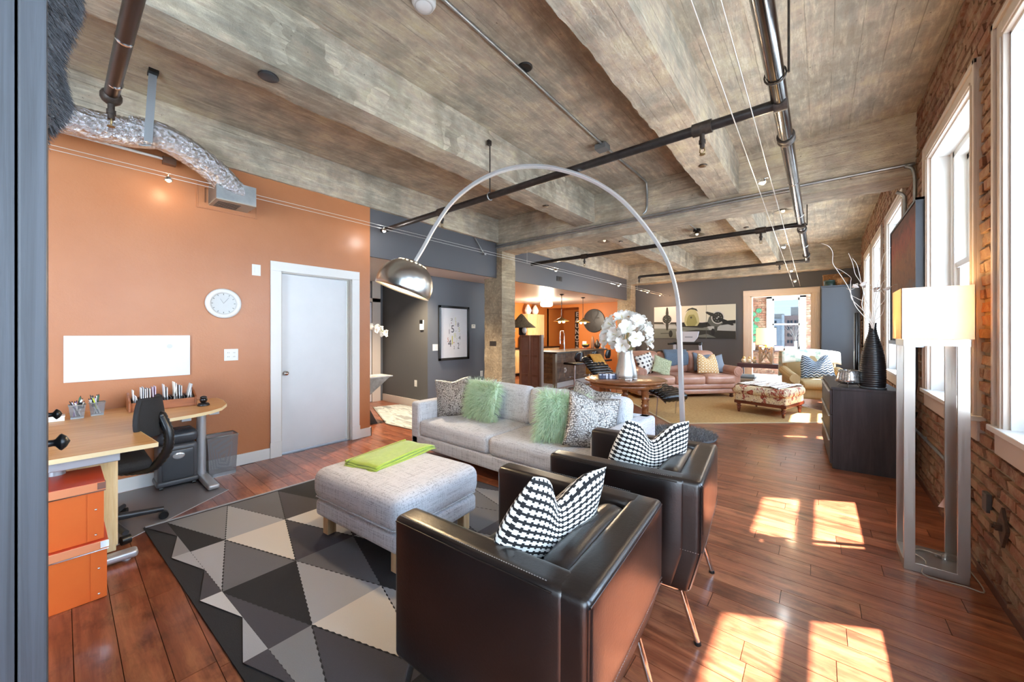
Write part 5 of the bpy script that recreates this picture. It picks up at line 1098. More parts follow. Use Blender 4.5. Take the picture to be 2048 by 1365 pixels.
wk = thing('wicker_basket', 'brown wicker basket on the slate cabinet behind the white branches', 'basket', (.36, 10.78, 2.401), .3); MB().lathe([(.10, 0), (.15, .16), (.145, .16), (.09, .02), (.01, .02)], n=20).obj('body', WK, wk); MB().tube([(.15 * math.cos(a), 0, .16 + .12 * math.sin(a)) for a in [PI * i / 10 for i in range(11)]], .008, 8).obj('handle', WK, wk)
wk2 = thing('wicker_hamper', 'square wicker hamper at the back of the slate cabinet top', 'basket', (.22, 11.08, 2.401)); MB().box(-.17, -.12, 0, .17, .12, .26).obj('body', WK, wk2, bev=.015); MB().box(-.175, -.125, .26, .175, .125, .29).obj('lid', WK, wk2, bev=.01)
# triptych of a propeller plane on the far wall
def tript():
    X0, X1, Z0, Z1 = -3.95, -1.76, 1.22, 2.17
    C = {k: M('print_' + k, k, .5) for k in ('d9d0c8', 'cfcbb8', '2a2a26', '131412', '6c6f66', '8e8f88', '555750', 'b0aa7c', '8a8550', '41402f', 'a7a9a6', 'bcbab4', '3a3b36')}; keys = list(C); mats = [C[k] for k in keys]
    wx = (X1 - X0) / 3
    for i in range(3):
        t = thing('canvas_print', ('canvas of the plane triptych at the column side, showing a left propeller', 'middle canvas of the plane triptych, showing the nose', 'canvas of the plane triptych nearest the doorway, showing a tilted propeller')[i], 'picture', (X0 + wx * i + wx / 2, 11.7, (Z0 + Z1) / 2))
        MB().box(-wx / 2 + .003, -.035, -.475, wx / 2 - .003, -.002, .475).obj('stretcher', C['bcbab4'], t)
        mb = MB(); n = [0]; xl, xr = X0 + wx * i + .003, X0 + wx * (i + 1) - .003
        def poly(pp, c, holes=None):
            pts = [(X0 + (X1 - X0) * a, Z1 - (Z1 - Z0) * b) for a, b in pp]
            for lim, sg in ((xl, 1), (xr, -1)):
                out = []
                for j in range(len(pts)):
                    p, q = pts[j - 1], pts[j]; dp, dq = (p[0] - lim) * sg, (q[0] - lim) * sg
                    if (dp >= 0) != (dq >= 0): tt = dp / (dp - dq); out.append((lim, p[1] + (q[1] - p[1]) * tt))
                    if dq >= 0: out.append(q)
                pts = out
                if not pts: return
            n[0] += 1; yy = -.0352 - .00012 * n[0]
            mb.add([(x - t.location.x, yy, z - t.location.z) for x, z in pts], [tuple(range(len(pts)))], keys.index(c))
        el = lambda cx, cy_, rx, ry, k=26: [(cx + rx * math.cos(2 * PI * j / k), cy_ + ry * math.sin(2 * PI * j / k)) for j in range(k)]
        def blade(cx, cy_, ang, l, w, c):
            ca, sa = math.cos(ang), math.sin(ang); asp = (X1 - X0) / (Z1 - Z0)
            poly([(cx + (ca * a - sa * b) / asp, cy_ + (sa * a + ca * b)) for a, b in ((0, -w * .7), (l * .5, -w), (l * .92, -w * .6), (l, 0), (l * .92, w * .6), (l * .5, w), (0, w * .7))], c)
        poly([(0, 0), (1, 0), (1, 1), (0, 1)], 'd9d0c8'); poly([(.33, 0), (1, 0), (1, .5), (.33, .5)], 'cfcbb8'); poly([(0, .52), (1, .52), (1, 1), (0, 1)], '8e8f88')
        poly([(0, .48), (.3, .50), (.3, .56), (0, .54)], '2a2a26'); poly([(0, .56), (.3, .60), (.3, .70), (0, .68)], 'a7a9a6'); poly([(0, .70), (.3, .7), (.3, 1), (0, 1)], '6c6f66')
        poly([(.28, .52), (.42, .50), (.62, .52), (.72, .50), (1, .46), (1, .55), (.85, .60), (.62, .68), (.3, .64)], '131412'); poly([(.3, .66), (.65, .68), (.8, .72), (.6, .80), (.3, .74)], '6c6f66'); poly([(.68, .64), (1, .58), (1, .78), (.7, .74)], 'a7a9a6'); poly([(.3, .80), (.55, .74), (1, .78), (1, 1), (.3, 1)], '2a2a26'); poly([(.5, .93), (.68, .86), (.78, .97), (.6, .97)], '6c6f66')
        poly([(.40, .52), (.405, .35), (.43, .20), (.47, .09), (.50, .075), (.54, .13), (.565, .24), (.58, .38), (.585, .52), (.56, .62), (.42, .62)], 'b0aa7c'); poly([(.425, .52), (.44, .36), (.46, .28), (.52, .27), (.545, .38), (.56, .52), (.53, .62), (.44, .62)], '8a8550'); poly([(.41, .21), (.45, .09), (.50, .06), (.55, .10), (.57, .19), (.53, .13), (.48, .11), (.44, .15)], '2a2a26'); poly(el(.485, .36, .012, .03), '41402f')
        for cx, cy_, rx, ry in ((.175, .40, .068, .165), (.80, .38, .075, .19)):
            if cx > .5: poly([(.70, .36), (.74, .24), (.80, .20), (.86, .55), (.80, .66), (.72, .62), (.68, .5)], '555750')
            poly(el(cx, cy_, rx, ry), 'bcbab4'); poly(el(cx, cy_, rx * .84, ry * .84), '131412')
            for j in range(9): a = j * PI * 2 / 9; poly(el(cx + rx * .55 * math.cos(a), cy_ + ry * .55 * math.sin(a), rx * .13, ry * .13, 10), '555750')
            poly(el(cx, cy_, rx * .26, ry * .26), 'a7a9a6')
        blade(.178, .40, -PI / 2, .39, .045, '2a2a26'); blade(.178, .40, PI / 2, .36, .045, '2a2a26'); blade(.80, .36, math.radians(205), .36, .05, '2a2a26'); blade(.80, .40, math.radians(27), .46, .05, '131412')
        poly(el(.225, .86, .025, .11), '131412'); poly([(.09, .84), (.21, .83), (.21, .85), (.09, .86)], '2a2a26'); poly([(.76, .64), (.80, .64), (.79, .80), (.76, .80)], '3a3b36'); poly(el(.745, .80, .022, .10), '131412')
        mb.obj('print', mats, t)
tript()
# treadmill behind the tan sofa
tm = thing('treadmill', 'pale grey and black treadmill behind the tan leather sofa', 'treadmill', (-2.85, 11.05, 0)); GRP = M('pale_grey_plastic', 'b9bac2', .4)
MB().box(-.4, -.4, .02, .4, .35, .2).obj('deck', BLACK, tm, bev=.02)
for s in (-1, 1): MB().bar((s * .38, .25, .15), (s * .33, .05, 1.06), .06, .09).obj('upright', GRP, tm); MB().tube([(s * .33, .1, 1.08), (s * .40, -.28, 1.07)], .03, 10).obj('handrail', BLACK, tm)
MB().box(-.38, .02, 1.05, .38, .1, 1.13).obj('cross_bar', BLACK, tm, bev=.02); MB().prism([(-.2, 1.12), (.16, 1.12), (.26, 1.25), (.30, 1.42), (-.3, 1.42), (-.28, 1.2)], -.03, .03, M=Matrix.Translation((0, .08, .0)) @ Matrix.Rotation(PI / 2, 4, 'X')).obj('console', GRP, tm, bev=.01)
MB().box(-.06, .045, 1.25, .14, .052, 1.28).obj('display', M('grey_display', '7c7f86', .3), tm)
# sunroom bits
GR = M('green_glass_plate', '1f6a42', .25, c2='5a9a78', ns=25)
for k, (x, z, r_) in enumerate(((-1.48, 2.08, .075), (-1.63, 1.97, .075), (-1.53, 1.80, .075), (-1.67, 1.70, .07), (-1.64, 1.50, .16), (-1.64, 1.20, .10))):
    o = MB().lathe([(.01, .004), (r_ * .5, .004), (r_ * .75, .012), (r_, .022), (r_ * .99, .026), (r_ * .7, .016), (r_ * .4, .009), (.01, .009)], n=24, M=Matrix.Rotation(PI / 2, 4, 'X')).obj('wall_plate', GR); o.location = (x, 13.97, z); tag(o, ('topmost small green glass plate on the sunroom brick', 'second small green glass plate from the top, farther from the window', 'third small green glass plate, closest below the top one', 'small green glass plate just above the largest plate', 'largest green glass plate on the sunroom brick', 'lowest green glass plate, just above the ledge candle')[k], 'plate', 'green glass plates on the sunroom wall')
for k, (x, h_) in enumerate(((-1.62, .22), (-1.42, .15), (-1.36, .13))):
    o = thing('candle', ('tall white pillar candle on the sunroom ledge', 'short candle glass next to the tall pillar candle', 'short candle glass nearest the lattice lamp')[k], 'candle', (x, 13.9, .841)); MB().cyl((0, 0, 0), (0, 0, h_), .045, 18).obj('wax', M('candle_wax', 'ece6da', .5), o); MB().cyl((0, 0, h_), (0, 0, h_ + .012), .003, 6).obj('wick', BLACK, o)
for k, (x, w_x, c) in enumerate(((-.96, .15, 'd9a3ad'), (-.70, .15, 'e3d3d8'))):
    o = thing('ledge_box', ('pink box on the sunroom ledge below the window', 'pale lilac box on the sunroom ledge beside the twig vase')[k], 'box', (x, 13.9, .841)); MB().box(-w_x / 2 - .03, -.05, 0, w_x / 2 + .03, .05, .12).obj('body', M('box_' + c, c, .6), o, bev=.003); MB().box(-w_x / 2 - .032, -.052, .12, w_x / 2 + .032, .052, .135).obj('lid', MC['box_' + c], o)
tv_ = thing('twig_vase', 'narrow grey vase of bare twigs on the sunroom ledge', 'vase', (-.62 + .15, 13.9, .841)); tv_.location.x = -.56; MB().lathe([(.04, 0), (.042, .28), (.045, .30), (.035, .30), (.03, .05)], n=16).obj('body', M('grey_vase', '8f9391', .4), tv_)
m_ = MB(); r2 = random.Random(6)
for k in range(16):
    a = r2.uniform(0, 2 * PI); s_ = r2.uniform(.1, .32); m_.tube(bez([(0, 0, .25), (.3 * s_ * math.cos(a), .1 * math.sin(a), .45), (s_ * math.cos(a), .1 * math.sin(a), .55 + r2.uniform(.05, .3))], 4), .004, 5)
m_.obj('twigs', M('twig_grey', '6d6a66', .8), tv_)['kind'] = 'stuff'
# ------------------------------------------------------------------ round table with lilies, chaise
OAK = wood('round_table_wood', '8a5430', 'a46a3e', '6b3c20', 'X', .22, .8)
rt = thing('round_table', 'round brown wooden table on turned legs behind the grey sofa', 'table', (-2.1, 5.02, 0))
MB().lathe([(.02, .70), (.50, .70), (.545, .712), (.555, .722), (.545, .735), (.53, .742), (.02, .743)], n=56).obj('tabletop', OAK, rt); MB().lathe([(.47, .645), (.48, .65), (.48, .70), (.45, .70)], n=48, cap=False).obj('apron', OAK, rt)
lgp = [(.022, 0), (.03, .04), (.026, .18), (.034, .34), (.030, .40), (.044, .41), (.044, .43), (.028, .445), (.040, .465), (.028, .485), (.042, .50), (.042, .52), (.03, .535), (.040, .56), (.044, .70)]
for k in range(5):
    a = k * 2 * PI / 5 + .45; r_ = .38 if k < 4 else .0
    a = PI / 4 + k * PI / 2 + .3
    MB().lathe(lgp, c=(r_ * math.cos(a), r_ * math.sin(a), 0), n=18).obj('leg' if k < 4 else 'centre_leg', OAK, rt)
g = G('mercury_silver'); n = g.noise(g.co('Object', (3, 3, 1)), 5, 5, .7); g.set(col=lin('cfcdc8'), metal=.9, rough=g.ramp(n, [(.3, (.24, .24, .24)), (.7, (.42, .42, .42))]))
fv = thing('flower_vase', 'silver tapered vase of white lilies on the round table', 'vase', (-2.06, 4.96, .744)); MB().lathe([(.02, 0), (.138, .0), (.15, .012), (.148, .06), (.128, .17), (.102, .28), (.088, .36), (.092, .40), (.086, .40), (.08, .36), (.02, .34)], n=40).obj('body', g.m, fv); MB().lathe([(.152, .0), (.156, .008), (.150, .016)], n=40, cap=False).obj('foot_rim', CHROME, fv)
PET = M('lily_petal', 'f7f6f0', .55, sss=.0); STEM = M('lily_stem', '7d8a5a', .6); STAM = M('lily_stamen', 'c9b95a', .6)
pmesh = MB().grid(lambda u, v: (.135 * math.sin(u * 1.45) ** 1.15, (v - .5) * .095 * math.sin(PI * min(1, .10 + u * .90)), .10 * math.sin(u * 1.9) - .03 * u ** 3 - .012 * (1 - (2 * v - 1) ** 2)), 8, 5).mesh('petal', PET)
rl = random.Random(21); dirs = []
for k in range(24):
    z = 1 - (k + .5) / 24 * 1.5; a = k * 2.39996; r_ = math.sqrt(max(0, 1 - z * z)); dirs.append((r_ * math.cos(a), r_ * math.sin(a), z))
for k, d in enumerate(dirs):
    c = Vector((-2.06 + d[0] * .27, 4.96 + d[1] * .27, 1.34 + d[2] * .25)); dv = Vector((d[0], d[1], d[2] * .6 + .1)).normalized()
    f = thing('lily', '%s lily bloom %s of the silver vase bouquet' % (('topmost', 'high', 'upper', 'mid-height', 'lower', 'lowest')[min(5, k // 4)] + (' white', ' open white', ' large white', ' small white')[k % 4], 'on the ' + ('window', 'kitchen', 'camera', 'far')[(0 if d[0] > .5 else 1 if d[0] < -.5 else 2 if d[1] < 0 else 3)] + ' side'), 'flower', tuple(c), 0, 'white lilies in the silver vase'); f.rotation_euler = dv.to_track_quat('Z', 'Y').to_euler()
    inv = f.rotation_euler.to_matrix().inverted()
    for q in range(6):
        o = bpy.data.objects.new('petal', pmesh); COL.objects.link(o); o.parent = f; o.rotation_euler = (rl.uniform(-.12, .12), rl.uniform(-.2, .12) - (.12 if q % 2 else 0), q * PI / 3 + rl.uniform(-.1, .1)); s_ = rl.uniform(.78, .98); o.scale = (s_, s_, s_)
    m_ = MB()
    for q in range(3): m_.tube([(0, 0, .02), (.012 * math.cos(q * 2.1), .012 * math.sin(q * 2.1), .09)], .002, 4)
    m_.obj('stamen', STAM, f)
    st0 = Vector((-2.06 + d[0] * .04, 4.96 + d[1] * .04, 1.12)); loc = [tuple(inv @ (Vector(p) - c)) for p in bez([tuple(st0), tuple(st0.lerp(c, .5) + Vector((0, 0, .05))), tuple(c)], 4)]
    MB().tube(loc, .004, 6).obj('stem', STEM, f)
cbx = thing('coaster_box', 'navy and white checked box set on the round table beside the vase', 'box', (-2.26, 4.83, .744), .66)
for k in range(3):
    m_ = MB(); m_.box(-.135 + k * .09, -.05, 0, -.05 + k * .09, .05, .075 - .006 * k); o = m_.obj('tin', M('navy_tin_%d' % k, ('4a5162', 'c3cad8', '59617a')[k], .35), cbx, bev=.004); 
    MB().box(-.138 + k * .09, -.052, .05, -.047 + k * .09, .052, .062).obj('band', M('white_band', 'dfe2ea', .4), o); MB().box(-.105 + k * .09, -.0525, 0, -.085 + k * .09, .0525, .07).obj('stripe', M('navy_band', '303a55', .4), o)
chs = thing('chaise_longue', 'black tufted leather chaise longue behind the round table', 'chaise longue', (0, 0, 0))
cpts = bez([(-1.80, 6.34, .315), (-1.93, 6.40, .39), (-2.2, 6.53, .43), (-2.5, 6.67, .45), (-2.8, 6.81, .41), (-3.1, 6.96, .38), (-3.3, 7.06, .44), (-3.5, 7.16, .58), (-3.68, 7.24, .72), (-3.82, 7.31, .82)], 3)
acr = Vector((.43, .9, 0)).normalized() * .27; LEB = M('gloss_black_leather', '141316', .22, bs=25, bst=.3)
for p, q in zip(cpts[:-1:1], cpts[1:]):
    c = (Vector(p) + Vector(q)) / 2; m_ = MB(); rr_ = []
    for i in range(13):
        t = i / 12 * 2 - 1; rr_.append((.068 * (1 - abs(t) ** 6) ** .5 + .004) * (1 - .16 * (abs(math.sin(t * 3 * PI / 1)) < .25)))
    m_.tube([tuple(c + acr * (i / 6 - 1)) for i in range(13)], rr_, 12); m_.obj('roll', LEB, chs)
HD = cpts[-1]
m_ = MB()
for s in (-1, 1):
    o_ = acr * .8 * s; pth = [tuple(Vector(p) + o_ - Vector((0, 0, .065))) for p in cpts]; m_.tube(pth, .010, 8)
m_.obj('frame', CHROME, chs)
for fx in ((-1.95, 6.41), (-3.3, 7.06)):
    for s in (-1, 1):
        o_ = acr * .8 * s; MB().tube([(fx[0] + o_.x, fx[1] + o_.y, .34), (fx[0] + o_.x - .03, fx[1] + o_.y + .02, .012)], .010, 8).obj('leg', CHROME, chs)
th2 = thing('ochre_throw', 'ochre yellow throw over the head of the black chaise longue', 'throw'); OCH = M('ochre_wool', 'd39a45', .95, c2='bd8436', ns=20, bs=120, bst=.4)
tp_ = bez([(-3.5, 7.10, .55), (-3.66, 7.19, .74), (-3.80, 7.26, .885), (-3.90, 7.33, .84), (-3.93, 7.35, .66), (-3.93, 7.35, .45)], 4)
o = MB().grid(lambda u, v: tuple(Vector(tp_[min(len(tp_) - 1, int(v * (len(tp_) - 1) + .5))]) + acr * (u * 1.1 - .15) + Vector((0, 0, .03))), 6, len(tp_) - 1).obj('cloth', OCH, th2); o.modifiers.new('t', 'SOLIDIFY').thickness = .015
# ------------------------------------------------------------------ kitchen
BPL = wood('bar_plank_wood', '7a5a3c', '93704c', '553b26', 'X', .55, .9, rnd=True); BPY = wood('bar_plywood', '6f5743', '85705a', '4f3c2e', 'Y', .6, .9, rnd=True)
bar = thing('kitchen_bar', 'kitchen bar clad in brown planks with a dark worktop', 'bar counter', (0, 0, 0))
MB().box(-5.72, 7.84, 0, -5.10, 10.6, .86).obj('carcass', M('bar_carcass', '3b2d22', .8), bar)
z = .10
for k in range(6):
    h_ = (.12, .15, .11, .14, .12, .115)[k]; MB().box(-5.72, 7.815 - .004 * (k % 2), z + .002, -5.13, 7.842, z + h_).obj('plank', BPL, bar); z += h_ + .003
yy = 7.9
for k in range(5): MB().box(-5.102, yy, .14, -5.078 - .004 * (k % 2), yy + .53, .855).obj('panel', BPY, bar); yy += .535
MB().box(-5.14, 7.80, 0, -5.06, 7.89, .86).obj('corner_post', M('bar_post', '8b7b66', .6), bar, bev=.003); m_ = MB(); m_.box(-5.08, 7.89, 0, -5.06, 10.58, .13); m_.box(-5.72, 7.80, 0, -5.14, 7.82, .10); m_.obj('kick_board', WHITE, bar)
MB().box(-5.80, 7.74, .862, -4.98, 10.6, .905).obj('worktop', wood('dark_worktop', '4a4038', '5f544a', '332b25', 'Y', .35), bar, bev=.004)
po = thing('bar_outlet', 'white outlet on the stool side of the kitchen bar', 'outlet'); po.matrix_world = MXp(-5.074, 8.28, .42); MB().box(-.045, -.008, -.06, .045, 0, .06).obj('cover_plate', WPLAST, po); MB().box(-.03, -.04, -.03, .02, -.008, .03).obj('plug', WPLAST, po)
def stool(label, loc, rz):
    t = thing('bar_stool', label, 'bar stool', loc, rz, 'black bar stools'); MB().lathe([(.19, 0), (.20, .008), (.12, .022), (.03, .035), (.02, .05)], n=28).obj('base', CHROME, t); MB().cyl((0, 0, .03), (0, 0, .58), .022).obj('column', CHROME, t)
    m_ = MB(); m_.tube([(.0, -.02, .26), (-.13, -.1, .26), (-.15, 0, .26), (-.13, .1, .26), (0, .02, .26)], .009, 8); m_.obj('footrest', CHROME, t)
    MB().rbox((0, 0, .615), (.40, .40, .06), .028, 6, (0, 0, -.008)).obj('seat', LEB, t)
    b_ = MB().grid(lambda u, v: (.19 + .03 * v - .07 * (1 - math.cos((u - .5) * 2.2)), .20 * math.sin((u - .5) * 2.4) * (1 - .35 * v * v) * (.6 + .4 * min(1, v * 3)), .67 + .24 * v), 12, 8).obj('backrest', LEB, t); b_.modifiers.new('t', 'SOLIDIFY').thickness = .03; return t
s0 = stool('black bar stool with chrome pedestal nearest the bar corner post', (-4.72, 8.15, 0), math.radians(-12))
copy_thing(s0, (-4.72, 8.92, 0), math.radians(-6), 'middle black bar stool along the kitchen bar'); copy_thing(s0, (-4.72, 9.72, 0), 0, 'black bar stool farthest along the bar, behind the ochre throw')
fa = thing('kitchen_faucet', 'tall chrome spring faucet rising behind the kitchen bar', 'faucet', (-5.5, 8.93, .905)); MB().cyl((0, 0, 0), (0, 0, .25), .022).obj('body', CHROME, fa)
MB().tube(bez([(0, 0, .22), (0, 0, .42), (-.0, -.06, .52), (0, -.13, .535), (0, -.2, .48), (0, -.21, .36), (0, -.21, .26)], 6), .014, 10).obj('spring_hose', CHROME, fa); MB().cyl((0, -.21, .26), (0, -.21, .17), .02).obj('spray_head', CHROME, fa); MB().bar((0, 0, .27), (0, -.21, .28), .012, .012).obj('holder_arm', CHROME, fa); MB().bar((0, -.02, .16), (0, -.10, .17), .014, .014).obj('lever', CHROME, fa)
MAP = wood('maple_cabinet', 'e0bd86', 'eacd9c', 'd2ab72', 'Z', .45); uc = thing('upper_cabinet', 'maple wall cabinet under two white vases in the kitchen', 'cabinet', (-7.945, 10.04, 1.21)); MB().box(0, 0, 0, .33, .96, .82).obj('body', MAP, uc)
for k in range(2): o = MB().box(.33, .005 + k * .48, .005, .35, .475 + k * .48, .815).obj('door', MAP, uc, bev=.002); MB().tube([(.352, .40 + k * .16, .05), (.37, .40 + k * .16, .06), (.37, .40 + k * .16, .13), (.352, .40 + k * .16, .14)], .004, 6).obj('handle', CHROME, o)
lc = thing('lower_cabinet', 'maple base cabinets with dark worktop along the kitchen back wall', 'cabinet', (-7.945, 8.2, 0)); MB().box(0, 0, .1, .58, 3.4, .86).obj('body', MAP, lc); MB().box(0, -.02, .86, .62, 3.42, .90).obj('worktop', M('black_counter', '1f1d1c', .25), lc)
for k in range(6): MB().box(.58, .01 + k * .565, .12, .60, .555 + k * .565, .84).obj('door', MAP, lc, bev=.002)
for k, y_ in enumerate((10.2, 10.62)):
    v_ = thing('white_vase', ('white faceted vase on the maple cabinet, farther from the ceiling lamp', 'white banded vase on the maple cabinet, nearer the ceiling lamp')[k], 'vase', (-7.72, y_, 2.031)); MB().lathe([(.07, 0), (.11, .06), (.125, .13), (.08, .24), (.045, .29), (.05, .31), (.03, .30)], n=10 if k == 0 else 24, sm=k == 1).obj('body', WHITE, v_); MB().ball((0, 0, .305), .028).obj('stopper', WHITE, v_)
cm_ = thing('coffee_machine', 'black coffee machine on the kitchen back counter', 'coffee machine', (-7.7, 10.0, .901)); MB().box(-.12, -.12, 0, .14, .12, .05).obj('base', BLACK, cm_, bev=.01); MB().box(-.12, -.12, .05, -.02, .12, .38).obj('tank', M('dark_red_black', '2b1717', .25), cm_, bev=.02); MB().box(-.12, -.12, .30, .14, .12, .40).obj('head', BLACK, cm_, bev=.02); MB().lathe([(.05, .05), (.06, .10), (.04, .18)], c=(.06, 0, 0), n=18).obj('jug', M('dark_glass', '2a2422', .08), cm_)
kl_ = thing('ceiling_light', 'glowing white drum ceiling light in the kitchen', 'ceiling light', (-6.5, 9.53, 2.41)); MB().lathe([(.05, 0), (.05, -.05), (.02, -.06)], n=20).obj('canopy', CHROME, kl_); g = G('opal_glass'); g.set(col=lin('fff3e4'), ecol=lin('fff0dc'), estr=2.6); MB().lathe([(.10, -.06), (.17, -.07), (.19, -.12), (.18, -.2), (.12, -.22), (.01, -.22)], n=32).obj('diffuser', g.m, kl_); lamp('POINT', (-6.5, 9.53, 2.0), 45, (1, .86, .68), .15)
for k, y_ in enumerate((8.48, 9.64)):
    p_ = thing('pendant_lamp', ('glowing cone pendant over the kitchen bar, nearer the faucet', 'glowing cone pendant over the kitchen bar, in front of the big clock')[k], 'pendant lamp', (-5.3, y_, 2.41), 0, 'bar pendants'); MB().lathe([(.06, 0), (.06, -.02), (.01, -.03)], n=20).obj('canopy', BLACKM, p_); MB().cyl((0, 0, -.02), (0, 0, -.60), .008, 8).obj('rod', BLACKM, p_); MB().lathe([(.02, -.60), (.04, -.63), (.21, -.72), (.205, -.722)], n=32, cap=False).obj('shade', M('bronze_shade', '8a6a3a', .35, .8), p_)
    for s in (-.085, .085): MB().ball((s, -s * .4, -.735), .036, 12).obj('bulb', M('gold_bulb', 'ffe2a0', .4, emit=14, ecol='ffd27a'), p_)
    lamp('POINT', (-5.3, y_, 1.62), 16, (1, .74, .42), .06)
def text(s, name, mat, loc, rot, size, parent, ext=.001, sx=1, off=0):
    cu = bpy.data.curves.new(name, 'FONT'); cu.body = s; cu.size = size; cu.extrude = ext; cu.align_x = 'CENTER'; cu.align_y = 'CENTER'; cu.materials.append(mat); cu.offset = 0
    cu.offset = off; q = bpy.data.objects.new(name, cu); me = bpy.data.meshes.new_from_object(q); bpy.data.objects.remove(q); bpy.data.curves.remove(cu)
    o = bpy.data.objects.new(name, me); COL.objects.link(o); o.parent = parent; o.location = loc; o.rotation_euler = rot; o.scale = (sx, 1, 1); return o
kc = thing('kitchen_clock', 'large steel wall clock with black 12 and 6 on the orange kitchen wall', 'clock', (-6.0, 11.7, 1.8)); RX = Matrix.Rotation(PI / 2, 4, 'X')
MB().lathe([(.40, 0), (.405, .02), (.395, .03), (.385, .022)], n=56, M=RX).obj('rim', BLACK, kc); g = G('spun_steel'); g.set(col=lin('dcd4cb'), metal=.15, rough=.35); MB().cyl((0, -.001, 0), (0, -.02, 0), .388, 56).obj('dial', g.m, kc)
for s, z, sz in (('12', .21, .44), ('6', -.22, .46)):
    text(s, 'numeral', M('clock_black', '151516', .5), (0, -.022, z), (PI / 2, 0, 0), sz, kc, .002, 1, .004)
MB().bar((-.05, -.026, .06), (.05, -.026, -.06), .004, .012).obj('hour_hand', BLACK, kc); MB().bar((.06, -.028, .08), (-.06, -.028, -.08), .004, .01).obj('minute_hand', BLACK, kc)
ls = thing('letter_sign', 'vertical black sign of white block letters in the kitchen alcove', 'sign', (-7.33, 12.9, 1.42)); MB().box(-.10, -.03, -.80, .10, -.002, .80).obj('board', BLACK, ls)
for k, c in enumerate('EAUNOTR'): text(c, 'letter', WHITE, (0, -.031, .68 - k * .225), (PI / 2, 0, 0), .24, ls, .001, 1, .006)
dv = thing('dark_bottle_vase', 'tall tapering brown wooden vase on the bar below the big clock', 'vase', (-5.35, 10.33, .906)); MB().lathe([(.05, 0), (.058, .1), (.055, .22), (.03, .34), (.012, .38), (.004, .385)], n=20).obj('body', M('brown_turned', '6e4a34', .4), dv); MB().lathe([(.052, 0), (.056, .008), (.05, .016)], n=20).obj('foot', BLACK, dv)
dv = thing('dark_gourd_vase', 'dark round-bellied vase on the bar beside the tall brown one', 'vase', (-5.28, 10.5, .906)); MB().lathe([(.04, 0), (.09, .06), (.09, .13), (.04, .21), (.02, .25), (.03, .27)], n=24).obj('body', M('dark_gourd', '2a211e', .3), dv); MB().lathe([(.03, .265), (.035, .27), (.02, .272)], n=20).obj('lip', BLACK, dv)
fb = thing('fruit_bowl', 'dark metal bowl of yellow fruit on the bar by the alcove', 'bowl', (-5.4, 9.98, .906)); MB().lathe([(.03, .04), (.09, .06), (.125, .13), (.12, .13), (.08, .07), (.01, .055)], n=24).obj('bowl', M('dark_wire', '3a3024', .4, .5), fb); MB().box(-.13, -.13, 0, .13, .13, .02).obj('tray', M('red_tray', '8a3a24', .4), fb)
for k in range(6): o = MB().ball((0, 0, 0), (.035, .035, .033), 12).obj('lemon', M('lemon_yellow', 'c9b43a', .5)); o.location = (-5.4 + .05 * math.cos(k * 1.05), 9.98 + .05 * math.sin(k * 1.05), 1.02); tag(o, 'yellow fruit in the dark bowl, ' + ('on the alcove side', 'nearest the alcove wall', 'at the kitchen side', 'towards the faucet', 'towards the camera', 'towards the tall brown vase')[k], 'fruit', 'fruit in the bowl')
o = thing('bar_candle', 'white candle glass standing behind the fruit bowl', 'candle', (-5.5, 10.1, .906)); MB().cyl((0, 0, 0), (0, 0, .22), .06, 20).obj('wax', WHITE, o); MB().cyl((0, 0, .22), (0, 0, .235), .003, 6).obj('wick', BLACK, o)
# wood screen beside the column, sculpture with conical hat
SCW = wood('red_brown_screen', '8a5840', 'a26c50', '6a3f2c', 'Z', .4, 1.2); SCP = M('screen_panel_wood', '9a6a56', .35, c2='86523f', ns=4)
sc_ = thing('folding_screen', 'red-brown panelled wooden screen between column and bar', 'screen', (-4.98, 6.3, 0))
for k, (x, rz) in enumerate(((0, .06), (.29, -.12))):
    m_ = MB(); M_ = Matrix.Translation((x, 0 - .01 * k, 0)) @ Matrix.Rotation(rz, 4, 'Z')
    for a in ((0, .045), (.215, .26)): m_.box(a[0], -.018, 0, a[1], .018, 1.33, M=M_)
    for z0, z1 in ((.0, .12), (.46, .51), (.87, .92), (1.28, 1.33)): m_.box(.045, -.016, z0, .215, .016, z1, M=M_)
    o = m_.obj('leaf_frame', SCW, sc_, bev=.003)
    for z0, z1 in ((.12, .46), (.51, .87), (.92, 1.28)): MB().box(.045, -.005, z0, .215, .005, z1, M=M_).obj('panel', SCP, o)
MB().box(.555, -.06, 0, .60, .02, 1.335).obj('end_post', M('screen_post', '8d7d72', .5), sc_)
sp = thing('hat_sculpture', 'dark figure under a wide woven conical hat behind the wooden screen', 'sculpture', (-5.42, 6.9, 0)); MB().cyl((0, 0, 0), (0, 0, 1.3), .05).obj('post', BLACK, sp); MB().rbox((.03, 0, 1.42), (.16, .14, .22), .05, 5).obj('torso', BLACK, sp)
MB().lathe([(.34, 1.50), (.33, 1.52), (.18, 1.64), (.05, 1.80), (.01, 1.83)], n=28).obj('hat', M('woven_hat', '7d6a4c', .9, c2='3d3528', ns=45, bs=60, bst=.9), sp)
for k, (x, y_) in enumerate(((.17, -.1), (-.12, -.16))): MB().ball((x, y_, 1.44), (.06, .05, .075), 16).obj('white_face', WHITE, sp)
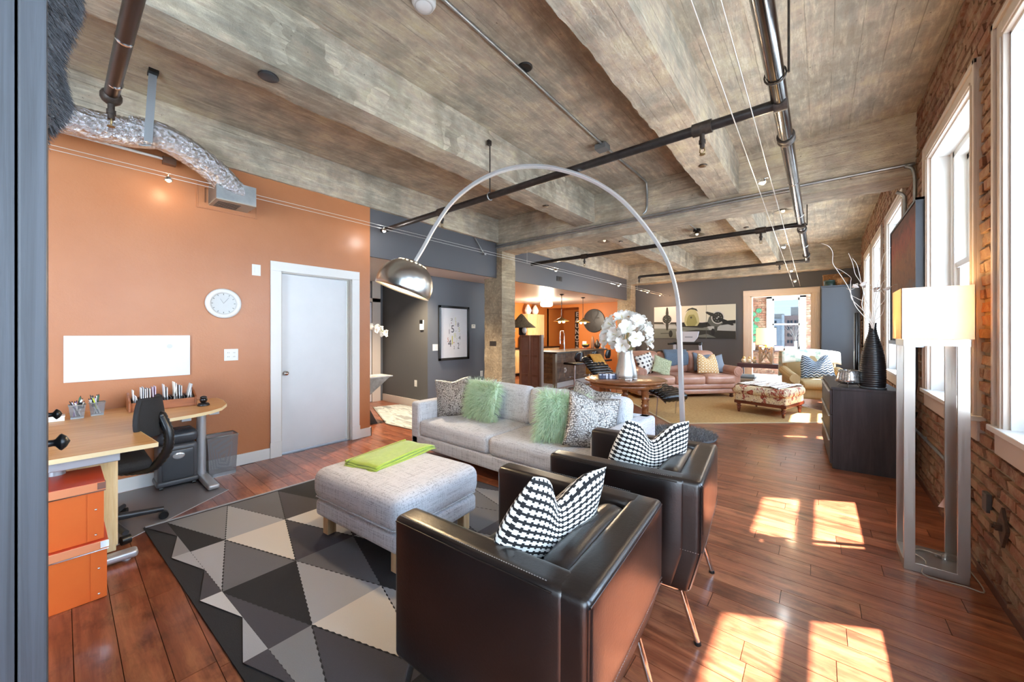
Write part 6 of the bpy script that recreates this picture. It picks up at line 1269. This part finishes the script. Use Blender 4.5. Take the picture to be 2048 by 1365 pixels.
# ------------------------------------------------------------------ hallway
pf_ = thing('number_poster', 'black framed white poster of scattered numerals on the hallway wall', 'picture', (-5.43, 4.81, 1.375)); HW, HH = .38, .515
m_ = MB()
for a in ((-HW, -HH, -HW + .045, HH), (HW - .045, -HH, HW, HH), (-HW, -HH, HW, -HH + .045), (-HW, HH - .045, HW, HH)): m_.box(.001, a[0], a[1], .035, a[2], a[3])
m_.obj('frame', M('black_gloss_frame', '17171a', .25), pf_, bev=.003); MB().box(.001, -HW + .04, -HH + .04, .012, HW - .04, HH - .04).obj('paper', M('poster_paper', 'e9e5e3', .5), pf_); MB().box(.018, -HW + .044, -HH + .044, .02, HW - .044, HH - .044).obj('pane', glass('picture_glass', (1, 1, 1), .04), pf_)
mY = lambda px: (px - 248 - (655 - 248) / 2) / (655 - 248) * .76; mZ = lambda py: -(py - 585) / 740 * 1.03
for s, px, py, sz, c, sx in (('2', 417, 402, .065, '2b2d36', 1.9), ('8', 505, 472, .11, '3a3c46', 1), ('5', 430, 535, .20, '222a44', .9), ('1', 385, 570, .13, '4c4d52', .9), ('0', 530, 600, .05, 'b9b9a8', .8), ('4', 525, 655, .11, '33343a', 1), ('5', 368, 680, .11, 'c56a4e', .8), ('4', 392, 730, .19, '2a2b30', .95), ('2', 508, 768, .17, '3a3b42', .6), ('2', 450, 788, .085, '6a6a62', .8), ('8', 468, 390, .08, 'd8d6a8', .9), ('3', 470, 450, .12, 'd6cf8a', .8), ('5', 520, 540, .12, 'cfc878', .8), ('8', 462, 620, .12, 'd3cf9a', 1), ('1', 425, 690, .24, 'cfc84a', .9), ('7', 485, 690, .12, 'dcd9b4', .8), ('1', 390, 480, .10, 'c9c9c4', .8), ('1', 533, 735, .09, 'c9c9c4', .8), ('•', 413, 450, .08, 'a05a6a', 1), ('•', 447, 720, .09, 'c7652f', 1), ('•', 462, 560, .05, '5a5a6a', 1), ('•', 480, 558, .05, '5a5a6a', 1)):
    text(s, 'numeral', M('ink_' + c, c, .6), (.0128, mY(px), mZ(py)), (PI / 2, 0, PI / 2), sz, pf_, .0003, sx)
th_ = thing('thermostat', 'small cream thermostat on the hallway wall by the column', 'thermostat', (-5.43, 5.32, 1.51)); MB().box(.001, -.05, -.04, .025, .05, .04).obj('body', M('cream_plastic', 'e3dccb', .4), th_, bev=.006); MB().box(.025, -.02, .005, .026, .02, .02).obj('display', M('thermo_display', '8b8a80', .3), th_)
ic = thing('intercom', 'white and black intercom on the dark hallway panel', 'intercom', (-5.58, 4.19, 1.52)); MB().box(-.045, -.03, -.09, .045, -.001, .09).obj('body', WPLAST, ic, bev=.004); MB().box(-.045, -.032, .02, .045, -.028, .09).obj('screen', BLACK, ic)
plate('wall_outlet', 'white outlet low on the dark hallway panel', 'outlet', MYm(-5.78, 4.19, .44), .075, .12, 'outlet'); plate('wall_outlet', 'white outlet below the number poster, just above the sofa', 'outlet', MXp(-5.43, 5.57, .53), .075, .12, 'outlet'); plate('wall_switch', 'white switch plate partly behind the number poster frame', 'switch', MXp(-5.43, 4.36, 1.11), .118, .118, 'switch')
hcn = thing('wedge_console', 'grey stone wedge-shaped console peeking past the orange wall end', 'console table', (-5.3, 2.95, 0)); STN = M('grey_marble', '77756f', .25, c2='a3a099', ns=7)
MB().prism([(-.33, .0), (.34, .0), (.34, .015), (-.33, .015)], -.17, .17, M=Matrix.Translation((0, 0, .70)) @ Matrix.Rotation(PI / 2, 4, 'Z') @ Matrix.Rotation(PI / 2, 4, 'X')).obj('top', M('pale_marble', 'c9c7c3', .15), hcn)
MB().prism([(-.33, .40), (-.1, .40), (.31, .70), (-.33, .70)], -.15, .15, M=Matrix.Rotation(PI / 2, 4, 'Z') @ Matrix.Rotation(PI / 2, 4, 'X')).obj('wedge', STN, hcn); MB().prism([(-.33, 0), (.12, 0), (-.1, .40), (-.33, .40)], -.1, .1, M=Matrix.Rotation(PI / 2, 4, 'Z') @ Matrix.Rotation(PI / 2, 4, 'X')).obj('pedestal', M('dark_bronze', '3a332e', .4), hcn)
orc = thing('orchid', 'white orchid spray arching past the end of the orange wall', 'orchid', (-5.3, 2.75, .716)); MB().lathe([(.05, 0), (.08, .05), (.07, .12), (.06, .12), (.01, .1)], n=20).obj('pot', M('dark_pot', '2c2624', .3), orc)
os_ = bez([(0, 0, .1), (0, .04, .55), (.04, .16, .76), (.08, .34, .74), (.1, .50, .60)], 6); MB().tube(os_, .004, 6).obj('stem', M('orchid_stem', '6f7a3f', .6), orc)
om = MB()
for q in range(5): om.grid(lambda u, v: (.045 * u * math.cos(q * 1.257) - (v - .5) * .045 * math.sin(PI * u) * math.sin(q * 1.257), .045 * u * math.sin(q * 1.257) + (v - .5) * .045 * math.sin(PI * u) * math.cos(q * 1.257), .012 * math.sin(u * 3)), 3, 2)
omm = om.mesh('bloom', PET); ro = random.Random(9)
for k in range(26): p = os_[10 + int(k / 26 * (len(os_) - 11))]; o = bpy.data.objects.new('bloom', omm); COL.objects.link(o); o.parent = orc; o.location = (p[0] + ro.uniform(-.05, .05), p[1] + ro.uniform(-.03, .03), p[2] + ro.uniform(-.05, .03)); o.rotation_euler = (ro.uniform(.6, 2), ro.uniform(-.8, .8), ro.uniform(0, 6))
hr = thing('hall_rug', 'pale grey leaf-patterned rug on the hallway floor', 'rug', (0, 0, 0)); g = G('leaf_rug'); n = g.noise(g.co('Object', (1.2, 5, 1), (0, 0, .6)), 2.4, 3, .5, .8); g.set(col=g.ramp(n, [(.42, lin('8f918e')), (.5, lin('c9cac3')), (.62, lin('b0b2ae'))]), rough=.95)
MB().prism([(-6.34, 3.67), (-5.03, 3.13), (-4.4, 3.18), (-3.9, 3.9), (-5.3, 4.15), (-6.2, 4.14)], .0006, .01).obj('pile', g.m, hr); MB().prism([(-6.36, 3.66), (-5.03, 3.11), (-4.39, 3.16), (-4.41, 3.18), (-5.03, 3.13), (-6.34, 3.68)], .0006, .012).obj('binding', M('rug_binding', '9a9890', .9), hr)
spl = thing('hall_spotlight', 'recessed hallway ceiling spotlight behind the arc lamp shade', 'spotlight', (-5.1, 3.5, 2.41)); MB().lathe([(.05, 0), (.05, -.006), (.035, -.006)], n=20).obj('rim', WHITE, spl); MB().lathe([(.033, -.004), (.001, -.005)], n=16).obj('bulb', M('warm_bulb', 'ffd79a', .4, emit=6) if 'warm_bulb' not in MC else MC['warm_bulb'], spl); lamp('SPOT', (-5.1, 3.5, 2.39), 160, (1, .82, .6), .05, (0, 0, -1), 2.4)
# ------------------------------------------------------------------ pipes, cables, lights on the ceiling
PIPEC = M('dark_chrome_pipe', '6b6a6a', .18, 1, c2='8b8a8a', ns=5); PIPEB = M('black_iron_pipe', '231f1e', .38, .4, c2='35302e', ns=12); FIT = M('brown_fitting', '4a3f37', .5, .5, c2='2f2925', ns=30); BRASS = M('brass_head', '8f7a55', .35, .8)
mp_ = thing('sprinkler_main', 'polished sprinkler main pipe running the length of the room under the beams', 'pipe', (0, 0, 0)); MB().cyl((-.19, -4, 2.79), (-.19, 9.3, 2.79), .043, 20).obj('pipe', PIPEC, mp_)
for y in (3.35, 6.45, 8.6): MB().lathe([(.05, -.04), (.056, -.035), (.056, -.02), (.048, -.015), (.048, .015), (.056, .02), (.056, .035), (.05, .04)], n=20, M=Matrix.Translation((-.19, y, 2.79)) @ Matrix.Rotation(PI / 2, 4, 'X')).obj('coupling', FIT, mp_)
for y in (4.35, 5.6, 7.6): MB().lathe([(.0445, -.004), (.0465, 0), (.0445, .004)], n=20, M=Matrix.Translation((-.19, y, 2.79)) @ Matrix.Rotation(PI / 2, 4, 'X')).obj('joint_ring', CHROME, mp_)
for y in (2.5, 6.2): MB().cyl((-.13, y, 2.78), (-.13, y, ZC), .006, 8).obj('hanger_rod', FIT, mp_); MB().tube([(-.19 + .05 * math.cos(a), y, 2.79 + .05 * math.sin(a)) for a in [2 * PI * i / 16 for i in range(16)]], .005, 6, close=True).obj('hanger_ring', FIT, mp_)
def head(par, x, y, z, up=False):
    m_ = MB(); m_.cyl((x, y, z), (x, y, z - .05), .016); m_.cyl((x, y, z - .05), (x, y, z - .075), .022, 8); m_.cyl((x, y, z - .075), (x, y, z - .105), .016, 12); o = m_.obj('sprinkler_drop', FIT, par)
    m_ = MB(); m_.tube([(x - .012, y, z - .105), (x - .016, y, z - .13), (x, y, z - .145)], .004, 6); m_.tube([(x + .012, y, z - .105), (x + .016, y, z - .13), (x, y, z - .145)], .004, 6); m_.cyl((x, y, z - .145), (x, y, z - .15), .018, 14); m_.obj('sprinkler_frame', BRASS, o)
def tee(par, x, y, z): MB().cyl((x - .06, y, z), (x + .06, y, z), .044, 14).obj('tee_fitting', FIT, par)
BRN = [('black sprinkler branch pipe crossing behind the arc lamp', 2.79, -4.6, .033, ((-3.35, 1), (-.62, 1))), ('black sprinkler branch pipe beyond the first girder', 6.06, -4.5, .033, ((-3.3, 1), (-.62, 1))), ('short black sprinkler branch pipe nearest the far wall', 9.12, -3.42, .03, ((-.62, 1),))]
for lb, y, x0, r_, hs_ in BRN:
    t = thing('sprinkler_branch', lb, 'pipe', (0, 0, 0), 0, 'sprinkler branches'); MB().cyl((-.19, y, 2.77), (x0, y, 2.77), r_, 14).obj('pipe', PIPEB, t); MB().cyl((-.22, y, 2.775), (-.15, y, 2.775), .05, 14).obj('end_tee', FIT, t)
    for x, _ in hs_: tee(t, x, y, 2.77); head(t, x, y, 2.74)
    if y > 9: MB().tube([(x0, y, 2.77), (x0 - .03, y, 2.76), (x0 - .035, y, 2.72)], .036, 12).obj('elbow', PIPEB, t); head(t, x0 - .035, y, 2.73)
    if y < 3: MB().cyl((-2.6, y, 2.76), (-2.6, y, 3.3), .007, 8).obj('hanger_rod', FIT, t); MB().cb((-2.61, y, 3.32), (.03, .04, .05)).obj('hanger_clip', FIT, t); MB().tube([(-2.6, y + .038 * math.cos(a), 2.77 + .038 * math.sin(a)) for a in [2 * PI * i / 14 for i in range(14)]], .006, 6, close=True).obj('hanger_ring', GALV, t)
t = thing('sprinkler_branch', 'dark sprinkler pipe above the desk ending in a pendant head by the foil duct', 'pipe', (0, 0, 0), 0, 'sprinkler branches'); MB().cyl((-.19, .215, 2.80), (-3.28, .19, 2.80), .033, 16).obj('pipe', M('brown_chrome_pipe', '3a3331', .3, .7), t); MB().ball((-3.28, .19, 2.79), .05, 14).obj('elbow', FIT, t)
for x in (-2.6, -3.1): MB().cyl((x - .006, .195, 2.80), (x + .006, .195, 2.80), .0355, 14).obj('joint_ring', CHROME, t)
head(t, -3.28, .19, 2.76)
# foil duct, vent box and strap
dct = thing('foil_duct', 'crinkled silver foil duct below the ceiling above the desk', 'duct', (0, 0, 0)); g = G('crinkled_foil'); v = g.N('TexVoronoi'); v.inputs['Scale'].default_value = 26; g.L(g.co('World'), v.inputs['Vector']); n = g.noise(g.co('World'), 40, 5, .7, 1); g.set(col=lin('cfcfd1'), metal=1, rough=.22, nrm=g.bump(g.math('ADD', v.outputs[0], n), .9, .02)); FOIL = g.m
def duct(pts, r, nm):
    P = bez(pts, 14); k = len(P); m_ = MB(); m_.tube(P, [r * (1 + .025 * math.sin(i * 2.6) + .02 * mnoise.noise(Vector(P[i]) * 9)) for i in range(k)], 28); return m_.obj(nm, FOIL, dct)
duct([(-4.10, -1.2, 2.93), (-4.15, -.5, 2.93), (-4.2, .05, 2.93), (-4.23, .30, 2.96), (-4.25, .46, 3.0)], .108, 'duct_run'); duct([(-4.24, .36, 2.99), (-4.27, .56, 3.02), (-4.36, .86, 2.92), (-4.45, 1.12, 2.74)], .112, 'duct_bend')
m_ = MB(); m_.bar((-4.14, .47, ZC), (-4.13, .44, 2.90), .003, .05); m_.tube([(-4.2, .40 + .1 * math.cos(a), 2.98 + .1 * math.sin(a)) for a in [2 * PI * i / 20 for i in range(20)]], .006, 4, close=True); m_.obj('strap', M('strap_grey', '8e9194', .5, .4), dct)
MB().cb((-4.14, .47, ZC - .01), (.10, .06, .03)).obj('strap_anchor', BLACKM, dct)
vb = thing('vent_box', 'galvanised vent box with slatted grille on the orange wall below the duct', 'vent', (XL, 1.08, 2.73)); MB().box(.002, -.16, -.09, .30, .16, .09).obj('box', GALV, vb); m_ = MB()
for y_ in (-.25, .19): m_.box(.001, y_, -.14, .014, y_ + .06, .12)
for z_ in (-.14, .06): m_.box(.001, -.19, z_, .0139, .19, z_ + .06)
m_.tube([(.014, -.24, -.13), (.014, .24, -.13), (.014, .24, .11), (.014, -.24, .11)], .006, 4, close=True); m_.obj('wall_frame', ORANGE, vb); MB().box(.01, -.16, -.10, .30, .16, -.09).obj('grille', M('grille_beige', 'a89f90', .5), vb)
for k in range(5): MB().box(.05 + k * .04, -.13, -.103, .065 + k * .04, .05, -.099).obj('slot', M('dark_slot', '3a3632', .7), vb)
# conduits
cdt = thing('ceiling_conduit', 'thin steel conduit with a grey box running along the ceiling bay and down the girder', 'conduit'); MB().tube(bez([(-1.80, -2, 3.455), (-1.81, 1.5, 3.455), (-1.85, 3.8, 3.455), (-1.84, 4.95, 3.455), (-1.84, 5.14, 3.40), (-1.85, 5.16, 3.1), (-1.90, 5.16, 3.03)], 5), .013, 8).obj('tube', GALV, cdt); MB().cb((-1.86, 3.82, 3.43), (.13, .12, .06)).obj('box', M('box_grey', '6e7172', .5, .3), cdt, bev=.004)
gcd = thing('girder_conduit', 'long steel conduit along the first girder turning down the brick wall', 'conduit'); MB().tube(bez([(-5.0, 5.163, 3.0), (-2, 5.163, 2.995), (.45, 5.163, 2.985), (.63, 5.15, 2.965), (.685, 5.13, 2.88), (.688, 5.12, 2.55)], 6), .014, 8).obj('tube', GALV, gcd); MB().tube([(-5.0, 5.166, 2.965), (-.2, 5.166, 2.955)], .012, 8).obj('tube', GALV, gcd); MB().cb((-5.02, 5.13, 2.98), (.1, .09, .09)).obj('box', M('box_grey', '6e7172'), gcd) if False else MB().cb((-5.02, 5.13, 2.98), (.1, .09, .09)).obj('box', MC['box_grey'], gcd)
wcd = thing('wall_conduit', 'steel conduit dropping behind the abstract painting past the girder', 'conduit'); MB().tube(bez([(.62, 5.62, 2.86), (.67, 5.62, 2.82), (.685, 5.62, 2.7), (.685, 5.62, 2.0)], 5), .016, 8).obj('tube', GALV, wcd); MB().cb((.69, 5.62, 2.4), (.03, .05, .02)).obj('clamp', GALV, wcd)
oc = thing('wall_conduit', 'white conduit with a small box along the top of the orange wall', 'conduit'); MB().tube([(-4.61, -1, 2.965), (-4.61, .60, 2.96)], .012, 8).obj('tube', WHITE, oc); MB().cb((-4.6, .63, 2.945), (.06, .09, .06)).obj('box', M('brown_box', '6a4a38', .6), oc)
sm = thing('smoke_detector', 'round white smoke detector on the ceiling slab beside the conduit', 'smoke detector', (-1.93, 1.46, ZC)); MB().lathe([(.075, 0), (.075, -.02), (.06, -.045), (.02, -.05), (.001, -.05)], n=32).obj('body', WHITE, sm); MB().lathe([(.062, -.043), (.055, -.047), (.05, -.047)], n=32, cap=False).obj('vent_ring', M('detector_grey', 'b5b3ae', .5), sm)
for k, (x, y, z, r_, c) in enumerate(((-2.77, .86, 3.045, .055, '2c3236'), (-1.80, 2.34, ZC, .055, '23211f'), (-.9, 4.08, 3.045, .035, '6a5236'), (-2.78, 4.06, 3.045, .035, '5a4a38'), (-4.74, 4.04, 3.045, .035, '5a4a38'), (-.9, 6.9, 3.045, .035, '5a4a38'), (-2.8, 6.5, 3.045, .035, '5a4a38'))):
    t = thing('ceiling_socket', ('black round cap under the middle beam near the foil duct', 'black round can on the slab beside the conduit', 'brown hole plug under the right beam before the girder', 'brown hole plug under the middle beam before the girder', 'brown hole plug under the beam along the orange wall', 'hole plug under the right beam beyond the girder', 'hole plug under the middle beam beyond the girder')[k], 'ceiling plug', (x, y, z), 0); MB().lathe([(r_, .01), (r_, -.006), (r_ * .9, -.010), (.002, -.008)], n=24).obj('cap', M('cap_' + c, c, .4), t); MB().lathe([(r_ + .004, 0), (r_ + .004, -.004), (r_, -.006)], n=24).obj('rim', BLACKM, t)
for k, (x, y, lb) in enumerate(((-.47, 7.55, 'small bell ceiling lamp nearest the windows, beyond the girder'), (-1.92, 8.2, 'small bell ceiling lamp between middle and right beams beyond the girder'), (-3.6, 7.5, 'small bell ceiling lamp nearest the kitchen, beyond the girder'))):
    t = thing('ceiling_lamp', lb, 'ceiling lamp', (x, y, ZC), 0, 'bell ceiling lamps'); MB().tube([(0, -1.2, -.02), (0, 0, -.02)], .012, 8).obj('conduit', GALV, t); MB().cyl((0, 0, 0), (0, 0, -.05), .07).obj('box', BLACKM, t); MB().lathe([(.03, -.05), (.05, -.075), (.15, -.12), (.145, -.122), (.04, -.085)], n=28, cap=False).obj('shade', M('bell_shade', '7d7362', .4, .6), t); MB().ball((0, 0, -.10), .03).obj('bulb', M('frosted_bulb', 'e9dcc0', .4, emit=.5), t)
# cable light systems
WIRE = M('bright_wire', 'd6d3cc', .3, .8)
def lerp(a, b, t): return tuple(a[i] + (b[i] - a[i]) * t for i in range(3))
for lb, a0, b0, a1, b1, lamps in (('cable light wires stretched along the orange wall towards the far wall', (-4.52, -.6, 2.775), (-3.68, 11.69, 2.51), (-4.53, -.6, 2.81), (-3.49, 11.69, 2.50), [(.6, .5, 1), (2.62, 1.5, 0), (6.2, 4, 1), (8.72, 5, 0), (10.35, 7, 1), (11.2, 5, 2)]), ('cable light wires stretched above the walkway towards the doorway', (-.35, 0, 2.62), (-.51, 11.69, 2.55), (-.27, 0, 2.62), (-.38, 11.69, 2.55), [(3.55, 4, 1), (6.3, 5, 0), (8.7, 4, 1), (10.4, 2, 1)])):
    t = thing('cable_lights', lb, 'cable lights')
    for a, b in ((a0, b0), (a1, b1)): MB().cyl(a, b, .0028, 6).obj('wire', WIRE, t); MB().ball(b, .018, 10).obj('wall_anchor', CHROME, t)
    for y, e, kind in lamps:
        k = (y - a0[1]) / (b0[1] - a0[1]); p, q = Vector(lerp(a0, b0, k)), Vector(lerp(a1, b1, k)); c = (p + q) / 2
        if (p - q).length < .06: c = p + Vector((.02, 0, 0))
        o = MB().cyl(tuple(p), tuple(q if (p - q).length > .06 else c + Vector((0, 0, .02))), .004, 6).obj('lamp_bar', CHROME, t)
        MB().lathe([(.012, 0), (.026, -.022), (.03, -.034)], n=16, cap=False, M=Matrix.Translation(c)).obj('reflector', CHROME, o)
        MB().ball(tuple(c + Vector((0, 0, -.03))), .019, 12).obj('bulb', M('halogen_%d' % kind, ('ffffff', 'ffe3b0', 'ffb070')[kind], .4, emit=25, ecol=('ffffff', 'ffdca0', 'ff9a50')[kind]), o)
        lamp('POINT', tuple(c + Vector((0, 0, -.075))), e, ((1, .97, .93), (1, .78, .5), (1, .55, .28))[kind], .03)
    for y in (5.4, 9.9): k = (y - a0[1]) / (b0[1] - a0[1]); MB().cyl(lerp(a0, b0, k), lerp(a0, b0, k)[:2] + (2.9 if y < 6 else 3.05,), .002, 5).obj('suspension_wire', WIRE, t)
br_ = thing('pipe_brace', 'pale angled brace against the bulkhead beside the column', 'brace'); MB().bar((-4.60, 4.55, 3.02), (-4.62, 4.80, 2.78), .02, .02).obj('strut', GALV, br_); MB().cb((-4.61, 4.8, 2.78), (.05, .05, .03)).obj('clamp', GALV, br_)
vv = thing('bulkhead_vent', 'small black vent on the charcoal bulkhead above the bar pendants', 'vent', (XL - .02, 7.35, 2.63)); MB().box(.0, -.11, -.055, .012, .11, .055).obj('frame', BLACK, vv); MB().bar((.013, .0, -.04), (.013, .02, .03), .004, .01).obj('lever', CHROME, vv)
